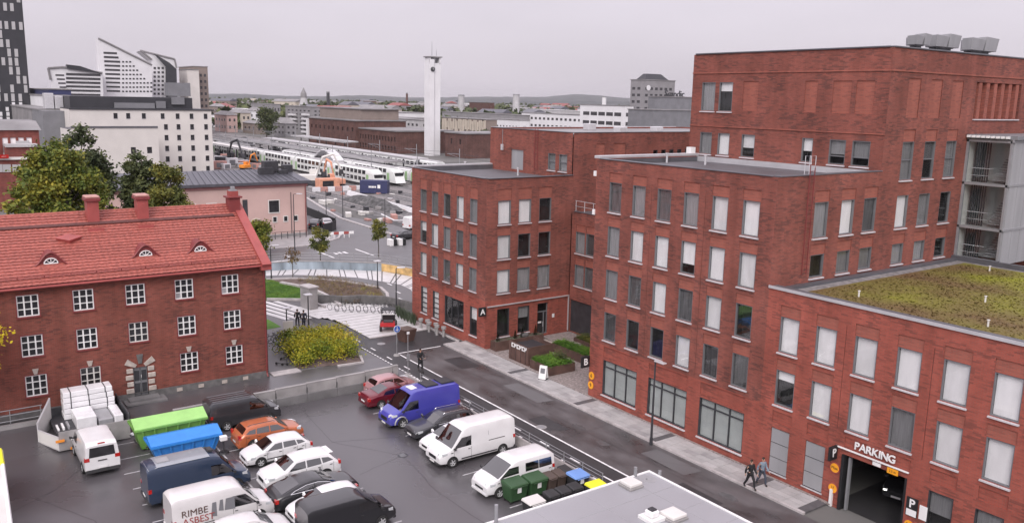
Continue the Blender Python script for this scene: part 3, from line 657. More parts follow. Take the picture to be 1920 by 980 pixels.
MB().box(-60.87, -60.86, 46.53, 47.65, .6, 3.42).build('pane', 'glass', dA); MB().box(-61.5, -61.45, 46.4, 47.8, .4, 3.6).build('room', 'interior', dA); MB().box(-60.78, -60.75, 47.2, 47.25, 1.2, 1.7).build('handle', 'metal_light', dA)
MB().box(-60.85, -60.84, 46.7, 47.1, 1.55, 1.72).build('door_notice', 'white_paint', dA)
ls = MB().box(-60.6, -60.48, 40.8, 50.1, 3.86, 3.95).build('light_strip', 'metal_light', A); MB().box(-60.6, -60.5, 50.02, 50.1, .5, 3.86).build('light_strip', 'metal_light', A)
MB().box(-60.58, -60.54, 48.15, 48.4, 2.0, 2.35).build('notice_plate', 'white_paint', A)
bx = bevel(MB().box(-60.5, -60.3, YF-0.8, YF-0.06, 3.2, 4.0).build('letter_box_sign', 'black', A), .02, 1)
lettering('A', 'white_paint', A, (-60.29, YF-0.45, 3.6), R(90), 0.7, .015, bold=.012)
plain_wall(A, (-73.62, 40.65), (-73.62, 75), -0.1, 15.22)
flat_roof(A, -73.6, -60.9, 40.9, 50, 14.85)
MB().box(-73.88, -60.63, 40.63, 40.9, 14.7, 15.2).build('parapet', 'coping', A); MB().box(-60.9, -60.63, 40.9, 49.95, 14.7, 15.2).build('parapet', 'coping', A); MB().box(-73.9, -73.6, 40.9, 50, 14.7, 15.3).build('parapet', 'coping', A)
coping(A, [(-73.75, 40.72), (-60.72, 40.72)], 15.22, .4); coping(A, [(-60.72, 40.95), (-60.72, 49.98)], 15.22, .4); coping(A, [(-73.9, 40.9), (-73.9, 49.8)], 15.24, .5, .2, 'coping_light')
for (px, py) in ((872, 317), (971, 329)):
    p = gnd(px, py, 14.85); MB().cyl(p.x, p.y, 14.85, 15.55, .09).cyl(p.x, p.y, 15.55, 15.62, .13).build('vent_pipe', 'metal_light', A)
# higher block behind
hs = []; ogA3 = (-74.1, 50.0)
for c, wd, b in ((-63.67, 1.15, G_), (-61.95, 1.2, G_)):
    u = c+74.1; hs.append((u-wd/2, u+wd/2, 15.5, 17.06, .3)); window(A, ogA3, 0, u, 15.5, wd, 1.56, b, transom=(.8,))
hs.append((-70.4+74.1, -68.25+74.1, 15.1, 17.08, .15))
MB().box(-70.4, -69.34, 50.12, 50.16, 15.1, 17.08).build('roof_door', 'cladding', A); MB().box(-69.32, -68.25, 50.12, 50.16, 15.1, 17.08).build('roof_door', 'cladding', A)
wall(A, ogA3, 0, 0, 13.5, 14.8, 19.1, hs, 'brick_new')
MB().box(-72.0, -71.7, 49.85, 50, 16.9, 17.5).build('wall_lamp', 'metal_light', A); MB().box(-71.87, -71.83, 49.95, 50, 17.5, 19).build('lamp_conduit', 'metal_grey', A)
def ladder(parent, x, y, z0, z1, ax='x', wd=0.45, m='metal_grey', name='wall_ladder'):
    mb = MB(); h = wd/2
    for s in (-h, h):
        mb.box(x+(s if ax == 'x' else 0)-.02, x+(s if ax == 'x' else 0)+.02, y+(s if ax == 'y' else 0)-.02, y+(s if ax == 'y' else 0)+.02, z0, z1)
    z = z0+.2
    while z < z1-.1:
        mb.box(x-(h-.02 if ax == 'x' else .012), x+(h-.02 if ax == 'x' else .012), y-(h-.02 if ax == 'y' else .012), y+(h-.02 if ax == 'y' else .012), z, z+.03); z += .3
    return mb.build(name, m, parent)
ladder(A, -65.9, 49.8, 15.3, 19.3, m='red_dark')
hs = []; ogA4 = (-60.6, 50.1)
for (y0, y1) in ((52.8, 53.95), (55.1, 56.55)):
    hs.append((y0-50.1, y1-50.1, 16.2, 18.08, .06)); brick_panel(A, ogA4, 90, (y0+y1)/2-50.1, 16.2, y1-y0, 1.88)
for k in range(5):
    y0 = 60.3+k*1.12; hs.append((y0-50.1, y0+.62-50.1, 16.6, 17.39, .3)); window(A, ogA4, 90, y0+.31-50.1, 16.6, .62, .79, None, frame='metal_dark', sill=False)
wall(A, ogA4, 90, 0, 28, 11.7, 19.1, hs, 'brick_new')
plain_wall(A, (-73.8, 50.05), (-73.8, 78), 15.2, 19.1); plain_wall(A, (-74, 78), (-60.6, 78), 0, 19.1)
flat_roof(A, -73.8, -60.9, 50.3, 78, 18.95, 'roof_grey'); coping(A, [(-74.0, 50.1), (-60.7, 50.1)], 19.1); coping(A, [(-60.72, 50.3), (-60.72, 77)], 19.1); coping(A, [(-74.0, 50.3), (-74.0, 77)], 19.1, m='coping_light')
for (x, y, h) in ((-70, 60, .7), (-66, 66, .5), (-63, 58, .6), (-62.5, 70, .9)): bevel(MB().box(x-.5, x+.5, y-.5, y+.5, 18.95, 18.95+h).build('roof_vent', 'metal_light', A), .05)
# link between the wings, with passage
hs = []; ogL = (-60.6, 50.2)
for z in (8.1, 5.0):
    for c, b in ((-59.3, G_), (-57.85, K_), (-55.0, G_), (-52.6, G_), (-50.2, K_)):
        u = c+60.6; hs.append((u-.65, u+.65, z, z+2.0, .3)); window(A, ogL, 0, u, z, 1.3, 2.0, b)
        hs.append((u-.65, u+.65, z+2.001, z+2.65, .06)); brick_panel(A, ogL, 0, u, z+2.001, 1.3, .649)
hs.append((.1, 14.0, 0.45, 3.55, 5.0))
wall(A, ogL, 0, 0, 14.2, -.1, 11.9, hs, 'brick_new'); coping(A, [(-60.5, 50.3), (-46.5, 50.3)], 11.9); flat_roof(A, -60.6, -46.4, 50.5, 62, 11.8)
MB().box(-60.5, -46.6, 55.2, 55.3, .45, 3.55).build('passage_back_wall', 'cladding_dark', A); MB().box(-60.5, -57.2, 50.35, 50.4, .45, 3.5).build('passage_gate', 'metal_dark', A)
rl = MB().tube([(-60.4, 50.4, 12.9), (-46.6, 50.4, 12.9)], .025).tube([(-60.4, 50.4, 12.4), (-46.6, 50.4, 12.4)], .02)
for k in range(12): rl.cyl(-60.3+k*1.22, 50.4, 11.95, 12.9, .03, n=6)
rl.build('terrace_railing', 'metal_light', A)

# ---- main wing with entrance B and tall block
B = thing('brick_office_building', 'tall red brick office block with stepped roofs, roof ventilation boxes and the letter B', 'building', (-39, 50, 0), world=True)
ogB = (-46.4, YF); hs = []
cB = [-44.33+2.38*i for i in range(6)]
grid_windows(B, ogB, 0, cB, 14.3, 1.25, 2.1, [K_, G_, K_, ('blind_grey', 1.0), W_, W_], .66, 1.36, hs)
grid_windows(B, ogB, 0, cB, 11.15, 1.25, 2.1, [G_, W_, W_, WH(.72), W_, W_], .62, 1.36, hs)
grid_windows(B, ogB, 0, cB, 8.02, 1.25, 2.08, [G_, K_, W_, K_, W_, D_], .62, 1.36, hs)
grid_windows(B, ogB, 0, cB, 4.86, 1.25, 2.08, [K_, D_, D_, W_, K_, K_], .65, 1.36, hs)
for x0, x1 in ((-44.85, -41.3), (-40.15, -36.57), (-35.45, -31.83)):
    wd = x1-x0; hs.append((x0+46.4, x1+46.4, .7, 3.33, .3))
    window(B, ogB, 0, (x0+x1)/2+46.4, .7, wd, 2.63, ('blind_pale', 1.0), (-wd/6, wd/6), frame='metal_dark', transom=(2.1,))
    hs.append((x0+46.4, x1+46.4, 3.45, 4.35, .05)); brick_panel(B, ogB, 0, (x0+x1)/2+46.4, 3.45, wd, .9, 'brick_red')
for c in (-40.75, -36.0): hs.append((c+46.4-.015, c+46.4+.015, 4.6, 16.6, .04))
wall(B, ogB, 0, 0, 15.7, 4.45, 17.93, hs, 'brick_new'); wall(B, ogB, 0, 0, 15.7, -.1, 4.45, hs, 'brick_red')
ogB2 = (-30.7, YF); hs = []
cl_ = [45.0, 47.72, 50.15]; cr_ = [53.9, 56.6, 59.35]
grid_windows(B, ogB2, 90, cl_, 14.12, 1.4, 2.17, [G_, W_, ('curtain_dark', 1)], .7, 1.5, hs)
grid_windows(B, ogB2, 90, cr_, 14.1, 1.4, 2.17, [W_, G_, D_], .65, 1.5, hs, panel=False)
grid_windows(B, ogB2, 90, cl_, 11.65, 1.38, 1.42, [D_, G_, G_], .65, 1.5, hs)
grid_windows(B, ogB2, 90, cr_, 11.65, 1.38, 1.36, [G_, G_, D_], .65, 1.5, hs)
grid_windows(B, ogB2, 90, cr_, 17.3, 1.4, 2.5, [G_, ('curtain_dark', .5), G_], .78, 1.4, hs, transom=(1.3,))
for c in cr_: hs.append((c-YF-.72, c-YF+.72, 21.35, 23.87, .07)); brick_panel(B, ogB2, 90, c-YF, 21.35, 1.44, 2.52)
hs.append((61.85-YF, 68.55-YF, 21.32, 23.86, .45))
wall(B, ogB2, 90, 0, 10.4, 11.2, 17.93, hs, 'brick_new'); wall(B, ogB2, 90, 10.4, 35, 11.2, 25.7, hs, 'brick_new')
lv = MB().box(-31.2, -31.16, 61.85, 68.55, 21.32, 23.86).build('louvre_recess', 'red_dark', B)
for k in range(6): MB().box(-31.1, -30.75, 62.3+k*1.1, 62.75+k*1.1, 21.33, 23.85).build('brick_fin', 'brick_panel', lv)
MB().box(-30.72, -30.6, 61.8, 68.6, 21.22, 21.3).build('sill', 'sill', B)
MB().box(-30.7, -30.64, 51.0, 75, 24.25, 24.35).build('string_course', 'brick_panel', B); MB().box(-47.3, -30.7, 50.94, 51.0, 20.25, 20.32).build('string_course', 'brick_panel', B); MB().box(-47.3, -30.7, 50.94, 51.0, 24.25, 24.35).build('string_course', 'brick_panel', B)
ogB3 = (-47.3, 51.0); hs = []
for (x0, x1, b) in ((-46.2, -45.0, G_), (-44.4, -43.25, W_), (-42.1, -40.88, WH(.6)), (-36.82, -35.93, WH(.55)), (-34.65, -33.4, ('blind_grey', .6)), (-32.93, -31.63, ('blind_grey', .7))):
    hs.append((x0+47.3, x1+47.3, 18.16, 19.8, .3)); window(B, ogB3, 0, (x0+x1)/2+47.3, 18.16, x1-x0, 1.64, b, transom=(.55,) if x0 > -35 else ())
for (x0, x1, b) in ((-46.3, -44.95, G_), (-44.57, -43.25, WH(.3))):
    hs.append((x0+47.3, x1+47.3, 21.45, 23.6, .3)); window(B, ogB3, 0, (x0+x1)/2+47.3, 21.45, x1-x0, 2.15, b)
for (x0, x1) in ((-42.27, -40.9), (-36.93, -35.93), (-34.75, -33.36), (-33.03, -31.7)):
    hs.append((x0+47.3, x1+47.3, 21.53, 23.66, .07)); brick_panel(B, ogB3, 0, (x0+x1)/2+47.3, 21.53, x1-x0, 2.13)
wall(B, ogB3, 0, 0, 16.6, 17.4, 25.7, hs, 'brick_new')
plain_wall(B, (-47.0, 51.06), (-47.0, 76), 0, 25.7); plain_wall(B, (-46.1, 40.62), (-46.1, 51), -.1, 17.93); plain_wall(B, (-47.3, 76), (-30.7, 76), 0, 25.7)
flat_roof(B, -46.1, -31.0, 40.9, 51, 17.55); flat_roof(B, -47, -31, 51.3, 76, 25.4)
for (a, b, c, d) in ((-46.1, -31.0, 40.62, 40.9), (-31.0, -30.72, 40.9, 51), (-46.35, -46.06, 40.9, 50.9)): MB().box(a, b, c, d, 17.3, 17.9).build('parapet', 'coping', B)
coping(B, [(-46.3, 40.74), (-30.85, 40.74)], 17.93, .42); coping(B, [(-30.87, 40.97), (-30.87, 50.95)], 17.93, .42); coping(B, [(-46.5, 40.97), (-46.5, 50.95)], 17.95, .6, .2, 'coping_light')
MB().box(-46.2, -31.0, 50.7, 50.95, 17.56, 17.95).build('upstand', 'coping_light', B)
coping(B, [(-47.3, 51.1), (-30.7, 51.1)], 25.7, .4, .1); coping(B, [(-30.82, 51.33), (-30.82, 75)], 25.7, .4, .1)
for (px, py) in ((1250, 305), (1322, 309), (1556, 311)):
    p = gnd(px, py, 17.55); MB().cyl(p.x, p.y, 17.55, 18.2, .08).cyl(p.x, p.y, 18.2, 18.27, .13).build('vent_pipe', 'metal_light', B)
MB().box(-47.0, -46.5, 50.4, 50.9, 17.9, 18.6).build('roof_light', 'white_paint', B)
for z in (16.7, 13.9): MB().box(-46.62, -46.4, 40.5, 40.7, z, z+.35).build('corner_lamp', 'white_paint', B)
lad = ladder(B, -30.5, 43.5, 12.0, 18.6, 'y', m='red_dark')
MB().tube([(-30.5, 43.28, 18.4), (-30.5, 43.28, 19.1), (-30.9, 43.28, 19.1), (-30.9, 43.28, 18.0)], .022).tube([(-30.5, 43.72, 18.4), (-30.5, 43.72, 19.1), (-30.9, 43.72, 19.1), (-30.9, 43.72, 18.0)], .022).build('hoop', 'metal_light', lad)
for (px0, px1, py0, py1, tw) in ((1706, 1741, 66, 88, 1), (1742, 1796, 68, 95, 1), (1808, 1866, 74, 101, 1)):
    a = onx(px0, py1, -33.0); b = onx(px1, py0, -33.0); y0, y1, zt = a.y+.05, b.y-.35, b.z
    zb = 26.2; ym = (y0+y1)/2
    f = MB().hexa([(-33.5, y0+.25, zb), (-32.9, y0+.25, zb), (-32.9, y1-.25, zb), (-33.5, y1-.25, zb)], [(-33.5, y0+.2, zt-.25), (-32.9, y0+.2, zt-.25), (-32.9, y1-.2, zt-.2), (-33.5, y1-.2, zt-.2)]).build('roof_ventilator', 'cladding', B); bevel(f, .03, 1)
    for ya, yb, sk in ((y0, ym-.05, -.05), (ym+.05, y1, .1)):
        bevel(MB().hexa([(-33.3, ya+.1, zb+.05), (-32.6, ya+.1, zb+.05), (-32.6, yb-.1, zb+.05), (-33.3, yb-.1, zb+.05)], [(-33.3, ya, zt-.1+sk), (-32.5, ya, zt-.05+sk), (-32.5, yb, zt+sk-.12), (-33.3, yb, zt-.1+sk)]).build('cowl', 'cladding', f), .02, 1)
    MB().box(-33.4, -32.9, y0+.6, y1-.6, 25.4, zb).build('curb', 'metal_dark', f)
bs = bevel(MB().box(-46.4, -46.25, YF-0.85, YF-0.08, 2.4, 3.28).build('letter_box_sign', 'black', B), .02, 1)
lettering('B', 'white_paint', B, (-46.24, YF-.48, 2.83), R(90), 0.72, .015, bold=.012)
def round_sign(parent, X, z, r, txt, Y=YF, size=.2, m='sign_orange', ring='red_metal', tm='black'):
    s = MB().lathe([(r, -.05), (r, -.02)], 'y', 22, (X, Y, z)).build('round_sign', ring, parent)
    MB().lathe([(r*.82, -.056), (r*.82, -.045)], 'y', 22, (X, Y, z)).build('sign_face', m, s)
    for i, tt in enumerate(txt): lettering(tt, tm, s, (X, Y-.062, z+(len(txt)-1)*size*.45-i*size*.9), 0, size, .004)
round_sign(B, -46.05, 1.75, .3, ['6'], size=.4, ring='sign_orange'); round_sign(B, -46.1, 1.0, .3, ['9'], size=.4, ring='sign_orange')
# glazed stair tower standing on the green roof
S = 'stair_tower'
st = MB().box(-31.0, -27.6, 61.6, 61.7, 11.3, 20.1)
fr = MB()
for z in (11.45, 13.65, 16.75, 19.75): fr.box(-30.7, -27.6, 61.42, 61.62, z, z+.16)
for x in (-30.7, -27.75): fr.box(x, x+.15, 61.42, 61.62, 11.3, 19.95)
tower = fr.build('stair_tower_frame', 'metal_grey', B)
for z0, z1 in ((11.61, 13.65), (13.81, 16.75), (16.91, 19.75)): MB().box(-30.55, -27.75, 61.5, 61.52, z0, z1).build('pane', 'glass_stair', tower)
MB().box(-30.7, -27.65, 64.2, 64.3, 11.3, 20).build('stair_back_wall', 'off_white', tower); MB().box(-30.69, -30.6, 61.7, 64.2, 11.3, 20).build('stair_side_wall', 'off_white', tower); MB().box(-27.75, -27.66, 61.7, 64.2, 11.3, 20).build('stair_side_wall', 'off_white', tower)
for z in (13.7, 16.8): MB().box(-30.7, -27.7, 61.75, 64.2, z-.1, z+.1).build('landing', 'concrete', tower)
for k in range(7): MB().box(-30.45+k*.16, -30.38+k*.16, 62.3, 62.38, 11.4, 19.7).build('baluster_screen', 'metal_dark', tower)
for z in (11.4, 13.8, 16.9): MB().tube([(-30.5, 61.9, z+1.0), (-28.9, 61.9, z+1.0)], .03).tube([(-30.5, 61.9, z+.5), (-28.9, 61.9, z+.5)], .02).build('stair_rail', 'metal_light', tower)
for j, z in enumerate((11.5, 13.8, 16.9)):
    mb = MB()
    for k in range(9): mb.box(-29.0, -27.8, 62.2+k*.2, 62.4+k*.2, z+k*.17+.2, z+k*.17+.26)
    mb.build('stair_flight', 'concrete', tower)
for k in range(8): MB().box(-27.6, -27.55, 61.62+k*1.2, 62.79+k*1.2, 11.3, 13.7).build('cladding_panel', 'cladding', tower); MB().box(-27.6, -27.55, 61.62+k*1.2, 62.79+k*1.2, 13.85, 16.8).build('cladding_panel', 'cladding', tower); MB().box(-27.6, -27.55, 61.62+k*1.2, 62.79+k*1.2, 16.95, 19.8).build('cladding_panel', 'cladding', tower)
for z in (13.7, 16.8): MB().box(-27.6, -27.5, 61.4, 71, z, z+.15).build('band', 'metal_grey', tower)
MB().box(-30.75, -27.3, 61.35, 71.2, 20.0, 20.25).build('tower_roof', 'cladding_mid', tower); MB().box(-27.62, -27.5, 61.35, 71, 19.8, 20.0).build('fascia', 'metal_grey', tower)
for k in range(9): MB().box(-30.6+k*.33, -30.42+k*.33, 61.1, 61.35, 20.05, 20.2).build('snow_guard_clip', 'white_paint', tower)

# ---- parking wing with green roof
Pk = thing('brick_parking_building', 'lower red brick wing with PARKING lettering over a garage mouth and a green roof', 'building', (-20, 50, 0), world=True)
ogP = (-30.7, YF); hs = []
cP = [-29.1+2.405*i for i in range(9)]
grid_windows(Pk, ogP, 0, cP, 7.86, 1.3, 2.12, [W_]*9, .66, 1.38, hs)
grid_windows(Pk, ogP, 0, cP, 4.66, 1.3, 2.12, [WH(.28), W_, W_, G_, W_, W_, W_, W_, W_], .66, 1.38, hs)
for x0, x1 in ((-29.78, -28.5), (-27.38, -26.1)):
    hs.append((x0+30.7, x1+30.7, .45, 3.2, .12))
    gp_ = MB().box(x0, x1, YF+.09, YF+.12, .45, 3.2).build('wall_panel_backing', 'black', Pk)
    for k in range(3): MB().box(x0+.02, x1-.02, YF+.04, YF+.09, .48+k*.91, 1.34+k*.91).build('wall_panel', 'cladding', gp_)
    MB().box(x0-.05, x1+.05, YF-.06, YF+.1, .38, .45).build('sill', 'sill', Pk)
hs.append((-25.0+30.7, -21.27+30.7, -.2, 3.24, .35))
for x0, x1 in ((-20.12, -18.85), (-17.8, -16.46), (-15.4, -14.1), (-13.0, -11.7)):
    hs.append((x0+30.7, x1+30.7, .3, 3.1, .3)); window(Pk, ogP, 0, (x0+x1)/2+30.7, .3, x1-x0, 2.8, ('blind_grey', .42), frame='metal_dark')
for c in cP: hs.append((c+30.7-.69, c+30.7+.69, 3.55, 4.25, .05)); brick_panel(Pk, ogP, 0, c+30.7, 3.55, 1.38, .7, 'brick_red')
for c in (-25.5+.0, -20.65): hs.append((c+30.7-.015, c+30.7+.015, 4.5, 10.4, .04))
wall(Pk, ogP, 0, 0, 25, 4.3, 11.6, hs, 'brick_red'); wall(Pk, ogP, 0, 0, 25, -.1, 4.3, hs, 'brick_red')
plain_wall(Pk, (-5.4, 40.62), (-5.4, 61.5), -.1, 11.6, 'brick_red')
MB().box(-30.5, -5.5, 40.9, 61.8, 11.0, 11.2).build('roof', 'membrane', Pk)
MB().box(-30.65, -5.5, 40.61, 40.95, 11.0, 11.58).build('parapet', 'coping', Pk); coping(Pk, [(-30.7, 40.78), (-5.4, 40.78)], 11.6, .46, .07, 'coping'); MB().box(-30.7, -5.4, 40.5, 40.56, 11.5, 11.66).build('coping_lip', 'coping_light', Pk)
MB().box(-30.68, -5.5, 61.1, 61.4, 11.2, 11.6).build('parapet', 'coping', Pk); MB().box(-30.68, -30.2, 41, 61.1, 11.2, 11.42).build('roof_flashing', 'coping', Pk)
MB().box(-30.2, -29.4, 41.0, 61.1, 11.2, 11.27).build('gravel_margin', 'gravel', Pk); MB().box(-29.4, -5.5, 60.5, 61.1, 11.2, 11.27).build('gravel_margin', 'gravel', Pk)
MB().box(-29.4, -5.5, 41.0, 60.5, 11.2, 11.3).build('sedum_mat', MATS['leaf_sedum'], Pk)
rnd = random.Random(3); mb = MB()
for k in range(16000):
    x = rnd.uniform(-29.0, -14); y = rnd.uniform(41.1, 60.1); r = rnd.uniform(.05, .13); a = rnd.uniform(0, 6.28); h = rnd.uniform(.01, .06)
    dx, dy = math.cos(a)*r, math.sin(a)*r
    mb.add([(x-dx, y-dy, 11.29), (x+dx, y+dy, 11.29), (x+dy*.6, y-dx*.6, 11.3+h)], [(0, 1, 2)])
tag(mb.build('sedum_tufts', MATS['leaf_sedum'], Pk, uv=False), None, kind='stuff')
for (px, py) in ((1610, 556), (1852, 612), (1847, 566), (1855, 508)):
    p = gnd(px, py, 11.3); MB().cyl(p.x, p.y, 11.25, 11.62, .05).cyl(p.x, p.y, 11.62, 11.66, .08).build('vent_pipe', 'off_white', Pk)
# garage mouth
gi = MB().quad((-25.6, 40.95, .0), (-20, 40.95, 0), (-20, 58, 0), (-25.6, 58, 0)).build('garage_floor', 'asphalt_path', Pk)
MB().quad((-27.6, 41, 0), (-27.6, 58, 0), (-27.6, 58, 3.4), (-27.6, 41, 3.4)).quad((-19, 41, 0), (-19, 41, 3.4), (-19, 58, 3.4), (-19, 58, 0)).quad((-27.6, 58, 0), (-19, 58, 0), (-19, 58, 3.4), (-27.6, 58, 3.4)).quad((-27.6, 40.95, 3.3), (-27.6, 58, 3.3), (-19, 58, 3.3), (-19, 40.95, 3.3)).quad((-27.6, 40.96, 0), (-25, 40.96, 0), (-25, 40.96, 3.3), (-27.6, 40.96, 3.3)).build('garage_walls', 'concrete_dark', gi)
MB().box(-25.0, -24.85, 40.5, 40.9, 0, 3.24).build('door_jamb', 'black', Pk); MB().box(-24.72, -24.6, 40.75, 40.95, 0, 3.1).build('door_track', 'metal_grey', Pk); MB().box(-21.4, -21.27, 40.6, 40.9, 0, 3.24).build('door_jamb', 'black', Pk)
MB().box(-25.4, -21.2, YF-.12, YF-.02, 3.56, 3.62).build('sign_rail', 'white_paint', Pk)
for i, ch in enumerate('PARKING'):
    lettering(ch, 'white_paint', Pk, (-24.17+(0, .345, .70, 1.06, 1.33, 1.61, 2.01)[i], YF-.09, 3.98), 0, .58, .03, bold=.01)
MB().box(-25.45, -25.3, YF-.7, YF-.05, 2.85, 3.62).build('letter_box_sign', 'black', Pk); lettering('P', 'white_paint', Pk, (-25.29, YF-.37, 3.25), R(90), .66, .012, bold=.01)
MB().box(-23.2, -22.75, YF-.08, YF, 3.3, 3.5).build('exit_lamp', 'white_paint', Pk)
ys = MB().box(-22.35, -21.75, YF-.1, YF-.05, 3.2, 3.5).build('height_sign', 'sign_orange', Pk); lettering('2,5 m', 'black', ys, (-22.05, YF-.106, 3.35), 0, .17, .003)
pp = ony(1566, 876, YF); round_sign(Pk, pp.x, pp.z, .32, ['Max'], size=.24); pp = ony(1562, 914, YF); round_sign(Pk, pp.x, pp.z, .32, ['2,5', 'm'], size=.16)
sg = MB().box(-21.15, -20.55, YF-.06, YF-.02, 1.35, 2.35).build('parking_sign', 'black', Pk); MB().box(-21.12, -20.58, YF-.064, YF-.05, 1.37, 1.72).build('sign_face', 'white_paint', sg); lettering('P', 'white_paint', sg, (-20.85, YF-.07, 2.03), 0, .62, .004, bold=.015)
MB().box(-20.45, -20.05, YF-.05, YF-.02, 1.4, 2.15).build('notice_plate', 'white_paint', Pk)
round_sign(Pk, -20.9, .85, .3, ['2,5'], size=.26)
MB().box(-25.5, -25.35, 40.45, 40.6, 0, 1.0).build('guard_post', 'white_paint', Pk)
# ================================================================== OLD BRICK BUILDING
O = thing('old_brick_building', 'old three storey dark red brick building with red tiled roof and white nine pane windows', 'building', (-69.7, 8, 0), world=True)
XO, YE = -63.5, 21.95
ogO = (XO, 0.0); hs = []
def old_window(Y, z0, wd=1.3, ht=1.47, key=False, pale=False):
    hs.append((Y-wd/2, Y+wd/2, z0, z0+ht, .18)); m = 'off_white' if pale else 'white_paint'
    def mk():
        mb = MB(); t = .07; h = wd/2
        mb.box(-h, -h+t, .05, .13, 0, ht).box(h-t, h, .05, .13, 0, ht).box(-h+t, h-t, .05, .13, ht-t, ht).box(-h+t, h-t, .05, .13, 0, t)
        for k in (1, 2):
            x = -h+wd*k/3; mb.box(x-.045, x+.045, .055, .125, t, ht-t)
        for k in (1, 2):
            z = ht*k/3; mb.box(-h+t, h-t, .06, .12, z-.03, z+.03)
        return mb.mesh('window', m)
    f = inst('window', cached(('ow', m), mk), O, fpt(ogO, 90, Y, 0, z0), R(90))
    pm = cached('opane', lambda: MB().box(-.19, .19, .1, .11, -.2, .2).mesh('pane', 'pane_dark'))
    pm2 = cached('opane2', lambda: MB().box(-.19, .19, .1, .11, -.2, .2).mesh('pane', 'blind_grey'))
    rn = random.Random(int(Y*10+z0*77))
    for i in range(3):
        for j in range(3):
            inst('pane', pm2 if rn.random() < .10 and j == 0 else pm, f, (-wd/2+wd*(i+.5)/3, 0, ht*(j+.5)/3))
    inst('sill', cached('osill', lambda: MB().box(-.72, .72, -.09, .1, -.1, -.005).mesh('sill', 'red_dark')), f)
    inst('surround', cached('osur', lambda: MB().box(-.71, -.65, -.02, .05, 0, 1.47).box(.65, .71, -.02, .05, 0, 1.47).box(-.71, .71, -.02, .05, 1.47, 1.53).mesh('surround', 'red_dark')), f)
    if key: inst('keystone', cached('okey', lambda: MB().hexa([(-.1, -.07, 1.54), (.1, -.07, 1.54), (.1, .02, 1.54), (-.1, .02, 1.54)], [(-.19, -.09, 1.92), (.19, -.09, 1.92), (.19, .02, 1.92), (-.19, .02, 1.92)]).mesh('keystone', 'stone')), f)
for i in range(-3, 5):
    Y = 5.8+3.36*i+6.7-6.72
    for z0, row in ((7.08, 0), (4.3, 1), (1.5, 2)):
        if row == 2 and i == 2: continue
        old_window(Y+row*.05, z0, key=(row == 2), pale=((i, row) in ((2, 1), (1, 2))))
hs.append((12.02, 13.0, .25, 2.42, .2))
wall(O, ogO, 90, -16, YE, .5, 9.2, hs, 'brick_old'); wall(O, (XO+.06, 0), 90, -16, YE+.05, -.05, .5, [(12.02, 13.0, .25, .6, .26)], 'stone_dark', 'plinth')
MB().box(XO, XO+.06, -16, YE+.05, .5, .53).build('plinth_ledge', 'stone_dark', O)
for Y in (15.14, 16.71, 18.47, 20.09): MB().box(XO+.03, XO+.1, Y-.2, Y+.2, .12, .38).build('vent_block', 'stone', O)
dd = MB().box(XO-.16, XO-.1, 12.05, 12.49, .28, 2.4).box(XO-.16, XO-.1, 12.53, 12.97, .28, 2.4).build('entrance_door', 'cladding_mid', O)
for k in range(4):
    y0 = 12.1+.48*(k % 2); z0 = .45 if k < 2 else 1.4
    MB().box(XO-.1, XO-.07, y0, y0+.33, z0, z0+.75).build('door_panel', 'metal_dark', dd)
MB().box(XO-.1, XO-.06, 12.45, 12.48, 1.25, 1.35).build('handle', 'metal_light', dd); MB().box(XO-.1, XO-.08, 12.55, 12.7, 1.6, 1.8).build('notice', 'white_paint', dd)
for s in (-1, 1):
    for k in range(4):
        wq = .52 if k % 2 == 0 else .44
        y = 12.51+s*(.5+wq/2); q = bevel(MB().box(XO-.02, XO+.1, y-wq/2, y+wq/2, .55+k*.5, .9+k*.5).build('quoin', 'stone', O), .03, 1)
for ang, s in ((-58, 1.0), (0, .9), (58, 1.0)):
    a = R(ang); c_, s_ = math.cos(a), math.sin(a); pts = []
    for (u, v) in ((-.12, .35), (.12, .35), (.22, .35+.75*s), (-.22, .35+.75*s)): pts.append((12.51+u*c_+v*s_, 2.35-u*s_+v*c_))
    MB().hexa([(XO+.09, p[0], p[1]) for p in pts], [(XO-.02, p[0], p[1]) for p in pts]).build('voussoir', 'stone' if ang else 'stone_dark', O)
MB().box(XO+.06, XO+1.3, 11.2, 14.0, 0, .12).box(XO+.06, XO+.9, 11.5, 13.6, .12, .26).build('door_step', 'concrete_dark', O)
# other walls
MB().box(-75.9, -75.6, -16, YE, 0, 9.2).build('wall', 'brick_old', O)
XR, ZR, XE, ZE = -69.75, 13.05, -63.05, 9.2
MB().add([(XO, YE, 0), (-75.9, YE, 0), (-75.9, YE, 9.2), (XR, YE, ZR-.1), (XO, YE, 9.2), (XO-.001, YE-.3, 0), (-75.9, YE-.3, 0), (-75.9, YE-.3, 9.2), (XR, YE-.3, ZR-.1), (XO-.001, YE-.3, 9.2)], [(0, 1, 2, 3, 4), (9, 8, 7, 6, 5), (0, 5, 6, 1)]).build('gable_wall', 'brick_old', O)
# eaves
MB().hexa([(XO, -16, 8.85), (XE+.05, -16, 9.0), (XE+.05, YE+.25, 9.0), (XO, YE+.25, 8.85)], [(XO, -16, 9.25), (XE, -16, 9.2), (XE, YE+.25, 9.2), (XO, YE+.25, 9.25)]).build('eaves', 'red_dark', O)
MB().tube([(XE+.08, -16, 9.1), (XE+.08, YE+.2, 9.1)], .08, 8).build('gutter', 'red_metal', O)
MB().tube([(XE+.08, 21.75, 9.05), (XO+.12, 21.8, 8.6), (XO+.12, 21.8, .4), (XO+.3, 21.8, .12)], .06, 8).build('downpipe', 'red_dark', O)
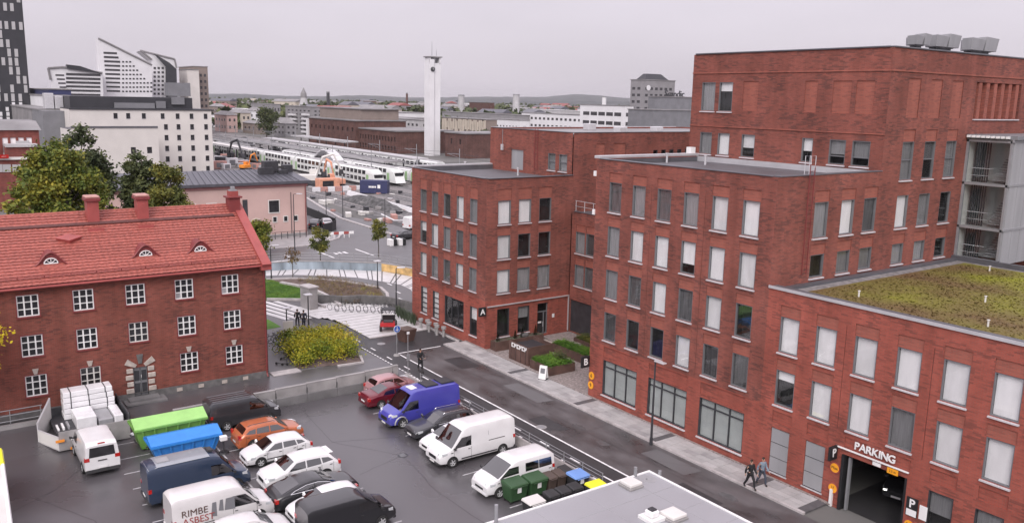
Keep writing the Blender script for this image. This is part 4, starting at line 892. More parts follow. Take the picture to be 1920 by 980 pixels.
# roof: courses of pantiles, each course its own strip
SL = math.hypot(XR-XE, ZR-ZE); ux, uz = (XR-XE)/SL, (ZR-ZE)/SL; nx_, nz_ = -uz, ux
if nz_ < 0: nx_, nz_ = -nx_, -nz_
NC = 24; cw = SL/NC
ntile = 104; tw = 37.9/ntile
def course():
    prof = []
    for i in range(ntile):
        for f, h in ((0, .0), (.3, .03), (.55, .035), (.85, .005)): prof.append((-16+(i+f)*tw, h))
    prof.append((21.9, 0))
    rows = []
    for t, lift, wv in ((.0, .05, .6), (-.03, .06, .6), (-.03, .10, .7), (cw*.5, .075, .7), (cw+.0, .045, .5)):
        rows.append([(ux*t+nx_*(lift+h*wv), y, uz*t+nz_*(lift+h*wv)) for y, h in prof])
    return MB().grid(rows).mesh('tile_course', 'tile_red', uv=False)
cm = course()
roof = MB().quad((XE, -16, ZE), (XE, 21.95, ZE), (XR, 21.95, ZR-.02), (XR, -16, ZR-.02)).quad((XR, -16, ZR-.02), (XR, 21.95, ZR-.02), (-76.4, 21.95, ZE), (-76.4, -16, ZE)).build('roof', 'tile_dark', O)
for i in range(NC): inst('tile_course', cm, roof, (XE+ux*cw*i, 0, ZE+uz*cw*i))
MB().tube([(XR, -16, ZR+.03), (XR, 21.9, ZR+.03)], .12, 8).build('ridge_cap', 'tile_red', roof)
# verge coping on the gable
def onroof(t, y, h=0): return (XE+ux*t+nx_*h, y, ZE+uz*t+nz_*h)
MB().hexa([onroof(-.3, 21.5), onroof(-.3, 22.2), onroof(SL+.1, 22.2), onroof(SL+.1, 21.5)], [onroof(-.3, 21.5, .22), onroof(-.3, 22.2, .22), onroof(SL+.1, 22.2, .22), onroof(SL+.1, 21.5, .22)]).build('verge_coping', 'red_metal', O)
MB().box(-64.0, -62.85, 21.45, 22.25, 8.75, 9.35).build('kneeler', 'red_metal', O)
# snow guards
sgd = MB()
for k in range(2): sgd.tube([onroof(.65, -16, .16+k*.12), onroof(.65, 21.3, .16+k*.12)], .018, 5)
for k in range(24): sgd.tube([onroof(.65, -15.5+k*1.6, 0), onroof(.65, -15.5+k*1.6, .32)], .025, 5)
sgd.build('snow_guard', 'red_dark', O)
sg2 = MB()
sg2.hexa([onroof(6.05, -16, .10), onroof(6.05, 21.2, .10), onroof(6.3, 21.2, .10), onroof(6.3, -16, .10)], [onroof(6.05, -16, .16), onroof(6.05, 21.2, .16), onroof(6.3, 21.2, .2), onroof(6.3, -16, .2)])
for k in range(38): sg2.tube([onroof(6.0, -15.8+k, -.02), onroof(6.0, -15.8+k, .2)], .025, 5)
sg2.build('roof_walkway', 'tile_dark', O)
# eyebrow dormers
for Yd in (7.5, 13.62, 17.5):
    t0 = 2.05; base = Vector(onroof(t0, Yd))
    mb = MB(); rows = []
    for dz in (0, 1):
        r = []
        for i in range(13):
            u = -1+i/6.0; hh = .86*(math.cos(u*math.pi/2)**1.5)
            y = Yd+u*.98
            if dz == 0: r.append((base.x+.12, y, base.z-.02+hh))
            else:
                zz = base.z+hh; tt = (zz-ZE)/uz; r.append((XE+ux*tt-.1, y, zz+.03))
        rows.append(r)
    mb.grid(rows); dm = mb.build('dormer', 'red_dark', O, smooth=40)
    rim = MB().tube([(p[0]+.02, p[1], p[2]+.02) for p in rows[0]], .06, 6).build('rim', 'red_dark', dm)
    fpts = [(base.x+.05, p[1], p[2]) for p in rows[0]]
    MB().poly(fpts).build('front', 'red_dark', dm)
    zc = base.z+.1
    arc = [(base.x+.1, Yd+.42*math.cos(a), zc+.36*math.sin(a)) for a in [math.pi*i/10 for i in range(11)]]
    fw = MB().tube(arc, .04, 5).tube([arc[0], arc[-1]], .04, 5)
    for a in (45, 90, 135): fw.tube([(base.x+.1, Yd, zc), (base.x+.1, Yd+.4*math.cos(R(a)), zc+.34*math.sin(R(a)))], .025, 4)
    fwo = fw.build('window', 'white_paint', dm); MB().poly([(base.x+.07, p[1], p[2]) for p in arc]).build('pane', 'pane_dark', fwo)
    MB().hexa([onroof(t0-.55, Yd-.9, .06), onroof(t0-.55, Yd+.9, .06), onroof(t0+.1, Yd+.75, .06), onroof(t0+.1, Yd-.75, .06)], [onroof(t0-.55, Yd-.9, .1), onroof(t0-.55, Yd+.9, .1), onroof(t0+.1, Yd+.75, .1), onroof(t0+.1, Yd-.75, .1)]).build('apron', 'tile_red', dm)
th_ = MB()
th_.hexa([onroof(4.1, 9.0, .05), onroof(4.6, 9.8, .05), onroof(5.1, 9.0, .05), onroof(4.6, 8.2, .05)], [onroof(4.05, 9.0, .42), onroof(4.6, 9.9, .3), onroof(5.2, 9.0, .12), onroof(4.6, 8.1, .3)])
bevel(th_.build('roof_hatch', 'red_metal', O), .03, 1)
# chimneys
for Y, zt, wd, cap in ((10.95, 14.15, .78, 1), (14.4, 14.1, .78, 1)):
    ch = MB().box(-69.5, -68.4, Y-wd/2, Y+wd/2, 12.0, zt-.15).build('chimney', 'red_metal', O)
    bevel(MB().box(-69.65, -68.25, Y-wd/2-.13, Y+wd/2+.13, zt-.15, zt+.1).build('cap_band', 'red_dark', ch), .04, 1)
    bevel(MB().box(-69.62, -68.28, Y-wd/2-.1, Y+wd/2+.1, zt+.1, zt+.25).build('cap', 'chimney_cap', ch), .08, 2)
    MB().box(-68.4, -67.6, Y-wd/2-.15, Y+wd/2+.15, 11.7, 12.1).build('flashing', 'red_metal', ch)
ch = MB().box(-69.6, -68.7, 21.0, 21.9, 12.2, 13.7).build('chimney', 'red_dark', O)
bevel(MB().box(-69.75, -68.55, 20.85, 22.05, 13.7, 13.85).build('cap_band', 'red_dark', ch), .03, 1); MB().box(-69.5, -68.8, 21.1, 21.8, 13.85, 14.25).build('stack', 'red_metal', ch); MB().box(-69.45, -68.85, 21.15, 21.75, 14.25, 14.32).box(-69.3, -69.0, 21.3, 21.6, 14.32, 14.6).build('cowl', 'metal_grey', ch)

# ================================================================== RETAINING WALL between alley and yard
rw = thing('retaining_wall', 'low grey concrete retaining wall of cast panels between the alley and the yard', 'wall', (LX0, 20, LOT), world=True)
Yp = 13.4; k = 0
while Yp < 30.6:
    top = .55+max(0, (Yp-12)*.018)
    wdp = min(2.4, 30.7-Yp)
    if True:
        bevel(MB().box(LX0-.22, LX0-.02, Yp+.012, Yp+wdp-.012, -.05, top).build('panel', 'concrete', rw), .015, 1)
        MB().box(LX0-.26, LX0+.0, Yp+.004, Yp+wdp-.004, top, top+.06).build('cap', 'concrete', rw)
    bevel(MB().box(LX0-.2, LX0+.12, Yp+.008, Yp+wdp-.008, LOT-.1, 0.04).build('base_block', 'concrete_dark', rw), .015, 1)
    Yp += 2.4
for k in range(7): MB().cyl(LX0+.02, 15.8+k*2.4, -.05, .5, .025, n=6).build('panel_bracket', 'metal_dark', rw)
rr = thing('ramp_railing', 'grey steel railing on the ramp at the foot of the old brick building', 'railing', (-62.6, 3, -.1), world=True)
MB().box(-62.75, -62.5, -9, 6.0, LOT, .1).build('ramp_edge', 'concrete', rr)
for z in (.35, .75, 1.1): MB().tube([(-62.6, -9, z-.05), (-62.6, 6.0, z)], .03, 6).build('rail', 'metal_grey', rr)
for k in range(9): MB().cyl(-62.6, -8.5+k*1.8, 0, 1.1, .03, n=6).build('post', 'metal_grey', rr)

# ================================================================== COURTYARD BETWEEN THE WINGS
struct('courtyard', MB().box(-60.6, -46.4, 40.7, 50.2, -.1, .05), 'cobble')
struct('courtyard_step', MB().box(-60.4, -56.5, 46.8, 50.1, .05, .42), 'cobble'); struct('courtyard_step', MB().box(-60.4, -56.2, 46.3, 46.8, .05, .25), 'stone')
rnd = random.Random(11)
def plants(parent, x0, x1, y0, y1, z, n, m, hmin=.15, hmax=.45, leaf=.09, name='foliage', spread=.12):
    mb = MB()
    for i in range(n):
        x, y = rnd.uniform(x0, x1), rnd.uniform(y0, y1); h = rnd.uniform(hmin, hmax)
        for k in range(6):
            a = rnd.uniform(0, 6.28); px, py, pz = x+rnd.gauss(0, spread), y+rnd.gauss(0, spread), z+h*rnd.uniform(.15, 1)
            s = leaf*rnd.uniform(.6, 1.3); dx, dy = math.cos(a)*s, math.sin(a)*s
            mb.add([(px-dx, py-dy, pz-s*.2), (px+dy*.5, py-dx*.5, pz+s*.1), (px+dx, py+dy, pz+s*rnd.uniform(-.3, .6)), (px-dy*.5, py+dx*.5, pz)], [(0, 1, 2, 3)])
    return mb.build(name, MATS[m], parent, uv=False)
def conifer(parent, x, y, z, h, r, m='leaf_dark'):
    mb = MB()
    for i in range(260):
        t = rnd.random(); rr_ = r*(1-t)*rnd.uniform(.4, 1); a = rnd.uniform(0, 6.28); s = .07
        px, py, pz = x+rr_*math.cos(a), y+rr_*math.sin(a), z+t*h
        mb.add([(px-s, py, pz), (px, py-s, pz+.02), (px+s, py, pz+.05), (px, py+s, pz)], [(0, 1, 2, 3)])
    return mb.build('conifer', MATS[m], parent, uv=False)
def planter(label, x0, x1, y0, y1, h, fol, z=.05, seams=True, fillz=.08):
    t = thing('planter', label, 'planter', ((x0+x1)/2, (y0+y1)/2, z), group='rust brown planters in the courtyard', world=True)
    th = .06
    for (a, b, c, d) in ((x0, x1, y0, y0+th), (x0, x1, y1-th, y1), (x0, x0+th, y0+th, y1-th), (x1-th, x1, y0+th, y1-th)): MB().box(a, b, c, d, z, z+h).build('side', 'corten', t)
    MB().box(x0+th, x1-th, y0+th, y1-th, z, z+h-fillz).build('soil', 'soil', t)
    if fol: fol(t, x0+th, x1-th, y0+th, y1-th, z+h-fillz)
    return t
def f1(t, a, b, c, d, z):
    plants(t, a, b, c, d, z, 60, 'leaf_grey', .05, .15, .06)
    for y in (c+.4, c+2.3, c+3.1, c+4.6): conifer(t, (a+b)/2, y, z, .9 if y > c+2.5 else .7, .22)
    bevel(MB().box((a+b)/2-.25, (a+b)/2+.25, c+3.0, c+3.7, z, z+.35).build('stone', 'stone_dark', t), .12, 2)
planter('long brown planter box with small conifers under the windows of wing A', -60.4, -59.5, 41.1, 46.4, .85, f1)
planter('low brown planter heaped with green leaves beside the advertising board', -54.3, -51.6, 40.95, 43.6, .75, lambda t, a, b, c, d, z: (plants(t, a, b, c, d, z, 520, 'leaf_fresh', .15, .4, .09), plants(t, a+.8, b-.4, d-.9, d-.2, z+.2, 90, 'leaf_dark', .4, .9, .07)))
planter('wide brown planter of bright green plants next to the letter B sign', -57.0, -50.5, 45.4, 46.9, .8, lambda t, a, b, c, d, z: plants(t, a, b, c, d, z, 800, 'leaf_fresh', .12, .4, .09))
planter('rear brown planter of grasses in front of the dark passage', -57.6, -52.0, 48.4, 49.8, .7, lambda t, a, b, c, d, z: plants(t, a, b, c, d, z, 520, 'leaf_olive', .15, .55, .09))
sb = thing('sign_box', 'brown metal box with illuminated white lettering at the courtyard edge', 'sign', (-56.5, 42.5, .05), world=True)
for (a, b, c, d) in ((-57.4, -54.6, 41.0, 41.08), (-57.4, -54.6, 43.5, 43.58), (-57.4, -57.32, 41.08, 43.5), (-54.68, -54.6, 41.08, 43.5)): MB().box(a, b, c, d, .05, 1.65).build('side', 'corten', sb)
MB().box(-57.32, -54.68, 41.08, 43.5, .05, 1.35).build('inner_floor', 'metal_dark', sb)
for k in range(4): MB().box(-57.1+k*.7, -57.07+k*.7, 40.985, 41.0, .1, 1.6).build('panel_joint', 'black', sb)
for k in range(6):
    x_ = -56.95+k*.37; lm = MB().box(x_, x_+.09, 40.93, 40.98, 1.22, 1.58)
    if k % 2 == 0: lm.box(x_+.09, x_+.28, 40.93, 40.98, 1.5, 1.58).box(x_+.09, x_+.28, 40.93, 40.98, 1.22, 1.3)
    else: lm.box(x_+.09, x_+.25, 40.93, 40.98, 1.36, 1.44).box(x_+.2, x_+.28, 40.93, 40.98, 1.44, 1.58)
    lm.build('sign_letter', 'white_paint', sb)
ab = thing('advertising_board', 'white A frame advertising board on the sidewalk by the courtyard', 'sign', (-51.2, 40.0, .12), rz=R(25))
for s in (-1, 1):
    f = MB().hexa([(-.32, s*.26, .05), (.32, s*.26, .05), (.32, s*.23, .05), (-.32, s*.23, .05)][::1 if s < 0 else -1], [(-.32, s*.05, 1.1), (.32, s*.05, 1.1), (.32, s*.02, 1.1), (-.32, s*.02, 1.1)][::1 if s < 0 else -1]).build('board', 'white_paint', ab)
MB().hexa([(-.2, -.175, .5), (.2, -.175, .5), (.2, -.16, .5), (-.2, -.16, .5)], [(-.2, -.105, .9), (.2, -.105, .9), (.2, -.09, .9), (-.2, -.09, .9)]).build('poster', 'cladding_mid', ab)
MB().box(-.32, -.28, -.3, .3, 0, .06).box(.28, .32, -.3, .3, 0, .06).build('foot', 'metal_dark', ab)

# ================================================================== LOW GREY ROOF IN FRONT
rf = thing('flat_roof_building', 'low building with pale grey felt roof in the foreground', 'building', (-20, 24, LOT), world=True)
ZR2 = 3.2; p = gnd(1217, 883, ZR2); RX, RY = p.x, p.y
MB().box(RX+.15, 20, 2, RY-.15, LOT, ZR2-.15).build('wall', 'grey_light', rf)
MB().box(RX, 20, 2, RY, ZR2-.18, ZR2).build('roof', 'membrane_light', rf)
MB().box(RX-.05, RX+.07, 2, RY+.05, ZR2-.22, ZR2+.05).build('edge_trim', 'white_paint', rf); MB().box(RX+.07, 20, RY-.07, RY+.05, ZR2-.22, ZR2+.05).build('edge_trim', 'white_paint', rf)
for k in range(6): MB().box(RX+1.9+k*2.0, RX+1.93+k*2.0, 2, RY-.1, ZR2, ZR2+.008).build('felt_seam', 'cladding', rf)
for k in range(6): MB().box(RX+.1, RX+18, RY-1.6-k*3, RY-1.57-k*3, ZR2, ZR2+.007).build('felt_seam', 'cladding', rf)
for (px, py, s, h) in ((1183, 911, .45, .3), (1262, 970, .5, .3), (1290, 1010, .6, .4)):
    p = gnd(px, py, ZR2); q = bevel(MB().box(p.x-s, p.x+s, p.y-s, p.y+s, ZR2, ZR2+.12).build('hatch_base', 'concrete', rf), .02, 1); bevel(MB().box(p.x-s*.9, p.x+s*.9, p.y-s*.9, p.y+s*.9, ZR2+.12, ZR2+h).build('hatch_lid', 'off_white', q), .05, 2)
p = gnd(1222, 972, ZR2); q = MB().box(p.x-.45, p.x+.45, p.y-.45, p.y+.45, ZR2, ZR2+.15).build('hatch_base', 'white_paint', rf); bevel(MB().box(p.x-.25, p.x+.25, p.y-.25, p.y+.25, ZR2+.15, ZR2+.45).build('roof_cowl', 'white_paint', q), .06, 2); MB().box(p.x-.15, p.x+.15, p.y-.15, p.y+.15, ZR2+.45, ZR2+.52).build('cowl_cap', 'metal_dark', q)
for (px, py, h) in ((930, 980, .9), (1191, 892, .5), (1237, 890, .25)):
    p = gnd(px, py, ZR2); MB().cyl(p.x, p.y, ZR2, ZR2+h, .09).build('vent_pipe', 'metal_grey', rf)
for (px, py) in ((1210, 897), (1245, 962), (1215, 898)):
    p = gnd(px, py, ZR2); MB().lathe([(.42, 0), (.42, .01), (.1, .012)], 'z', 20, (p.x, p.y, ZR2)).build('drain_dish', 'cladding', rf)
# white shed at the left edge
sh = thing('white_shed', 'white painted shed edge with moss at the far left of the yard', 'shed', (-42, 0, LOT), world=True)
a = gnd(1, 845, 1.6); b = gnd(19, 985, 1.6)
MB().hexa([(a.x, a.y, LOT), (a.x, a.y-3, LOT), (b.x, b.y-3, LOT), (b.x, b.y, LOT)][::-1], [(a.x, a.y, 1.6), (a.x, a.y-3, 1.9), (b.x, b.y-3, 1.9), (b.x, b.y, 1.6)][::-1]).build('shed_body', 'off_white', sh)
MB().tube([(a.x, a.y+.02, 1.62), (b.x, b.y+.02, 1.62)], .1, 6).build('eave', 'white_paint', sh)
c = a.lerp(b, .22); MB().tube([(a.x, a.y-.02, 1.68), (c.x, c.y, 1.68)], .12, 6).build('moss', 'bin_yellow', sh)

# ================================================================== SKIPS, TRAILER, BINS
def skip(label, x0, x1, y0, y1, zt, mbody, mlid, ridge=.35, ribs=6, lidm=None):
    t = thing('waste_skip', label, 'skip', ((x0+x1)/2, (y0+y1)/2, LOT), group='covered waste skips in the yard', world=True)
    z0 = LOT+.12
    MB().hexa([(x0+.25, y0+.35, z0), (x1-.25, y0+.35, z0), (x1-.25, y1-.35, z0), (x0+.25, y1-.35, z0)], [(x0, y0, zt), (x1, y0, zt), (x1, y1, zt), (x0, y1, zt)]).build('tub', mbody, t)
    xm = (x0+x1)/2
    for s, xe in ((0, x0-.06), (1, x1+.06)):
        MB().hexa([(xe, y0-.06, zt), (xm, y0-.06, zt+ridge), (xm, y1+.06, zt+ridge), (xe, y1+.06, zt)][::1 if s == 0 else -1], [(xe, y0-.06, zt+.05), (xm, y0-.06, zt+ridge+.05), (xm, y1+.06, zt+ridge+.05), (xe, y1+.06, zt+.05)][::1 if s == 0 else -1]).build('lid', mlid, t)
    MB().add([(x0, y0-.02, zt), (x1, y0-.02, zt), (xm, y0-.02, zt+ridge)], [(0, 1, 2)]).add([(x0, y1+.02, zt), (x1, y1+.02, zt), (xm, y1+.02, zt+ridge)], [(0, 2, 1)]).build('lid_end', mbody, t)
    for k in range(ribs):
        f = (k+.5)/ribs; yb = y0+.35+(y1-y0-.7)*f; yt = y0+(y1-y0)*f
        MB().hexa([(x1-.22, yb-.05, z0), (x1-.14, yb-.05, z0), (x1-.14, yb+.05, z0), (x1-.22, yb+.05, z0)], [(x1+.02, yt-.05, zt-.02), (x1+.09, yt-.05, zt-.02), (x1+.09, yt+.05, zt-.02), (x1+.02, yt+.05, zt-.02)]).build('rib', mbody, t)
    MB().box(x0-.04, x1+.08, y0-.08, y0-.02, zt-.12, zt).box(x0-.04, x1+.08, y1+.02, y1+.08, zt-.12, zt).box(x1+.02, x1+.1, y0-.02, y1+.02, zt-.12, zt-.002).build('rim', mbody, t)
    for y in (y0+.8, y1-.8): MB().cyl(x1-.3, y, LOT, LOT+.14, .09).cyl(x0+.3, y, LOT, LOT+.14, .09).build('foot_roller', 'metal_dark', t)
    MB().box(x0+.7, x1-.7, y0+.1, y0+.16, LOT+.4, LOT+.5).tube([(x0+.9, y0, LOT+.9), (x0+.9, y0-.15, LOT+.9), (x1-.9, y0-.15, LOT+.9), (x1-.9, y0, LOT+.9)], .03, 5).build('lifting_eye', 'metal_dark', t)
    return t
skip('bright green lidded waste skip behind the blue one', -56.9, -54.9, 10.3, 14.7, .95, 'skip_green_body', 'skip_green', .4)
skip('blue lidded waste skip with ribbed sides in the yard', -54.35, -52.45, 10.7, 14.9, .6, 'skip_blue', 'skip_blue', .32, 6)
tr = thing('flatbed_trailer', 'grey open roll off flatbed with drop sides carrying white building packages', 'trailer', (-59, 8, LOT), world=True)
def atx(px, py, z): return gnd(px, py, z)
TX0, TX1, TY0, TY1, TZ = -62.2, -57.7, 6.3, 10.5, .3
MB().box(TX0, TX1, TY0, TY1, TZ-.15, TZ).build('bed', 'metal_dark', tr)
MB().box(TX1, TX1+.06, TY0, TY1, LOT+.1, TZ+.45).build('side_board', 'concrete', tr); MB().box(TX0-.06, TX0, TY0, TY1, TZ-.1, TZ+.55).build('side_board', 'metal_dark', tr); MB().box(TX0, TX1, TY1, TY1+.06, TZ-.2, TZ+.9).build('headboard', 'metal_dark', tr)
def gate(p, q, z0, za, zb):
    d = (Vector(q)-Vector(p)).normalized(); n = Vector((-d.y, d.x))*.04; P, Q = Vector(p), Vector(q)
    gt = MB().hexa([(*(P-n), z0), (*(Q-n), z0), (*(Q+n), z0), (*(P+n), z0)], [(*(P-n), za), (*(Q-n), zb), (*(Q+n), zb), (*(P+n), za)]).build('open_gate', 'off_white', tr)
    MB().tube([(*P, z0), (*P, za), (*Q, zb), (*Q, z0), (*P, z0)], .055, 5).build('gate_frame', 'metal_light', gt)
    for k in range(1, 4):
        w_ = P.lerp(Q, k/4); MB().tube([(*w_, z0), (*w_, za+(zb-za)*k/4)], .04, 5).build('gate_stay', 'metal_light', gt)
gate((-59.9, 5.4), (-57.65, 6.3), LOT+.15, .35, .4); gate((-59.95, 5.4), (-61.9, 6.4), LOT+.15, .8, 1.7)
for y in (TY0+.1, TY0+.9): MB().box(TX1+.08, TX1+.18, y-.3, y+.2, LOT+.72+(.0 if y < TY0+.5 else -.6), LOT+.86+(0 if y < TY0+.5 else -.6)).build('marker_light', 'orange_paint', tr)
for y in (TY0+.4, TY1-.6): MB().cyl(TX1-.2, y, LOT, LOT+.28, .14).cyl(TX0+.3, y, LOT, LOT+.28, .14).build('foot_roller', 'metal_dark', tr)
def package(label, x0, x1, y0, y1, z0, z1, m='plastic_wrap', straps=(), ax='y', tilt=0):
    t = thing('wrapped_package', label, 'package', ((x0+x1)/2, (y0+y1)/2, z0), group='white wrapped building packages')
    hx, hy, h = (x1-x0)/2, (y1-y0)/2, z1-z0
    bevel(MB().box(-hx, hx, -hy, hy, 0, h).build('wrap', m, t), .05, 2)
    for s in straps:
        if ax == 'y': MB().box(-hx-.012, hx+.012, s*hy-.03, s*hy+.03, -.005, h+.012).build('strap', 'metal_dark', t)
    t.rotation_euler = (0, tilt, 0); return t
nms = ('lowest', 'second', 'third', 'fourth', 'top')
for k in range(5):
    package('%s of the five long white packages stacked at the back of the flatbed' % nms[k], TX0+.05, TX0+1.25, 7.1+random.uniform(-.06, .06), 10.2+random.uniform(-.06, .06), TZ+.005+.38*k, TZ+.38*(k+1)-.01, straps=(-.7, 0, .7))
package('clear wrapped bundle of boards lying in the middle of the flatbed', TX0+1.4, TX1-.9, 7.5, 8.7, TZ+.005, TZ+.8)
package('grey wrapped bundle of panels lying on the right of the flatbed', TX0+1.4, TX1-.9, 8.8, 9.7, TZ+.005, TZ+.45, 'cladding')
package('narrow white wrapped bundle on the right edge of the flatbed', TX0+1.4, TX1-.8, 9.75, 10.3, TZ+.005, TZ+.6)
for k in range(3):
    t = thing('plank', ('short white plank standing in the flatbed next to the open gate', 'white plank leaning beside the clear bundle on the flatbed', 'grey plank lying at the left of the flatbed')[k], 'plank', (TX0+2.2, 6.5+k*.3, TZ+.005), group='loose planks on the flatbed')
    bevel(MB().box(-.1, .9, -.06, .06, 0, .12+k*.06).build('board', 'white_paint' if k < 2 else 'cladding', t), .01, 1)
wc = thing('white_box', 'white plastic box with black symbols standing beside the flatbed', 'box', (TX1+.5, 7.5, LOT))
bevel(MB().hexa([(-.3, -.42, 0), (.3, -.42, 0), (.3, .42, 0), (-.3, .42, 0)], [(-.35, -.5, .8), (.35, -.5, .8), (.35, .5, .8), (-.35, .5, .8)]).build('body', 'cladding', wc), .03); bevel(MB().box(-.38, .38, -.53, .53, .8, .9).build('lid', 'white_paint', wc), .03)
for y in (-.15, .15): MB().add([(.387, y-.1, .88), (.387, y+.1, .88), (.387, y, .81)], [(0, 2, 1)]).build('symbol', 'black', wc)

def bin4(label, px, py, m, lidm=None, wd=1.25, dp=1.0, h=1.25, sticker=True, z=LOT, loc=None, rz=R(90)):
    p = gnd(px, py, z) if loc is None else Vector(loc)
    t = thing('waste_bin', label, 'bin', (p.x, p.y, z), rz=rz, group='wheeled waste bins by the grey roof')
    hw, hd = wd/2, dp/2
    bevel(MB().hexa([(-hw*.85, -hd*.75, .14), (hw*.85, -hd*.75, .14), (hw*.85, hd*.75, .14), (-hw*.85, hd*.75, .14)], [(-hw, -hd, h*.86), (hw, -hd, h*.86), (hw, hd, h*.86), (-hw, hd, h*.86)]).build('body', m, t), .04)
    bevel(MB().hexa([(-hw-.03, -hd-.06, h*.86), (hw+.03, -hd-.06, h*.86), (hw+.03, hd+.03, h*.86), (-hw-.03, hd+.03, h*.86)], [(-hw+.02, -hd, h*.93), (hw-.02, -hd, h*.93), (hw-.02, hd-.02, h), (-hw+.02, hd-.02, h)]).build('lid', lidm or m, t), .03)
    MB().tube([(-hw*.8, -hd-.1, h*.84), (hw*.8, -hd-.1, h*.84)], .025, 6).build('handle', lidm or m, t)
    wm = cached('binwheel', lambda: MB().lathe([(.09, -.03), (.1, 0), (.09, .03)], 'y', 12).mesh('wheel', 'rubber'))
    for sx in (-1, 1):
        for sy in (-1, 1): inst('wheel', wm, t, (sx*hw*.75, sy*hd*.6, .1))
    if sticker: MB().box(-.13, .13, -hd*.93-.02, -hd*.9, h*.52, h*.76).build('sticker', 'white_paint', t)
    return t
bin4('front left dark green four wheeled waste bin next to the white minibus', 0, 0, 'bin_green', loc=(-36.6, 26.75, LOT)); bin4('second dark green four wheeled waste bin from the minibus', 0, 0, 'bin_green', loc=(-36.5, 28.1, LOT))
bin4('brown two wheeled waste bin right of the green bins', 0, 0, 'bin_brown', wd=.62, dp=.8, h=1.12, sticker=False, loc=(-36.4, 29.1, LOT)); bin4('brown waste bin between another brown bin and the black bin', 0, 0, 'bin_brown', wd=.62, dp=.8, h=1.12, sticker=False, loc=(-36.4, 29.8, LOT))
bin4('black waste bin between the brown and blue lidded bins', 0, 0, 'bin_black', wd=.62, dp=.8, h=1.12, sticker=False, loc=(-36.6, 30.45, LOT))
bin4('waste bin with light blue lid', 0, 0, 'bin_black', 'bin_blue', 1.1, .9, 1.15, True, loc=(-35.6, 30.95-.35, LOT)); bin4('waste bin with bright yellow lid', 0, 0, 'bin_black', 'bin_yellow', 1.1, .9, 1.15, False, loc=(-33.9, 30.6, LOT))
for k, lb in enumerate(('first of the black lidded bins in front of the grey roof', 'middle one of the black lidded bins in front of the grey roof', 'last of the black lidded bins, next to the yellow lid')):
    bin4(lb, 0, 0, 'bin_black', wd=.75, dp=.7, h=1.0, sticker=False, loc=(-34.7, 27.9+k*.85, LOT))
bin4('low waste bin with white lid at the edge of the grey roof', 0, 0, 'bin_black', 'off_white', 1.1, .8, 1.0, False, loc=(-34.6, 26.6, LOT))
# ================================================================== VEHICLES
def lerp_tab(tab, x):
    if x >= tab[0][0]: return tab[0][1]
    for (xa, a), (xb, b) in zip(tab, tab[1:]):
        if xb <= x <= xa: return a+(b-a)*(xa-x)/(xa-xb) if xa > xb else b
    return tab[-1][1]
class Hull:
    """vehicle skin: x forward, tables run from the nose backwards"""
    def __init__(s, L, hw, top, belt, zb=.2, tumble=.3, nose=.14, tail=.08, rr=.1):
        s.L, s.hw, s.top_, s.belt_, s.zb, s.tum, s.nose, s.tail, s.rr = L, hw, top, belt, zb, tumble, nose, tail, rr
    def top(s, x): return sum(lerp_tab(s.top_, x+d) for d in (-.09, -.045, 0, .045, .09))/5
    def belt(s, x): return min(lerp_tab(s.belt_, x), s.top(x)-.02)
    def w(s, x):
        f = max(0, (x-(s.L/2-.75))/.75); r = max(0, (-x-(s.L/2-.5))/.5)
        return s.hw*(1-s.nose*f**2.2-s.tail*r**2.2)
    def wt(s, x): return .985*s.w(x)-s.tum*max(0, s.top(x)-s.belt(x))
    def side(s, x, z):
        zs = s.belt(x); return s.w(x) if z <= zs else .985*s.w(x)-s.tum*(z-zs)
    def ring(s, x):
        w, zb, zs, zt = s.w(x), s.zb, s.belt(x), s.top(x); e = max(0, (abs(x)-(s.L/2-.12))/.12)
        zb += .07*e; h = max(.02, zt-zs); r = min(s.rr, h*.55); wt = s.wt(x); c = .03 if h > .3 else .025
        P = [(0, zb), (.8*w, zb), (.955*w, zb+.07), (.995*w, zb+.2), (w, zb+(zs-zb)*.55), (.995*w, zs-.05), (.985*w, zs)]
        for k in (.33, .66): P.append((.985*w+(wt-.985*w)*k, zs+(zt-r-zs)*k))
        P += [(wt+.002, zt-r), (wt-.3*r, zt-.28*r), (wt-r, zt), (wt*.5, zt+.75*c), (0, zt+c)]
        return P
    def mesh(s, m, name='body'):
        xs = sorted(set([round(s.L/2-i*s.L/46, 4) for i in range(47)]), reverse=True)
        mb = MB(); rows = []
        for x in xs:
            P = s.ring(x); rows.append([(x, y, z) for y, z in P]+[(x, -y, z) for y, z in P[-2::-1]])
        mb.grid(rows); n = len(rows[0])
        mb.poly(rows[0][::-1]); mb.poly(rows[-1])
        # close the floor
        return mb.mesh(name, m, uv=False, smooth=38)
    def side_patch(s, quad, sgn, off=.012, nu=6, nv=3):
        (a, b, c, d) = quad       # bottom-front, bottom-rear, top-rear, top-front in (x,z)
        rows = []
        for j in range(nv+1):
            t = j/nv; r = []
            for i in range(nu+1):
                u = i/nu; p0 = (a[0]+(b[0]-a[0])*u, a[1]+(b[1]-a[1])*u); p1 = (d[0]+(c[0]-d[0])*u, d[1]+(c[1]-d[1])*u)
                x, z = p0[0]+(p1[0]-p0[0])*t, p0[1]+(p1[1]-p0[1])*t
                r.append((x, sgn*(s.side(x, z)+off), z))
            rows.append(r)
        return MB().grid(rows)
    def top_patch(s, x0, x1, f0=.9, f1=.9, off=.014, nu=8, nv=6):
        rows = []
        for j in range(nv+1):
            x = x0+(x1-x0)*j/nv; f = f0+(f1-f0)*j/nv; wt = s.wt(x); r = []
            for i in range(nu+1):
                q = -1+2*i/nu; y = q*f*(wt-.03); e = abs(y)/max(.01, wt)
                z = s.top(x)+.03*(1-e**2)-max(0, e-.9)*.5+off; r.append((x+off*.3, y, z))
            rows.append(r)
        return MB().grid(rows)
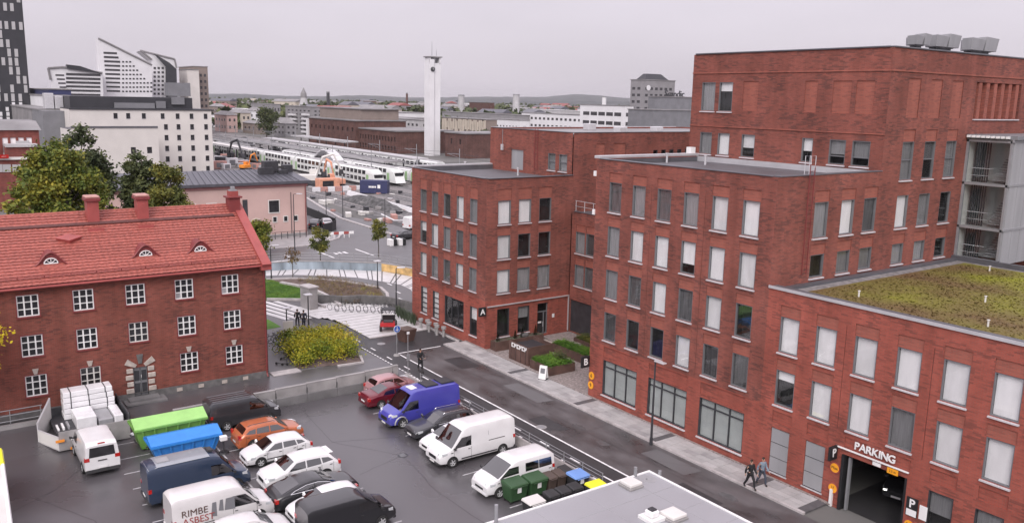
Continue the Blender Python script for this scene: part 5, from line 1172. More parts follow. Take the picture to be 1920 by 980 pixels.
def wheel_meshes(r):
    ty = cached(('tyre', r), lambda: MB().lathe([(r*.6, -.05), (r*.68, -.1), (r*.93, -.105), (r, -.07), (r, .07), (r*.93, .105), (r*.68, .1), (r*.66, .05)], 'y', 24).mesh('tyre', 'rubber', uv=False, smooth=40))
    def rim():
        mb = MB().lathe([(r*.68, -.06), (r*.68, .06), (r*.62, .085), (r*.55, .05), (r*.2, .06), (r*.16, .085), (.01, .088)], 'y', 20)
        return mb.mesh('rim', 'rim', uv=False, smooth=30)
    def spokes():
        mb = MB()
        for k in range(5):
            a = 2*math.pi*k/5; c, s_ = math.cos(a), math.sin(a)
            q = [(r*.15, -.04), (r*.6, -.025), (r*.6, .025), (r*.15, .04)]
            mb.hexa([(u*c-v*s_, .055, u*s_+v*c) for u, v in q], [(u*c-v*s_, .098, u*s_+v*c) for u, v in q])
        return mb.mesh('spokes', 'rim', uv=False)
    def gaps():
        mb = MB()
        for k in range(5):
            a = 2*math.pi*(k+.5)/5; c, s_ = math.cos(a), math.sin(a)
            q = [(r*.27, -.012), (r*.52, -.045*r/.3), (r*.52, .045*r/.3), (r*.27, .012)]
            mb.poly([(u*c-v*s_, .066, u*s_+v*c) for u, v in q])
        return mb.mesh('spoke_gap', 'rubber', uv=False)
    return ty, cached(('rim', r), rim), cached(('spk', r), spokes), cached(('gap', r), gaps)
VEH = {}
def vehicle(label, cat, loc, rz, H, paintm, kind='car', side=(), ws=None, rear=None, wheels=(), wr=.31, wfaces=True, extra=None, name='parked_car', group='vehicles parked in the yard', plate=True, lamp_z=.62, lamp_w=.3, tail_z=.8, dark_bumper=False, mould=True, grille=(.42, .56), roofm=None, lit=False):
    t = thing(name, label, cat, loc, rz, group)
    pm = PAINT[paintm]; body = inst('body', H.mesh(pm), t); L = H.L/2
    if ws:
        inst('windshield', H.top_patch(*ws).mesh('windshield', 'glass_car', uv=False, smooth=30), t)
    if rear: inst('rear_window', H.top_patch(*rear).mesh('rear_window', 'glass_car', uv=False, smooth=30), t)
    for q in side:
        for s in (-1, 1):
            inst('side_window', H.side_patch(q, s).mesh('side_window', 'glass_car', uv=False, smooth=30), t)
    ty, rm, sp, gp2 = wheel_meshes(wr)
    for x in wheels:
        for s in (-1, 1):
            y = s*(H.w(x)-.07)
            wv = inst('wheel', ty, t, (x, y, wr), 0 if s > 0 else math.pi); inst('rim', rm, wv); inst('spoke_gap', gp2, wv); inst('spokes', sp, wv)
            # wheel arch: dark half ring on the body side
            mb = MB(); n = 14; ro = wr*1.19; pts0 = []; 
            for i in range(n+1):
                a = math.pi*i/n; pts0.append((x+ro*math.cos(a), max(.2, wr+ro*math.sin(a)*1.02)))
            pts = [(px_, s*(H.side(px_, pz)+.004), pz) for px_, pz in pts0]
            c = (x, s*(H.w(x)+.004), wr*.8)
            mb.add(pts+[c], [((i, i+1, n+1) if s < 0 else (i+1, i, n+1)) for i in range(n)])
            inst('wheel_arch', mb.mesh('wheel_arch', 'black', uv=False), t)
    lm = 'headlamp'
    for s in (-1, 1):
        xh = L-.22; w_ = H.w(xh)
        hl = MB().hexa([(L-.02, s*(w_*.62), lamp_z-.09), (L-.2, s*(w_+.0), lamp_z-.07), (L-.5, s*(H.w(L-.5)+.008), lamp_z+.0), (L-.14, s*w_*.62, lamp_z-.05)][::1 if s > 0 else -1],
                       [(L-.06, s*(w_*.62), lamp_z+.07), (L-.22, s*(w_+.0), lamp_z+.1), (L-.52, s*(H.w(L-.5)+.006), lamp_z+.12), (L-.2, s*w_*.62, lamp_z+.1)][::1 if s > 0 else -1])
        inst('headlight', hl.mesh('headlight', lm, uv=False), t)
        xt = -L; wt_ = H.w(xt+.1)
        tl = MB().hexa([(xt-.015, s*wt_*.72, tail_z-.12), (xt-.012, s*(wt_+.012), tail_z-.12), (xt+.16, s*(H.w(xt+.2)+.014), tail_z-.1), (xt+.1, s*wt_*.72, tail_z-.12)][::-1 if s > 0 else 1],
                       [(xt-.0, s*wt_*.72, tail_z+.1), (xt+.0, s*(wt_+.01), tail_z+.1), (xt+.17, s*(H.side(xt+.2, tail_z+.12)+.014), tail_z+.12), (xt+.1, s*wt_*.72, tail_z+.1)][::-1 if s > 0 else 1])
        inst('tail_light', tl.mesh('tail_light', 'taillamp', uv=False), t)
        xm = ws[0]-.12 if ws else L*.4
        zm = H.belt(xm)+.08
        mr = MB().hexa([(xm-.08, s*(H.w(xm)-.03), zm-.03), (xm+.02, s*(H.w(xm)-.03), zm-.03), (xm+.04, s*(H.w(xm)+.2), zm-.02), (xm-.1, s*(H.w(xm)+.2), zm-.02)][::1 if s > 0 else -1],
                       [(xm-.09, s*(H.w(xm)+.02), zm+.08), (xm+.01, s*(H.w(xm)+.02), zm+.08), (xm+.01, s*(H.w(xm)+.21), zm+.14), (xm-.1, s*(H.w(xm)+.21), zm+.14)][::1 if s > 0 else -1])
        inst('mirror', mr.mesh('mirror', pm if kind == 'car' else MATS['plastic_dark'], uv=False), t)
        # door seams and handles
        if side:
            xa = side[0][1][0]
            for xx in [q[1][0] for q in side]+[side[0][0][0]-.02]:
                z0, z1 = .33, H.belt(xx)-.01
                inst('door_seam', MB().add([(xx-.008, s*(H.side(xx, z0)+.006), z0), (xx+.008, s*(H.side(xx, z0)+.006), z0), (xx+.008, s*(H.side(xx, z1)+.006), z1), (xx-.008, s*(H.side(xx, z1)+.006), z1)], [(0, 1, 2, 3) if s < 0 else (3, 2, 1, 0)]).mesh('door_seam', 'black', uv=False), t)
                inst('door_handle', MB().box(xx+.08, xx+.24, s*(H.side(xx, z1)+.012)-.012, s*(H.side(xx, z1)+.012)+.012, z1-.14, z1-.11).mesh('door_handle', 'plastic_dark', uv=False), t)
        if mould and len(wheels) == 2:
            a, b = wheels[0]-wr*1.25, wheels[1]+wr*1.25
            inst('side_moulding', MB().box(b, a, s*(H.hw+.004)-.012, s*(H.hw+.004)+.012, .42, .48).mesh('side_moulding', 'plastic_dark', uv=False), t)
            inst('sill_trim', MB().box(b, a, s*(H.hw*.975)-.02, s*(H.hw*.975)+.02, .2, .27).mesh('sill_trim', 'plastic_dark', uv=False), t)
    wn = H.w(L)
    g0, g1 = grille
    inst('grille', MB().box(L-.02, L+.012, -wn*.5, wn*.5, g0, g1).mesh('grille', 'black', uv=False), t)
    inst('front_bumper', bevel_mesh(MB().box(L-.16, L+.035, -wn*.97, wn*.97, .24, .4), 'plastic_dark' if dark_bumper else pm), t)
    inst('rear_bumper', bevel_mesh(MB().box(-L-.04, -L+.12, -H.w(-L)*.99, H.w(-L)*.99, .28, .5), 'plastic_dark' if dark_bumper else pm), t)
    if plate:
        inst('number_plate', MB().box(L+.03, L+.045, -.26, .26, .3, .41).mesh('number_plate', 'white_paint', uv=False), t)
        inst('number_plate', MB().box(-L-.055, -L-.04, -.26, .26, .5 if kind == 'car' else .55, .61 if kind == 'car' else .66).mesh('number_plate', 'white_paint', uv=False), t)
    if extra: extra(t, H)
    return t
def bevel_mesh(mb, m):
    me = mb.mesh('bumper', m, uv=False)
    bm = bmesh.new(); bm.from_mesh(me); bmesh.ops.bevel(bm, geom=bm.edges[:], offset=.03, segments=2, affect='EDGES'); bm.to_mesh(me); bm.free(); return me

def hatch(L=4.2, hw=.86, h=1.44, zc=.92):
    k = L/4.2; s = h/1.44
    top = [(2.1*k, .52), (2.07*k, .68), (1.9*k, .78), (1.15*k, .95), (.38*k, 1.36*s), (0*k, 1.43*s), (-.9*k, 1.41*s), (-1.5*k, 1.30*s), (-1.85*k, 1.0), (-2.02*k, .92), (-2.1*k, .6)]
    belt = [(2.1*k, .6), (1.3*k, .86), (-1.7*k, .96), (-2.1*k, .75)]
    return Hull(L, hw, top, belt, tumble=.36)
def hatch_win(k=1.0, s=1.0):
    return dict(side=[((.88*k, .93*s), (-.12*k, .94*s), (-.12*k, 1.30*s), (.32*k, 1.27*s)), ((-.2*k, .95*s), (-1.05*k, .97*s), (-.95*k, 1.28*s), (-.2*k, 1.30*s)), ((-1.12*k, .99*s), (-1.6*k, 1.05*s), (-1.4*k, 1.2*s), (-1.04*k, 1.26*s))],
                ws=(1.1*k, .42*k, .93, .9), rear=(-1.53*k, -1.84*k, .85, .9), wheels=(1.28*k, -1.24*k))
def sedan(L=4.7, hw=.9, h=1.43):
    k = L/4.7
    top = [(2.35*k, .5), (2.32*k, .68), (2.1*k, .78), (1.1*k, .94), (.35*k, 1.34), (0, 1.42), (-.6*k, 1.40), (-1.1*k, 1.24), (-1.6*k, 1.06), (-2.2*k, 1.02), (-2.32*k, .95), (-2.35*k, .6)]
    belt = [(2.35*k, .6), (1.3*k, .86), (-1.6*k, .96), (-2.35*k, .8)]
    return Hull(L, hw, top, belt, tumble=.38)
def sedan_win(k=1.0):
    return dict(side=[((.85*k, .93), (-.15*k, .95), (-.15*k, 1.29), (.32*k, 1.25)), ((-.23*k, .95), (-1.15*k, .98), (-.95*k, 1.2), (-.23*k, 1.29))],
                ws=(1.06*k, .4*k, .93, .9), rear=(-.68*k, -1.5*k, .86, .9), wheels=(1.42*k, -1.36*k))
def suv(L=4.5, hw=.92, h=1.66):
    k = L/4.5; s = h/1.66
    top = [(2.25*k, .6), (2.22*k, .85*s), (2.05*k, .95*s), (1.2*k, 1.1*s), (.5*k, 1.54*s), (.1*k, 1.64*s), (-1.1*k, 1.63*s), (-1.65*k, 1.55*s), (-2.0*k, 1.15*s), (-2.18*k, 1.05*s), (-2.25*k, .7)]
    belt = [(2.25*k, .7*s), (1.3*k, 1.0*s), (-1.8*k, 1.12*s), (-2.25*k, .9*s)]
    return Hull(L, hw, top, belt, zb=.26, tumble=.34)
def suv_win(k=1.0, s=1.0):
    return dict(side=[((.95*k, 1.08*s), (-.1*k, 1.1*s), (-.1*k, 1.5*s), (.42*k, 1.46*s)), ((-.18*k, 1.1*s), (-1.05*k, 1.13*s), (-1.0*k, 1.48*s), (-.18*k, 1.5*s)), ((-1.13*k, 1.15*s), (-1.78*k, 1.22*s), (-1.5*k, 1.42*s), (-1.08*k, 1.47*s))],
                ws=(1.14*k, .52*k, .93, .9), rear=(-1.68*k, -1.98*k, .85, .9), wheels=(1.36*k, -1.3*k), wr=.35, lamp_z=.82, tail_z=.98, grille=(.55, .75))
def coupe(L=4.95, hw=.95):
    top = [(2.47, .55), (2.44, .76), (2.2, .88), (1.15, 1.02), (.3, 1.42), (-.2, 1.5), (-.9, 1.44), (-1.7, 1.22), (-2.25, 1.05), (-2.42, .98), (-2.47, .65)]
    belt = [(2.47, .65), (1.3, .96), (-1.9, 1.04), (-2.47, .85)]
    return Hull(L, hw, top, belt, tumble=.42)
def estate(L=4.95, hw=.92):
    top = [(2.47, .5), (2.44, .7), (2.25, .8), (1.15, .96), (.35, 1.36), (0, 1.44), (-1.4, 1.43), (-1.9, 1.34), (-2.25, 1.0), (-2.42, .92), (-2.47, .6)]
    belt = [(2.47, .6), (1.3, .88), (-1.9, .97), (-2.47, .75)]
    return Hull(L, hw, top, belt, tumble=.36)
def van(L=5.3, hw=.99, h=2.1, hood=1.2, snout=.85, slope=.95, tum=.10):
    F = L/2; xc = F-snout
    top = [(F, .6), (F-.03, .92), (F-.2, 1.03), (xc, hood), (xc-slope, h-.1), (xc-slope-.35, h), (-F+.25, h), (-F+.06, h-.06), (-F, h-.2)]
    belt = [(F, .7), (xc, hood-.1), (xc-.4, 1.15), (-F, 1.15)]
    return Hull(L, hw, top, belt, zb=.26, tumble=tum, nose=.16, tail=.02, rr=.16), xc
def van_win(H, xc, slope, h, cab=1.15):
    return dict(ws=(xc+.02, xc-slope+.1, .95, .93), side=[((xc-.12, 1.2), (xc-cab-.25, 1.22), (xc-cab-.25, min(h-.3, 1.82)), (xc-.72, min(h-.3, 1.80)))])

N_, S_ = R(90), R(-90)      # nose to +Y, nose to -Y
# --- right hand column
def dark_roof_boxes(t, H):
    for x0 in (-.2, -1.5): inst('roof_panel', bevel_mesh(MB().box(x0-1.05, x0, -.6, .6, 2.46, 2.56), 'metal_dark'), t)
    inst('roof_hatch', bevel_mesh(MB().box(.35, .9, -.4, .4, 2.42, 2.5), 'white_paint'), t)
    for s in (-1, 1): inst('arch_flare', MB().tube([(2.0+.47*math.cos(a), s*1.03, .38+.5*math.sin(a)) for a in [math.pi*i/8 for i in range(9)]], .06, 5).mesh('arch_flare', 'cladding', uv=False), t)
vehicle('dark red sedan nearest the retaining wall', 'car', (-54.75, 28.35, LOT), N_, sedan(4.75, .91), 'red', **sedan_win(4.75/4.7), mould=False)
vehicle('reddish car with sky reflection painted pale into its colour, half hidden behind the dark red sedan', 'car', (-56.6, 29.2, LOT), N_, hatch(3.9, .84, 1.5), 'red_reflection', **hatch_win(3.9/4.2, 1.04), mould=False)
H_, xc_ = van(5.6, 1.03, 2.45, 1.25, .8, .95)
vehicle('bright blue high panel van with dark panels on its roof', 'van', (-50.6, 28.35, LOT), S_, H_, 'blue', kind='van', name='parked_van', **van_win(H_, xc_, .95, 2.45), wheels=(1.85, -1.75), wr=.36, lamp_z=.95, tail_z=1.1, dark_bumper=True, extra=dark_roof_boxes, grille=(.55, .8))
def rails(t, H):
    for s in (-1, 1): inst('roof_rail', MB().tube([(.2, s*.58, 1.46), (.1, s*.58, 1.53), (-1.5, s*.58, 1.52), (-1.7, s*.58, 1.42)], .022, 5).mesh('roof_rail', 'chrome', uv=False), t)
    for s in (-1, 1): inst('window_trim', MB().tube([(.9, s*(H.side(.9, .92)+.02), .93), (-1.9, s*(H.side(-1.9, .97)+.02), .98), (-1.7, s*(H.side(-1.7, 1.25)+.02), 1.26)], .014, 4).mesh('window_trim', 'chrome', uv=False), t)
vehicle('dark grey estate car with silver roof rails between the blue van and a white hatchback', 'car', (-47.75, 28.5, LOT), S_, estate(), 'graphite', side=[((.88, .94), (-.15, .95), (-.15, 1.31), (.32, 1.27)), ((-.23, .95), (-1.1, .97), (-1.1, 1.31), (-.23, 1.31)), ((-1.18, .98), (-2.0, 1.02), (-1.75, 1.26), (-1.18, 1.31))], ws=(1.1, .42, .93, .9), rear=(-1.92, -2.22, .85, .9), wheels=(1.5, -1.4), extra=rails, mould=False)
vehicle('white hatchback squeezed between the grey estate and the white panel van', 'car', (-45.05, 27.75, LOT), S_, hatch(4.2, .87, 1.47), 'white', **hatch_win(1, 1.02), mould=False)
def panel_lines(t, H, hh=1.85):
    for s in (-1, 1):
        for xx in (.55, -.75):
            inst('panel_seam', MB().add([(xx-.01, s*(H.side(xx, .4)+.006), .4), (xx+.01, s*(H.side(xx, .4)+.006), .4), (xx+.01, s*(H.side(xx, hh)+.006), hh), (xx-.01, s*(H.side(xx, hh)+.006), hh)], [(0, 1, 2, 3) if s < 0 else (3, 2, 1, 0)]).mesh('panel_seam', 'cladding_mid', uv=False), t)
        inst('slide_rail', MB().box(-2.0, -.75, s*(H.side(-1, 1.22))-.015, s*H.side(-1, 1.22)+.015, 1.2, 1.24).mesh('slide_rail', 'plastic_dark', uv=False), t)
        inst('sill_trim', MB().box(-1.4, 1.3, s*(H.hw*.99)-.02, s*(H.hw*.99)+.02, .42, .5).mesh('sill_trim', 'plastic_dark', uv=False), t)
H_, xc_ = van(5.65, 1.0, 2.4, 1.2, .85, .9)
vehicle('white high roof panel van with closed sides in the right hand row', 'van', (-43.25, 28.0, LOT), S_, H_, 'white', kind='van', name='parked_van', **van_win(H_, xc_, .9, 2.4), wheels=(1.95, -1.83), wr=.34, lamp_z=.9, tail_z=1.1, dark_bumper=True, mould=False, extra=panel_lines, grille=(.55, .75))
H_, xc_ = van(4.8, .96, 1.95, 1.15, .75, 1.05)
vw = van_win(H_, xc_, 1.05, 1.95); vw['side'] += [((-.25, 1.2), (-1.2, 1.2), (-1.2, 1.7), (-.25, 1.7)), ((-1.24, 1.2), (-2.2, 1.2), (-2.15, 1.68), (-1.24, 1.7))]
vehicle('white minibus with dark tinted side windows beside the green bins', 'van', (-38.2, 27.75, LOT), S_, H_, 'white', kind='van', name='parked_van', **vw, wheels=(1.58, -1.5), wr=.33, lamp_z=.85, tail_z=1.1, mould=False, grille=(.5, .62))
# --- middle column
H_, xc_ = van(4.9, .99, 2.06, 1.18, .82, .9)
vehicle('dark grey panel van backed against the retaining wall beside the green skip', 'van', (-56.55, 17.6, LOT), N_, H_, 'charcoal', kind='van', name='parked_van', **van_win(H_, xc_, .9, 2.06), wheels=(1.55, -1.38), wr=.34, lamp_z=.9, tail_z=1.1, dark_bumper=True, mould=False, grille=(.55, .75), extra=lambda t, H: [inst('roof_rib', MB().box(-2.2, .4, y-.03, y+.03, 2.07, 2.1).mesh('roof_rib', 'cladding_mid', uv=False), t) for y in (-.6, -.2, .2, .6)])
vehicle('orange compact sport utility car behind the white five door hatchback', 'car', (-52.35, 17.9, LOT), N_, suv(4.35, .9, 1.58), 'orange', **suv_win(4.35/4.5, .95), mould=False, extra=lambda t, H: [inst('roof_rail', MB().tube([(.3, s*.55, 1.58), (.2, s*.55, 1.63), (-1.3, s*.55, 1.62), (-1.5, s*.55, 1.55)], .02, 5).mesh('roof_rail', 'plastic_dark', uv=False), t) for s in (-1, 1)])
vehicle('white five door hatchback with dark side strips nose to the bay line', 'car', (-49.55, 17.45, LOT), S_, hatch(4.2, .86, 1.45), 'white', **hatch_win())
def rear_spoiler(t, H): inst('spoiler', bevel_mesh(MB().box(-1.98, -1.62, -.58, .58, 1.50, 1.56), PAINT['white']), t)
vehicle('white sport utility car between the white hatchback and the black coupe', 'car', (-45.75, 17.45, LOT), S_, suv(4.6, .92, 1.66), 'white', **suv_win(4.6/4.5), mould=False, extra=rear_spoiler)
def chrome_line(t, H):
    for s in (-1, 1):
        q = [(1.0, 1.05), (.6, 1.24), (.0, 1.36), (-.7, 1.34), (-1.4, 1.18), (-1.65, 1.06), (1.0, 1.03)]
        inst('window_trim', MB().tube([(x, s*(H.side(x, z)+.022), z) for x, z in q], .018, 4).mesh('window_trim', 'chrome', uv=False), t)
vehicle('shiny black coupe shaped car with bright window trim', 'car', (-43.05, 17.2, LOT), N_, coupe(), 'black', side=[((.9, 1.06), (-.2, 1.07), (-.2, 1.35), (.3, 1.32)), ((-.26, 1.07), (-1.45, 1.08), (-.9, 1.27), (-.26, 1.35))], ws=(1.1, .36, .93, .9), rear=(-1.05, -2.1, .86, .9), wheels=(1.5, -1.4), wr=.36, extra=chrome_line, mould=False)
vehicle('white hatchback wedged between the black coupe and the black van', 'car', (-40.95, 17.2, LOT), S_, hatch(4.25, .88, 1.5), 'white', **hatch_win(1.01, 1.04), mould=False)
H_, xc_ = van(5.0, .97, 1.98, 1.15, .8, 1.05)
vehicle('black van at the bottom edge with wet roof', 'van', (-38.9, 17.4, LOT), N_, H_, 'black', kind='van', name='parked_van', **van_win(H_, xc_, 1.05, 1.98), wheels=(1.6, -1.5), wr=.34, lamp_z=.85, tail_z=1.1, mould=False, grille=(.5, .65))
# --- left column
H_, xc_ = van(5.65, 1.0, 2.35, 1.2, .85, .9)
vehicle('navy blue long panel van with grey roof in front of the blue skip', 'van', (-47.45, 12.0, LOT), N_, H_, 'navy', kind='van', name='parked_van', **van_win(H_, xc_, .9, 2.35), wheels=(1.95, -1.83), wr=.34, lamp_z=.9, tail_z=1.1, dark_bumper=True, mould=False, grille=(.55, .75),
        extra=lambda t, H: [inst('roof_skin', H.top_patch(.55, -2.75, .97, .97, .012).mesh('roof_skin', PAINT['vanroof'], uv=False, smooth=30), t), inst('roof_hatch', bevel_mesh(MB().box(-2.2, -1.5, -.35, .35, 2.36, 2.44), 'cladding'), t), inst('roof_spoiler', bevel_mesh(MB().box(.6, .9, -.3, .3, 2.36, 2.5), 'plastic_dark'), t)])
def rimbe(t, H):
    s = -1
    for txt, z, sz, x in (('RIMBE', 1.48, .50, -1.55), ('ASBEST', 1.06, .50, -1.38)):
        o = lettering(txt, 'corten' if txt == 'RIMBE' else 'red_metal', t, (x, s*(H.side(x, z)+.018), z), 0, sz, .004); o.rotation_euler = (R(-4), 0, 0)
    for (x0, x1, z0, z1) in ((-.75, -.45, 1.0, 1.75), (-.35, -.1, 1.2, 1.8), (-.05, .5, 1.15, 1.8)):
        inst('print_panel', H.side_patch(((x1, z0), (x0, z0+.05), (x0+.1, z1), (x1, z1)), s, .014).mesh('print_panel', 'cladding_mid', uv=False), t)
    inst('print_stripe', H.side_patch(((-.6, .78), (-2.4, .72), (-2.4, .75), (-.6, .82)), s, .014).mesh('print_stripe', 'black', uv=False), t)
H_, xc_ = van(5.3, 1.0, 2.3, 1.2, .85, .9)
vehicle('white panel van lettered RIMBE ASBEST on its side', 'van', (-43.05, 12.0, LOT), N_, H_, 'cream', kind='van', name='parked_van', **van_win(H_, xc_, .9, 2.3), wheels=(1.75, -1.6), wr=.34, lamp_z=.9, tail_z=1.1, mould=False, grille=(.55, .75), extra=rimbe)
vehicle('white car at the bottom edge next to the lettered van', 'car', (-40.3, 12.6, LOT), N_, hatch(4.2, .87, 1.48), 'cream', **hatch_win(1, 1.03), mould=False)
def van_rear(t, H):
    L = H.L/2
    inst('rear_window', MB().hexa([(-L-.012, -.72, 1.25), (-L-.012, .72, 1.25), (-L+.01, .72, 1.25), (-L+.01, -.72, 1.25)][::-1], [(-L-.012, -.66, 1.85), (-L-.012, .66, 1.85), (-L+.01, .66, 1.85), (-L+.01, -.66, 1.85)][::-1]).mesh('rear_window', 'pane_dark', uv=False), t)
    inst('tailgate_handle', MB().box(-L-.03, -L, -.25, .25, .98, 1.04).mesh('tailgate_handle', 'plastic_dark', uv=False), t); inst('high_brake_light', MB().box(-L+.02, -L+.12, -.2, .2, 2.04, 2.08).mesh('high_brake_light', 'taillamp', uv=False), t)
H_, xc_ = van(5.0, .98, 2.1, 1.18, .8, 1.0)
vehicle('white van seen from behind in front of the flatbed with packages', 'van', (-55.15, 7.95, LOT), math.pi, H_, 'white', kind='van', name='parked_van', **van_win(H_, xc_, 1.0, 2.1), wheels=(1.6, -1.5), wr=.34, lamp_z=.9, tail_z=1.15, dark_bumper=True, mould=False, extra=van_rear)
# --- car inside the garage, cars beyond the plaza
gc = gnd(1612, 922, 0.0)
gcar = vehicle('dark car with a lit headlight driving inside the garage mouth', 'car', (-24.0, 46.0, 0.0), S_+R(12), hatch(4.2, .87, 1.45), 'charcoal', **hatch_win(), mould=False, group='cars away from the yard')
for s in (-1, 1):
    m_ = 'lamp_lit'
    if m_ not in MATS:
        m, t_, p_ = newmat(m_); p_.inputs['Emission Color'].default_value = (1, .96, .9, 1); p_.inputs['Emission Strength'].default_value = 2.0
    inst('lit_lamp', MB().box(2.08, 2.115, s*.62-.1, s*.62+.1, .58, .66).mesh('lit_lamp', m_, uv=False), gcar)
vehicle('black car parked beyond the plaza beside the building corner', 'car', (-117.6, 63.4, 0), R(100), sedan(4.6, .9), 'black', **sedan_win(4.6/4.7), mould=False, group='cars away from the yard')
p = gnd(770, 431); H_, xc_ = van(5.2, 1.0, 2.2, 1.2, .85, .9)
vehicle('white van with red stripe half hidden behind the corner of wing A', 'van', (p.x-1, p.y+2.0, 0), R(100), H_, 'white', kind='van', name='parked_van', **van_win(H_, xc_, .9, 2.2), wheels=(1.6, -1.5), wr=.34, mould=False, group='cars away from the yard')
for i, (px, py, pm, lb) in enumerate(((591, 426, 'charcoal', 'dark car standing by the curved fence next to the pink building'), (612, 424, 'silver', 'pale car by the curved fence next to the pink building'))):
    p = gnd(px, py); vehicle(lb, 'car', (p.x, p.y, 0), R(150+i*14), hatch(4.2, .87, 1.46), pm, **hatch_win(), mould=False, group='cars away from the yard')

# red utility buggy on the plaza
ut = thing('utility_vehicle', 'small red and black utility buggy with canopy parked on the pale plaza', 'utility vehicle', (-71.2, 36.5, .03), rz=R(150))
bevel(MB().box(-1.35, .2, -.68, .68, .55, .78).build('cargo_bed', 'paint_red_bright' if 'paint_red_bright' in MATS else mat('paint_red_bright', (.45, .02, .025), .35, coat=.5), ut), .04)
for (a, b, c, d) in ((-1.35, .2, -.72, -.66), (-1.35, .2, .66, .72), (-1.4, -1.34, -.7, .7)): MB().box(a, b, c, d, .6, .98).build('bed_side', 'plastic_dark' if a > -1.36 else MATS['paint_red_bright'], ut)
bevel(MB().hexa([(.2, -.65, .35), (1.45, -.6, .35), (1.45, .6, .35), (.2, .65, .35)], [(.2, -.68, .8), (1.3, -.5, .95), (1.3, .5, .95), (.2, .68, .8)]).build('front_body', 'plastic_dark', ut), .06)
MB().box(.15, .75, -.6, .6, .8, .95).box(.15, .28, -.6, .6, .95, 1.35).build('seat', 'black', ut)
fr_ = MB()
for s in (-1, 1): fr_.tube([(1.1, s*.6, .9), (.75, s*.62, 1.85), (-.1, s*.62, 1.88), (-.15, s*.66, .7)], .035, 6)
fr_.tube([(.75, -.62, 1.85), (.75, .62, 1.85)], .035, 6).tube([(-.1, -.62, 1.88), (-.1, .62, 1.88)], .035, 6); fr_.build('roll_cage', 'black', ut)
bevel(MB().box(-.2, .9, -.7, .7, 1.88, 1.95).build('canopy', 'black', ut), .03); MB().box(-1.3, -.7, -.5, .4, .78, 1.1).build('load', 'plastic_dark', ut); MB().box(-.15, -.1, -.6, .6, 1.45, 1.55).build('rear_bar', 'white_paint', ut)
ty, rm, sp, gp2 = wheel_meshes(.32)
for x_ in (.95, -.85):
    for s in (-1, 1): wv = inst('wheel', ty, ut, (x_, s*.68, .32), 0 if s > 0 else math.pi); inst('rim', rm, wv)

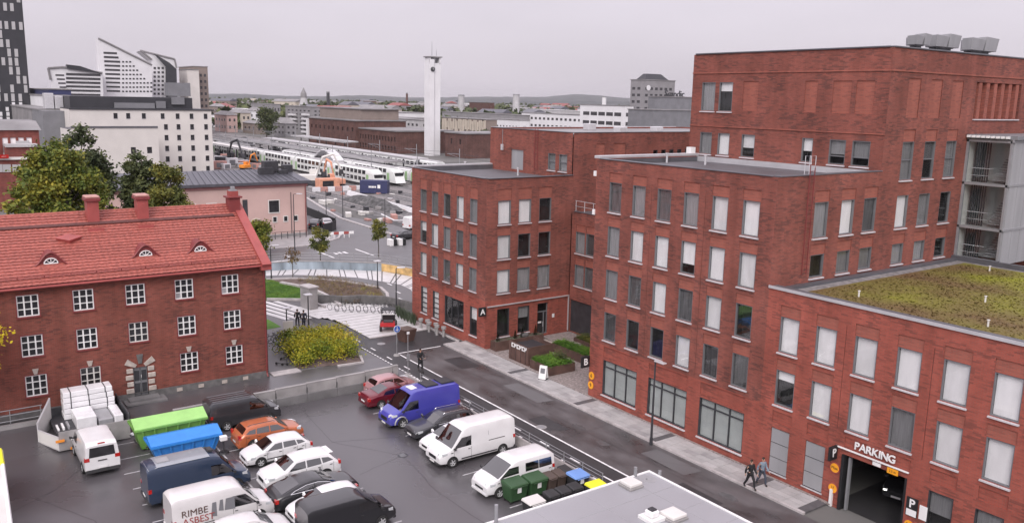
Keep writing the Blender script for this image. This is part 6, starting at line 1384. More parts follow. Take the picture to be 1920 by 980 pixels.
# ================================================================== PEOPLE
def skin_obj(name, pts, edges, rad, m, parent, sub=1):
    me = bpy.data.meshes.new(name); me.from_pydata(pts, edges, []); me.materials.append(MATS[m])
    o = bpy.data.objects.new(name, me); col.objects.link(o); o.parent = parent
    sk = o.modifiers.new('skin', 'SKIN'); sk.use_smooth_shade = True
    for i, d in enumerate(me.skin_vertices[0].data):
        r = rad[i]; d.radius = r if isinstance(r, tuple) else (r, r); d.use_root = (i == 0)
    ss = o.modifiers.new('sub', 'SUBSURF'); ss.levels = sub; ss.render_levels = sub
    return o
def person(label, loc, rz, jacket='cloth_black', trousers='cloth_black', stride=.28, arms=(.2, -.2), h=1.76, coat=False, group='people on foot', grip=None, lift=0):
    t = thing('person', label, 'person', loc, rz, group); k = h/1.76
    P = {}; 
    P['pel'] = (0, 0, .96); P['wst'] = (0, 0, 1.1); P['chs'] = (.02, 0, 1.32); P['nck'] = (.02, 0, 1.5); P['hd0'] = (.04, 0, 1.58); P['hd1'] = (.05, 0, 1.70)
    for s, n in ((1, 'L'), (-1, 'R')):
        st = stride*s; a = arms[0] if s > 0 else arms[1]
        P['hip'+n] = (0, s*.1, .92); P['kne'+n] = (st*.62+.05, s*.11, .51); P['ank'+n] = (st*.98-(.08 if st < 0 else 0), s*.11, .09+(.05 if st < 0 else 0)); P['toe'+n] = (P['ank'+n][0]+.17, s*.12, .04+(.0 if st > 0 else .02))
        P['sho'+n] = (.01, s*.19, 1.43); P['elb'+n] = (a*.45-.04, s*.25, 1.15)
        w_ = (a*1.05+.08, s*.25, .93) if not grip else (grip[0], s*grip[1], grip[2])
        if grip: P['elb'+n] = (.1, s*.27, 1.18)
        P['wri'+n] = w_; d = Vector(w_)-Vector(P['elb'+n]); d.normalize(); pw = Vector(w_)+d*.07; P['pal'+n] = tuple(pw)
        for q in range(5):
            off = Vector((.03-.018*q, s*(.012 if q else -.02), 0)); ln = (.05, .08, .088, .08, .062)[q]
            base = pw+off if q else Vector(w_)+d*.03+Vector((.035, -s*.01, 0))
            P['f%d%s' % (q, n)] = tuple(base+d*ln*.5+Vector((.008, 0, 0))); P['g%d%s' % (q, n)] = tuple(base+d*ln+Vector((.02, -s*.008, 0)))
    RB = dict(pel=.10, wst=.10, chs=.12, nck=.055, hd0=.075, hd1=(.085, .095), hip=.085, kne=.055, ank=.04, toe=.035, sho=.06, elb=.042, wri=.028, pal=(.035, .018), f=.010, g=.008)
    names = list(P); idx = {n: i for i, n in enumerate(names)}
    E = [('pel', 'wst'), ('wst', 'chs'), ('chs', 'nck'), ('nck', 'hd0'), ('hd0', 'hd1')]
    for n in 'LR':
        E += [('pel', 'hip'+n), ('hip'+n, 'kne'+n), ('kne'+n, 'ank'+n), ('ank'+n, 'toe'+n), ('chs', 'sho'+n), ('sho'+n, 'elb'+n), ('elb'+n, 'wri'+n), ('wri'+n, 'pal'+n)]
        for q in range(5): E += [(('pal' if q else 'wri')+n, 'f%d%s' % (q, n)), ('f%d%s' % (q, n), 'g%d%s' % (q, n))]
    def rad(nm, add=0):
        key = nm if nm in RB else (nm[:3] if nm[:3] in RB else nm[0]); r = RB[key]
        return tuple((x+add)*k for x in r) if isinstance(r, tuple) else (r+add)*k
    body = skin_obj('body', [tuple(c*k for c in P[n]) for n in names], [(idx[a], idx[b]) for a, b in E], [rad(n) for n in names], 'skin', t)
    def sub_skin(nm, ns, es, add, m):
        ii = {n: i for i, n in enumerate(ns)}
        return skin_obj(nm, [tuple(c*k for c in P[n]) for n in ns], [(ii[a], ii[b]) for a, b in es], [rad(n, add) for n in ns], m, t)
    sub_skin('jacket', ['wst', 'chs', 'pel', 'nck', 'shoL', 'elbL', 'wriL', 'shoR', 'elbR', 'wriR'], [('wst', 'chs'), ('wst', 'pel'), ('chs', 'nck'), ('chs', 'shoL'), ('shoL', 'elbL'), ('elbL', 'wriL'), ('chs', 'shoR'), ('shoR', 'elbR'), ('elbR', 'wriR')], .03, jacket)
    sub_skin('trousers', ['pel', 'hipL', 'kneL', 'ankL', 'hipR', 'kneR', 'ankR'], [('pel', 'hipL'), ('hipL', 'kneL'), ('kneL', 'ankL'), ('pel', 'hipR'), ('hipR', 'kneR'), ('kneR', 'ankR')], .022, trousers)
    if coat:
        P['c1'] = (0, 0, .8); P['c2'] = (.02, 0, .5); RB['c1'] = .17; RB['c2'] = .2
        sub_skin('coat_skirt', ['pel', 'c1', 'c2'], [('pel', 'c1'), ('c1', 'c2')], .03, jacket)
    for n in 'LR': sub_skin('shoe', ['ank'+n, 'toe'+n], [('ank'+n, 'toe'+n)], .018, 'black')
    hm = MB(); rows = []
    for i in range(7):
        th = math.pi*.62*i/6; rows.append([((.03+(.105)*math.sin(th)*math.cos(a))*k, .092*math.sin(th)*math.sin(a)*k, (1.69+.115*math.cos(th))*k) for a in [R(40)+R(280)*j/12 for j in range(13)]])
    hm.grid(rows); hm.build('hair', 'hair', t, uv=False, smooth=60)
    hd = Vector((.05, 0, 1.68))*k
    MB().hexa([(hd.x+.085, -.015, hd.z-.045), (hd.x+.085, .015, hd.z-.045), (hd.x+.07, .012, hd.z-.05), (hd.x+.07, -.012, hd.z-.05)], [(hd.x+.115, -.008, hd.z-.035), (hd.x+.115, .008, hd.z-.035), (hd.x+.08, .006, hd.z+.02), (hd.x+.08, -.006, hd.z+.02)]).build('nose', 'skin', t, uv=False)
    em = cached('eye', lambda: MB().lathe([(.004, -.012), (.012, 0), (.004, .012)], 'x', 8).mesh('eye', 'black', uv=False))
    for s in (-1, 1): inst('eye', em, t, (hd.x+.085, s*.034, hd.z+.0))
    MB().box(hd.x+.08, hd.x+.094, -.025, .025, hd.z-.082, hd.z-.072).build('mouth', 'taillamp', t, uv=False)
    for s in (-1, 1): MB().box(hd.x-.03, hd.x+.01, s*.092-.012, s*.092+.012, hd.z-.04, hd.z+.03).build('ear', 'skin', t, uv=False)
    return t
p = gnd(1405, 915, .11); person('person in black walking along the sidewalk towards the garage', (p.x, p.y, .11), R(-10), 'cloth_black', 'cloth_black', .3)
p = gnd(1423, 910, .11); person('person in grey blue jacket walking close to the brick wall', (p.x, p.y+.2, .11), R(-10), 'cloth_grey', 'denim', .25, h=1.7)
p = gnd(558, 613); person('left one of two people in dark clothes walking away on the footpath', (p.x, p.y, 0), R(165), 'cloth_black', 'cloth_black', .25)
p = gnd(568, 615); person('right one of two people in dark clothes walking away on the footpath', (p.x, p.y+.1, 0), R(165), 'cloth_navy', 'cloth_black', -.25, coat=True)
def scooter(label, loc, rz, group='electric scooters'):
    t = thing('kick_scooter', label, 'scooter', loc, rz, group)
    bevel(MB().box(-.4, .4, -.08, .08, .12, .17).build('deck', 'plastic_dark', t), .02); MB().tube([(.42, 0, .15), (.5, 0, .3), (.42, 0, 1.12)], .03, 6).build('stem', 'metal_dark', t)
    MB().tube([(.42, -.27, 1.12), (.42, .27, 1.12)], .02, 6).build('handlebar', 'black', t)
    wm = cached('scwheel', lambda: MB().lathe([(.07, -.025), (.11, 0), (.07, .025)], 'y', 14).mesh('wheel', 'rubber'))
    for x_ in (-.48, .52): inst('wheel', wm, t, (x_, 0, .11))
    return t
p = gnd(789, 697); scooter('scooter being ridden down the bike path by the person in black', (p.x, p.y, .004), R(-8), 'ridden scooter')
person('person in long black coat riding a scooter on the bike path', (p.x-.1, p.y, .16), R(-8), 'cloth_black', 'cloth_black', .12, coat=True, grip=(.5, .2, 1.12))
for i, (px, py, lb) in enumerate(((528, 684, 'parked scooter at the bush nearest the old building corner'), (541, 684, 'parked scooter leaning at the near end of the bush'), (535, 672, 'parked scooter behind two others by the bush'))):
    p = gnd(px, py); scooter(lb, (p.x, p.y, 0), R(40+i*35))
def bicycle(label, loc, rz, m='metal_light', group='bicycles in racks'):
    t = thing('bicycle', label, 'bicycle', loc, rz, group)
    wm = cached('bikewheel', lambda: MB().tube([(.33*math.cos(a), 0, .33*math.sin(a)) for a in [2*math.pi*i/18 for i in range(19)]], .022, 5).mesh('wheel', 'rubber', uv=False))
    for x_ in (-.52, .52): inst('wheel', wm, t, (x_, 0, .35))
    MB().tube([(-.52, 0, .35), (-.1, 0, .35), (.38, 0, .8), (-.18, 0, .82), (-.1, 0, .35)], .022, 5).tube([(-.52, 0, .35), (-.18, 0, .82), (-.2, 0, .95)], .02, 5).tube([(.52, 0, .35), (.36, 0, .98)], .02, 5).build('frame', m, t, uv=False)
    MB().tube([(.3, -.28, 1.02), (.38, 0, 1.0), (.3, .28, 1.02)], .018, 5).build('handlebar', 'black', t, uv=False); bevel(MB().hexa([(-.34, -.08, .94), (-.06, -.02, .95), (-.06, .02, .95), (-.34, .08, .94)], [(-.34, -.09, .99), (-.06, -.02, .98), (-.06, .02, .98), (-.34, .09, .99)]).build('saddle', 'black', t, uv=False), .02)
    MB().tube([(.55, 0, .72), (.55, -.02, .9)], .02, 4).build('mudguard', m, t, uv=False)
    return t
# row of pale share bikes on the plaza edge
for i in range(8):
    px = 640+i*12 if i < 7 else 720; p = gnd(625+i*13.5, 583+i*.6)
    bicycle('share bike number %s from the left in the pale row along the plaza wall' % ('one', 'two', 'three', 'four', 'five', 'six', 'seven', 'eight')[i], (p.x, p.y, .03), R(20), 'white_paint', 'pale share bikes')
for i in range(6):
    px, py = ((508, 646), (518, 643), (526, 640), (530, 660), (541, 652), (556, 648))[i]; p = gnd(px, py)
    bicycle(('dark bicycle closest to the wall of the old building', 'second dark bicycle from the old building wall', 'dark bicycle just left of the white board', 'dark bicycle below the white board', 'dark bicycle right of the white board', 'bicycle partly covered by the bush')[i], (p.x, p.y, 0), R(70), 'black', 'dark bicycles by the old building')
for i in range(3):
    p = gnd(726+i*10, 590+i*5); bicycle(('dark bicycle behind the red buggy', 'dark bicycle right of the red buggy', 'dark bicycle by the tall lamp post')[i], (p.x-1.2, p.y+.5, .03), R(110), 'metal_dark', 'bicycles behind the buggy')
p = gnd(880, 770, LOT); bicycle('bicycle lying by the yard edge behind the grey estate', (-46.6, 31.2, LOT+.0), R(8), 'metal_dark', 'bicycles at the yard edge'); bicycle('bicycle at the yard edge behind the blue van', (-48.8, 31.2, LOT), R(5), 'metal_dark', 'bicycles at the yard edge')

# ================================================================== STREET FURNITURE
def lamp_post(label, x, y, h, arm=.9, rz=0.0, z=0, head='flat', m='metal_dark', group='street lamps'):
    t = thing('street_lamp', label, 'street lamp', (x, y, z), rz, group)
    MB().cyl(0, 0, 0, h, .085, .05, 8).build('post', m, t); MB().cyl(0, 0, 0, .5, .11, .11, 8).build('base', m, t)
    if head == 'flat':
        MB().tube([(0, 0, h), (arm, 0, h+.08)], .035, 6).build('arm', m, t); bevel(MB().box(arm-.1, arm+.75, -.17, .17, h+.05, h+.15).build('lamp_head', 'metal_light', t), .04)
    else:
        bevel(MB().box(-.35, .35, -.35, .35, h, h+.1).build('lamp_head', 'metal_light', t), .03)
    return t
p = ony(1219, 880, 38.15); q = ony(1219, 674, 38.15); lamp_post('tall street lamp on the kerb in front of the ground floor windows of wing B', p.x, 38.1, q.z, .1, R(0), .0)
def lamp_at(px, py0, py1, label, **k):
    p = gnd(px, py0); d = math.hypot(p.x, p.y); h = CAM_H+d*((ray(px, py1).z)/math.hypot(ray(px, py1).x, ray(px, py1).y)); return lamp_post(label, p.x, p.y, h, **k)
lamp_at(743, 579, 503, 'tall lamp post at the end of the striped plaza by the corner of wing A', arm=.2, rz=R(60))
lamp_at(708, 541, 490, 'slim lamp post on the curved planting bed', arm=.1, head='top')
lamp_at(579, 620, 553, 'slim lamp post beside the bush on the footpath', arm=.1, head='top')
lamp_at(538, 620, 578, 'short path lamp with flat square head next to the walkers', head='top')
lamp_at(553, 470, 364, 'tall grey mast in front of the pink building', arm=.6, rz=R(40))
lamp_at(509, 524, 462, 'thin lamp post on the curved bike path at the old building corner', arm=.3, rz=R(90))
for i, (px, a, b) in enumerate(((643, 408, 330), (722, 436, 372), (575, 398, 350), (612, 412, 356))): lamp_at(px, a, b, ('mast beside the tramway works', 'mast next to the second young street tree', 'mast at the corner of the pink building', 'mast by the curved black fence')[i], arm=.7, rz=R(30))
# signs
sp_ = thing('traffic_sign', 'round blue path sign on a pole at the end of the street', 'sign', (-63.2, 33.2, 0))
MB().cyl(0, 0, 0, 2.6, .035, n=8).build('pole', 'metal_grey', sp_); MB().cyl(0, 0, 0, .12, .3, .26, 14).build('base', 'concrete', sp_); s_ = MB().lathe([(.32, -.015), (.32, .015)], 'x', 22, (.06, 0, 2.4)).build('disc', 'white_paint', sp_); MB().lathe([(.29, .016), (.29, .022)], 'x', 22, (.06, 0, 2.4)).build('blue_face', 'sign_blue', s_); MB().box(.083, .087, -.03, .03, 2.2, 2.6).box(.083, .087, -.14, .14, 2.3, 2.36).build('symbol', 'white_paint', s_)
p = gnd(765, 702); so = thing('sign_post', 'slim grey post with small white plate beside the scooter rider', 'sign', (p.x, p.y, 0)); MB().cyl(0, 0, 0, 3.6, .035, n=8).build('pole', 'metal_grey', so); MB().box(.03, .05, -.12, .12, 3.4, 3.6).build('plate', 'white_paint', so); MB().box(.02, .06, -.15, .15, 1.2, 1.7).build('plate', 'metal_grey', so); MB().cyl(0, 0, 0, .1, .25, .22, 12).build('base', 'concrete', so)
# planter tub and bollards
pt = thing('planter_tub', 'dark square tapered planter tub on the apron by the plaza', 'planter', (-66.9, 36.1, 0), rz=R(10))
MB().hexa([(-.5, -.5, 0), (.5, -.5, 0), (.5, .5, 0), (-.5, .5, 0)], [(-.72, -.72, 1.15), (.72, -.72, 1.15), (.72, .72, 1.15), (-.72, .72, 1.15)]).build('tub', 'corten', pt)
for k in range(4): MB().box(-.74, .74, -.74+k*.0, -.66, 1.1, 1.2).build('rim', 'corten', pt) if k == 0 else None
MB().box(-.62, .62, -.62, .62, 1.15, 1.17).build('soil', 'soil', pt)
for i, (x_, y_) in enumerate(((-69.9, 39.35), (-69.2, 39.7), (-68.4, 39.4), (-67.7, 39.75), (-67.0, 39.45), (-66.2, 39.7))):
    t = thing('bollard', '%s of six concrete bollards along the wall of wing A, counted from the plaza' % ('first', 'second', 'third', 'fourth', 'fifth', 'sixth')[i], 'bollard', (x_, y_, 0), group='concrete bollards')
    MB().cyl(0, 0, 0, .75, .13, .13, 12).build('post', 'concrete', t); MB().cyl(0, 0, .75, .98, .24, .24, 14).build('cap', 'concrete', t)
p = gnd(541, 635); t = thing('information_board', 'white blank board on the path beside the bicycles', 'sign', (p.x, p.y, 0), rz=R(75)); bevel(MB().box(-.45, .45, -.04, .04, .3, 1.7).build('board', 'off_white', t), .02); MB().cyl(-.35, 0, 0, .4, .04, n=6).cyl(.35, 0, 0, .4, .04, n=6).build('leg', 'metal_grey', t)
p = gnd(580, 577); t = thing('kiosk', 'grey concrete pillar kiosk between the lawn and the plaza', 'kiosk', (p.x, p.y, 0), rz=R(10)); bevel(MB().box(-.9, .9, -.5, .5, 0, 2.3).build('pillar', 'concrete', t), .03); MB().box(-1.0, 1.0, -.6, .6, 2.3, 2.42).build('cap', 'kerb', t)
# kerbed bench wall with dark face along plaza edge
bw_ = thing('plaza_wall', 'low dark wall between the plaza and the planting bed', 'wall', (-82, 38, 0), world=True)
pts = [(-85.0, 34.9), (-83.0, 37.0), (-82.3, 39.0), (-80.5, 41.0), (-77.5, 42.0), (-74, 42.6)]
for i in range(len(pts)-1):
    a, b = Vector(pts[i]), Vector(pts[i+1]); n_ = Vector((-(b-a).y, (b-a).x)).normalized()*.15
    MB().prism([a-n_, b-n_, b+n_, a+n_], 0, .85).build('wall_segment', 'stone_dark', bw_)
# mural wall with railing
mw = thing('mural_wall', 'curved painted retaining wall with railing above the striped paving', 'wall', (-102, 42, 0), world=True)
mpts = [(-104.2, 30), (-103.9, 35.9), (-102.9, 39.9), (-101.2, 43), (-98.9, 45.8), (-96.6, 48.6), (-94.3, 49.6), (-91.6, 50.4), (-87, 51), (-82, 50.2)]
for i in range(len(mpts)-1):
    a, b = Vector(mpts[i]), Vector(mpts[i+1]); d = (b-a); n_ = Vector((-d.y, d.x)).normalized()*.2
    if n_.x > 0: n_ = -n_
    MB().prism([a, b, b+n_, a+n_] if (b-a).cross(Vector((n_.x, n_.y))) > 0 else [a, a+n_, b+n_, b], 0, 1.0).build('wall_segment', 'mural' if i < 5 else 'mural_warm', mw)
    MB().prism([a-n_*.2, b-n_*.2, b+n_*1.3, a+n_*1.3] if (b-a).cross(Vector((n_.x, n_.y))) > 0 else [a-n_*.2, a+n_*1.3, b+n_*1.3, b-n_*.2], 1.0, 1.1).build('cap', 'concrete', mw)
    for z in (1.45, 1.8, 2.15): MB().tube([(*(a+n_*.5), z), (*(b+n_*.5), z)], .03, 5).build('rail', 'metal_grey', mw)
    for q in range(2): c = a.lerp(b, q/2)+n_*.5; MB().cyl(c.x, c.y, 1.1, 2.15, .035, n=6).build('post', 'metal_grey', mw)
# chequered stone blocks, red barrier
for i, (px, py) in enumerate(((735, 460), (752, 459))):
    p = gnd(px, py); t = thing('traffic_block', ('left', 'right')[i]+' one of two black and white blocks at the road edge', 'barrier', (p.x, p.y, 0), group='black and white road blocks'); bevel(MB().box(-.6, .6, -.55, .0, 0, 1.0).build('white_half', 'white_paint', t), .05); bevel(MB().box(-.6, .6, .005, .55, 0, 1.0).build('black_half', 'black', t), .05)
p = gnd(640, 446); t = thing('road_barrier', 'red and white road barrier at the tip of the pavement', 'barrier', (p.x, p.y, 0), rz=R(80))
for k in range(5): MB().box(-2+k*.8, -1.2+k*.8, -.08, .08, .6, 1.0).build('stripe', 'red_metal' if k % 2 else 'white_paint', t); MB().box(-2+k*.8, -1.9+k*.8, -.05, .05, 0, 1.0).build('leg', 'white_paint', t)
fc = thing('curved_fence', 'black curved site fence beside the pink building', 'fence', (-135, 57, 0), world=True)
fp = [(-150, 60.2), (-143, 59.6), (-137.2, 58.8), (-133.5, 58.6), (-131.1, 57.6), (-129.6, 56.2), (-128.4, 54.2)]
for i in range(len(fp)-1):
    a, b = Vector(fp[i]), Vector(fp[i+1]); n_ = Vector((-(b-a).y, (b-a).x)).normalized()*.05
    MB().prism([a-n_, b-n_, b+n_, a+n_], .1, 1.6).build('fence_panel', 'black', fc); MB().cyl(a.x, a.y, 0, 1.75, .06, n=6).build('post', 'metal_dark', fc)

p = gnd(420, 848, LOT); t = thing('charging_post', 'thin dark post with white box beside the blue skip', 'post', (p.x, p.y, LOT))
MB().cyl(0, 0, 0, .9, .05, n=8).build('pole', 'metal_dark', t); MB().cyl(0, 0, 0, .08, .35, .3, 12).build('base', 'black', t); bevel(MB().box(-.16, .16, -.22, .22, .85, 1.15).build('box', 'white_paint', t), .03)
yf = thing('yard_fence', 'low wire fence along the edge of the yard behind the parked vans', 'fence', (-48, 31.4, 0), world=True)
for k in range(13): MB().cyl(-56.0+k*1.8, 31.48, .0, .75, .03, n=6).build('post', 'metal_grey', yf)
for z in (.25, .5, .72): MB().tube([(-56.0, 31.48, z), (-34.4, 31.48, z)], .018, 4).build('wire', 'metal_grey', yf)
# ================================================================== TREES AND SHRUBS
def tree(label, x, y, h, rx, m, n=9000, trunk=.25, crown0=.3, leaf=.26, clumps=60, seed=1, cat='tree', group=None, z=0, name='tree', ry=None, limbs=7, top=1.0):
    rnd = random.Random(seed); ry = ry or rx
    t = thing(name, label, cat, (x, y, z), 0, group)
    tb = MB(); tb.tube([(0, 0, 0), (.05*h*.1, 0, h*.3), (rnd.uniform(-.2, .2), rnd.uniform(-.2, .2), h*.62), (rnd.uniform(-.3, .3), rnd.uniform(-.3, .3), h*.9)], [trunk, trunk*.8, trunk*.45, trunk*.12], 8)
    zc = h*(crown0+1)/2; rz_ = h*(1-crown0)/2
    cs = []
    for i in range(clumps):
        while True:
            a, b, c = rnd.uniform(-1, 1), rnd.uniform(-1, 1), rnd.uniform(-1, 1); q = a*a+b*b+c*c
            if .12 < q < 1: break
        f = 1.0 if c < .2 else 1-.35*(c-.2)
        cs.append(Vector((a*rx*f, b*ry*f, zc+c*rz_)))
    for i in range(limbs):
        c = rnd.choice(cs); z0 = h*rnd.uniform(.28, .6)
        tb.tube([(0, 0, z0), tuple(Vector((0, 0, z0)).lerp(c, .55)+Vector((0, 0, .05*h))), tuple(c)], [trunk*.4, trunk*.22, trunk*.06], 5)
    tb.build('trunk', 'bark', t, uv=False)
    vs = []; fs = []; sig = rx/ (clumps**.333)*.62
    for i in range(n):
        c = cs[i % clumps]; p = c+Vector((rnd.gauss(0, sig), rnd.gauss(0, sig), rnd.gauss(0, sig*.72)))
        s = leaf*rnd.uniform(.55, 1.25); u = Vector((rnd.gauss(0, 1), rnd.gauss(0, 1), rnd.gauss(0, .7))).normalized(); v = u.cross(Vector((rnd.gauss(0, 1), rnd.gauss(0, 1), rnd.gauss(0, 1)))).normalized()
        k = len(vs); vs += [tuple(p-u*s), tuple(p+v*s*.55), tuple(p+u*s), tuple(p-v*s*.55)]; fs.append((k, k+1, k+2, k+3))
    mb = MB(); mb.v = vs; mb.f = fs; mb.build('crown', MATS[m], t, uv=False)
    return t
GT = 'trees behind the old brick building'
tree('broad yellow green tree behind the red roof at the left', -97, 12.4, 16.9, 4.3, 'leaf_green', 36000, .4, .12, .22, 130, 21, group=GT)
tree('dark green tree rising behind the yellow green one', -108, 16.3, 17.6, 3.2, 'leaf_dark', 20000, .4, .2, .23, 80, 22, group=GT)
tree('grey green tree in the middle above the chimneys', -102, 21.8, 16.2, 2.5, 'leaf_dark', 19000, .35, .2, .22, 80, 23, group=GT)
tree('olive tree in front of the pink building', -98, 23.4, 14.5, 2.5, 'leaf_olive', 16000, .3, .15, .2, 70, 24, group=GT)
tree('low yellow bush at the left edge behind the red roof', -93, 8.2, 11.0, 2.2, 'leaf_green', 6000, .25, .1, .28, 35, 25, group=GT)
tree('yellow leaved tree reaching into the picture at the left edge', -60.5, 1.0, 9.2, 2.6, 'leaf_yellow', 5200, .18, .45, .13, 40, 26, limbs=9)
p = gnd(601, 500); tree('young green street tree by the mural wall', p.x, p.y, 5.4, 1.1, 'leaf_olive', 2400, .08, .35, .16, 22, 27, group='young street trees')
p = gnd(710, 483); tree('young green street tree left of the corner of wing A', p.x, p.y, 5.6, 1.0, 'leaf_olive', 1700, .08, .4, .16, 22, 28, group='young street trees')
p = gnd(549, 520); tree('bare reddish young tree on the curved path', p.x, p.y, 4.2, .9, 'leaf_rust', 420, .06, .35, .12, 16, 29, group='young street trees')
p = gnd(490, 478); tree('yellow green tree peeping past the gable of the old building', p.x, p.y, 5.0, 1.8, 'leaf_green', 2600, .1, .1, .2, 24, 30, group='young street trees')
# big shrub by the alley
bs = thing('shrub', 'large autumn shrub turning green and yellow at the end of the alley', 'shrub', (-67.5, 28, 0), world=True)
mb = MB(); rnd = random.Random(5); st_ = MB()
for k in range(110):
    x_, y_ = rnd.uniform(-73.0, -64.4), rnd.uniform(24.9, 31.0)
    if y_ > 31.6-(x_+73)*.25+.9 and x_ > -67: y_ = rnd.uniform(25.2, 29.2)
    if y_ < 26.3 and x_ < -70: continue
    h_ = rnd.uniform(.9, 1.7)*(.62 if x_ < -70.5 else 1)
    st_.tube([(x_, y_, 0), (x_+rnd.uniform(-.3, .3), y_+rnd.uniform(-.3, .3), h_*.8)], [.02, .008], 4)
    for i in range(190):
        px_, py_, pz = x_+rnd.gauss(0, .42), y_+rnd.gauss(0, .42), abs(h_*rnd.uniform(.2, 1)+rnd.gauss(0, .12))
        s = rnd.uniform(.05, .11); u = Vector((rnd.gauss(0, 1), rnd.gauss(0, 1), rnd.gauss(0, .6))).normalized()*s; v = u.cross(Vector((rnd.gauss(0, 1), rnd.gauss(0, 1), rnd.gauss(0, 1)))).normalized()*s*.6
        p = Vector((px_, py_, pz)); mb.add([p-u, p+v, p+u, p-v], [(0, 1, 2, 3)])
mb.build('foliage', MATS['leaf_bush'], bs, uv=False); st_.build('stems', 'bark', bs, uv=False)
struct('shrub_bed', MB().poly([(-64.2, 24.6, .02), (-62.9, 29.6, .02), (-64.2, 30.3, .02), (-69.3, 31.3, .02), (-74.0, 30.5, .02), (-72.5, 26.8, .02), (-69, 25.2, .02)]), 'soil')
kerb_path([(-63.0, 27.6), (-62.8, 29.8), (-64.6, 30.4)], .22, .14, 'bed_kerb', 'kerb')
# ground cover on the curved bed and feathery grasses at the plaza wall
def cover(x0, x1, y0, y1, n, m, h, label, inside=None, leaf=.1, cat='plants', sd=1):
    rn = random.Random(sd); mb = MB()
    for i in range(n):
        x_, y_ = rn.uniform(x0, x1), rn.uniform(y0, y1)
        if inside and not inside(x_, y_): continue
        for k in range(5):
            s = leaf*rn.uniform(.6, 1.4); a = rn.uniform(0, 6.28); z_ = rn.uniform(.03, h); qx, qy = x_+rn.gauss(0, .12), y_+rn.gauss(0, .12)
            mb.add([(qx-s*math.cos(a), qy-s*math.sin(a), z_), (qx+s*.5*math.sin(a), qy-s*.5*math.cos(a), z_+.03), (qx+s*math.cos(a), qy+s*math.sin(a), z_+rn.uniform(0, .1))], [(0, 1, 2)])
    o = mb.build('ground_cover', MATS[m], None, uv=False); return tag(o, label, cat, kind='stuff')
cover(-97, -81.5, 35.5, 43.5, 2200, 'leaf_rust', .45, 'rust and yellow ground cover on the curved planting bed', lambda x, y: y > 37.2 and y < 43.6-abs(x+88)*.28 and x < -82)
cover(-99, -85.5, 30, 36.3, 6000, 'leaf_fresh', .10, 'short green lawn grass behind the plaza', lambda x, y: y < 36.2-(abs(x+91)*.22 if x < -91 else 0) and (y > 31 or x < -89) and y > 30.8+(x+88.5)*1.5, .08, 'grass', 2)
for i in range(6):
    p = gnd(752+i*6, 598+i*3); t = thing('ornamental_grass', '%s pale ornamental grass tuft counted along the plaza wall behind the bollards' % ('first', 'second', 'third', 'fourth', 'fifth', 'sixth')[i], 'plant', (p.x-.6, min(p.y, 40.1), .02), group='ornamental grasses')
    rn = random.Random(50+i); mb = MB()
    for k in range(120):
        a = rn.uniform(0, 6.28); r = rn.uniform(.1, .45); h_ = rn.uniform(.7, 1.4); s = .03
        mb.add([(-s, 0, 0), (s, 0, 0), (r*math.cos(a)+s*2, r*math.sin(a), h_), (r*math.cos(a)-s*2, r*math.sin(a)+.05, h_*.92)], [(0, 1, 2, 3)])
    mb.build('blades', MATS['leaf_grey'], t, uv=False)

# ================================================================== PINK BUILDING
PB = thing('pink_building', 'pink plastered building with dark hipped metal roof behind the old brick building', 'building', (-134, 40, 0), world=True)
XP = -128.5; hs = []; ogP2 = (XP, 0)
def pw(y0, y1, z0, z1, fm='off_white'):
    hs.append((y0, y1, z0, z1, .2)); f = MB().box(XP-.2, XP-.14, y0, y1, z0, z1).build('window', 'pane_dark', PB)
    MB().box(XP-.14, XP+.05, y0-.12, y0, z0-.12, z1+.12).box(XP-.14, XP+.05, y1, y1+.12, z0-.12, z1+.12).box(XP-.14, XP+.05, y0, y1, z1, z1+.12).box(XP-.14, XP+.1, y0, y1, z0-.12, z0).build('frame', fm, f)
pw(45.4, 47.0, 3.95, 5.8); pw(46.0, 46.55, 2.45, 3.2); pw(47.75, 48.3, 2.45, 3.2); pw(49.4, 49.95, 2.45, 3.2)
for y in (30, 33, 36, 39): pw(y, y+1.3, 3.9, 5.8)
hs.append((42.55, 44.1, .0, 2.8, .3)); hs.append((41.3, 42.05, 3.1, 6.15, .1))
MB().box(XP-.3, XP-.25, 42.55, 44.1, 0, 2.8).build('door', 'metal_dark', PB)
dsr = MB().tube([(XP+.05, 42.45, 0), (XP+.05, 42.45, 2.6), (XP+.05, 42.8, 3.0), (XP+.05, 43.3, 3.15), (XP+.05, 43.85, 3.0), (XP+.05, 44.2, 2.6), (XP+.05, 44.2, 0)], .12, 5).build('door_surround', 'cream_wall', PB)
MB().box(XP-.1, XP+.05, 41.3, 42.05, 3.1, 6.15).build('dark_bay', 'metal_dark', PB)
wall(PB, ogP2, 90, 20, 51.5, 0, 8.3, hs, 'pink'); MB().box(-141, XP-.3, 51.2, 51.49, 0, 8.3).box(-141, -140.7, 20, 51.2, 0, 8.3).build('wall', 'pink', PB)
MB().box(XP, XP+.1, 20, 51.6, 0, .5).build('plinth', 'concrete', PB); MB().box(XP, XP+.2, 20, 51.7, 7.9, 8.35).build('cornice', 'pink_dark', PB)
MB().hexa([(-141.6, 19.5, 8.35), (XP+.6, 19.5, 8.35), (XP+.6, 52.1, 8.35), (-141.6, 52.1, 8.35)], [(-141.6, 19.5, 8.75), (XP+.6, 19.5, 8.75), (XP+.6, 52.1, 8.75), (-141.6, 52.1, 8.75)]).build('eaves', 'roof_metal', PB)
MB().add([(-141.6, 19.5, 8.76), (XP+.6, 19.5, 8.76), (XP+.6, 52.1, 8.76), (-141.6, 52.1, 8.76), (-134.5, 22.5, 10.2), (-134.5, 50.6, 10.2)], [(0, 1, 4), (1, 2, 5, 4), (2, 3, 5), (3, 0, 4, 5)]).build('roof', 'roof_metal', PB)
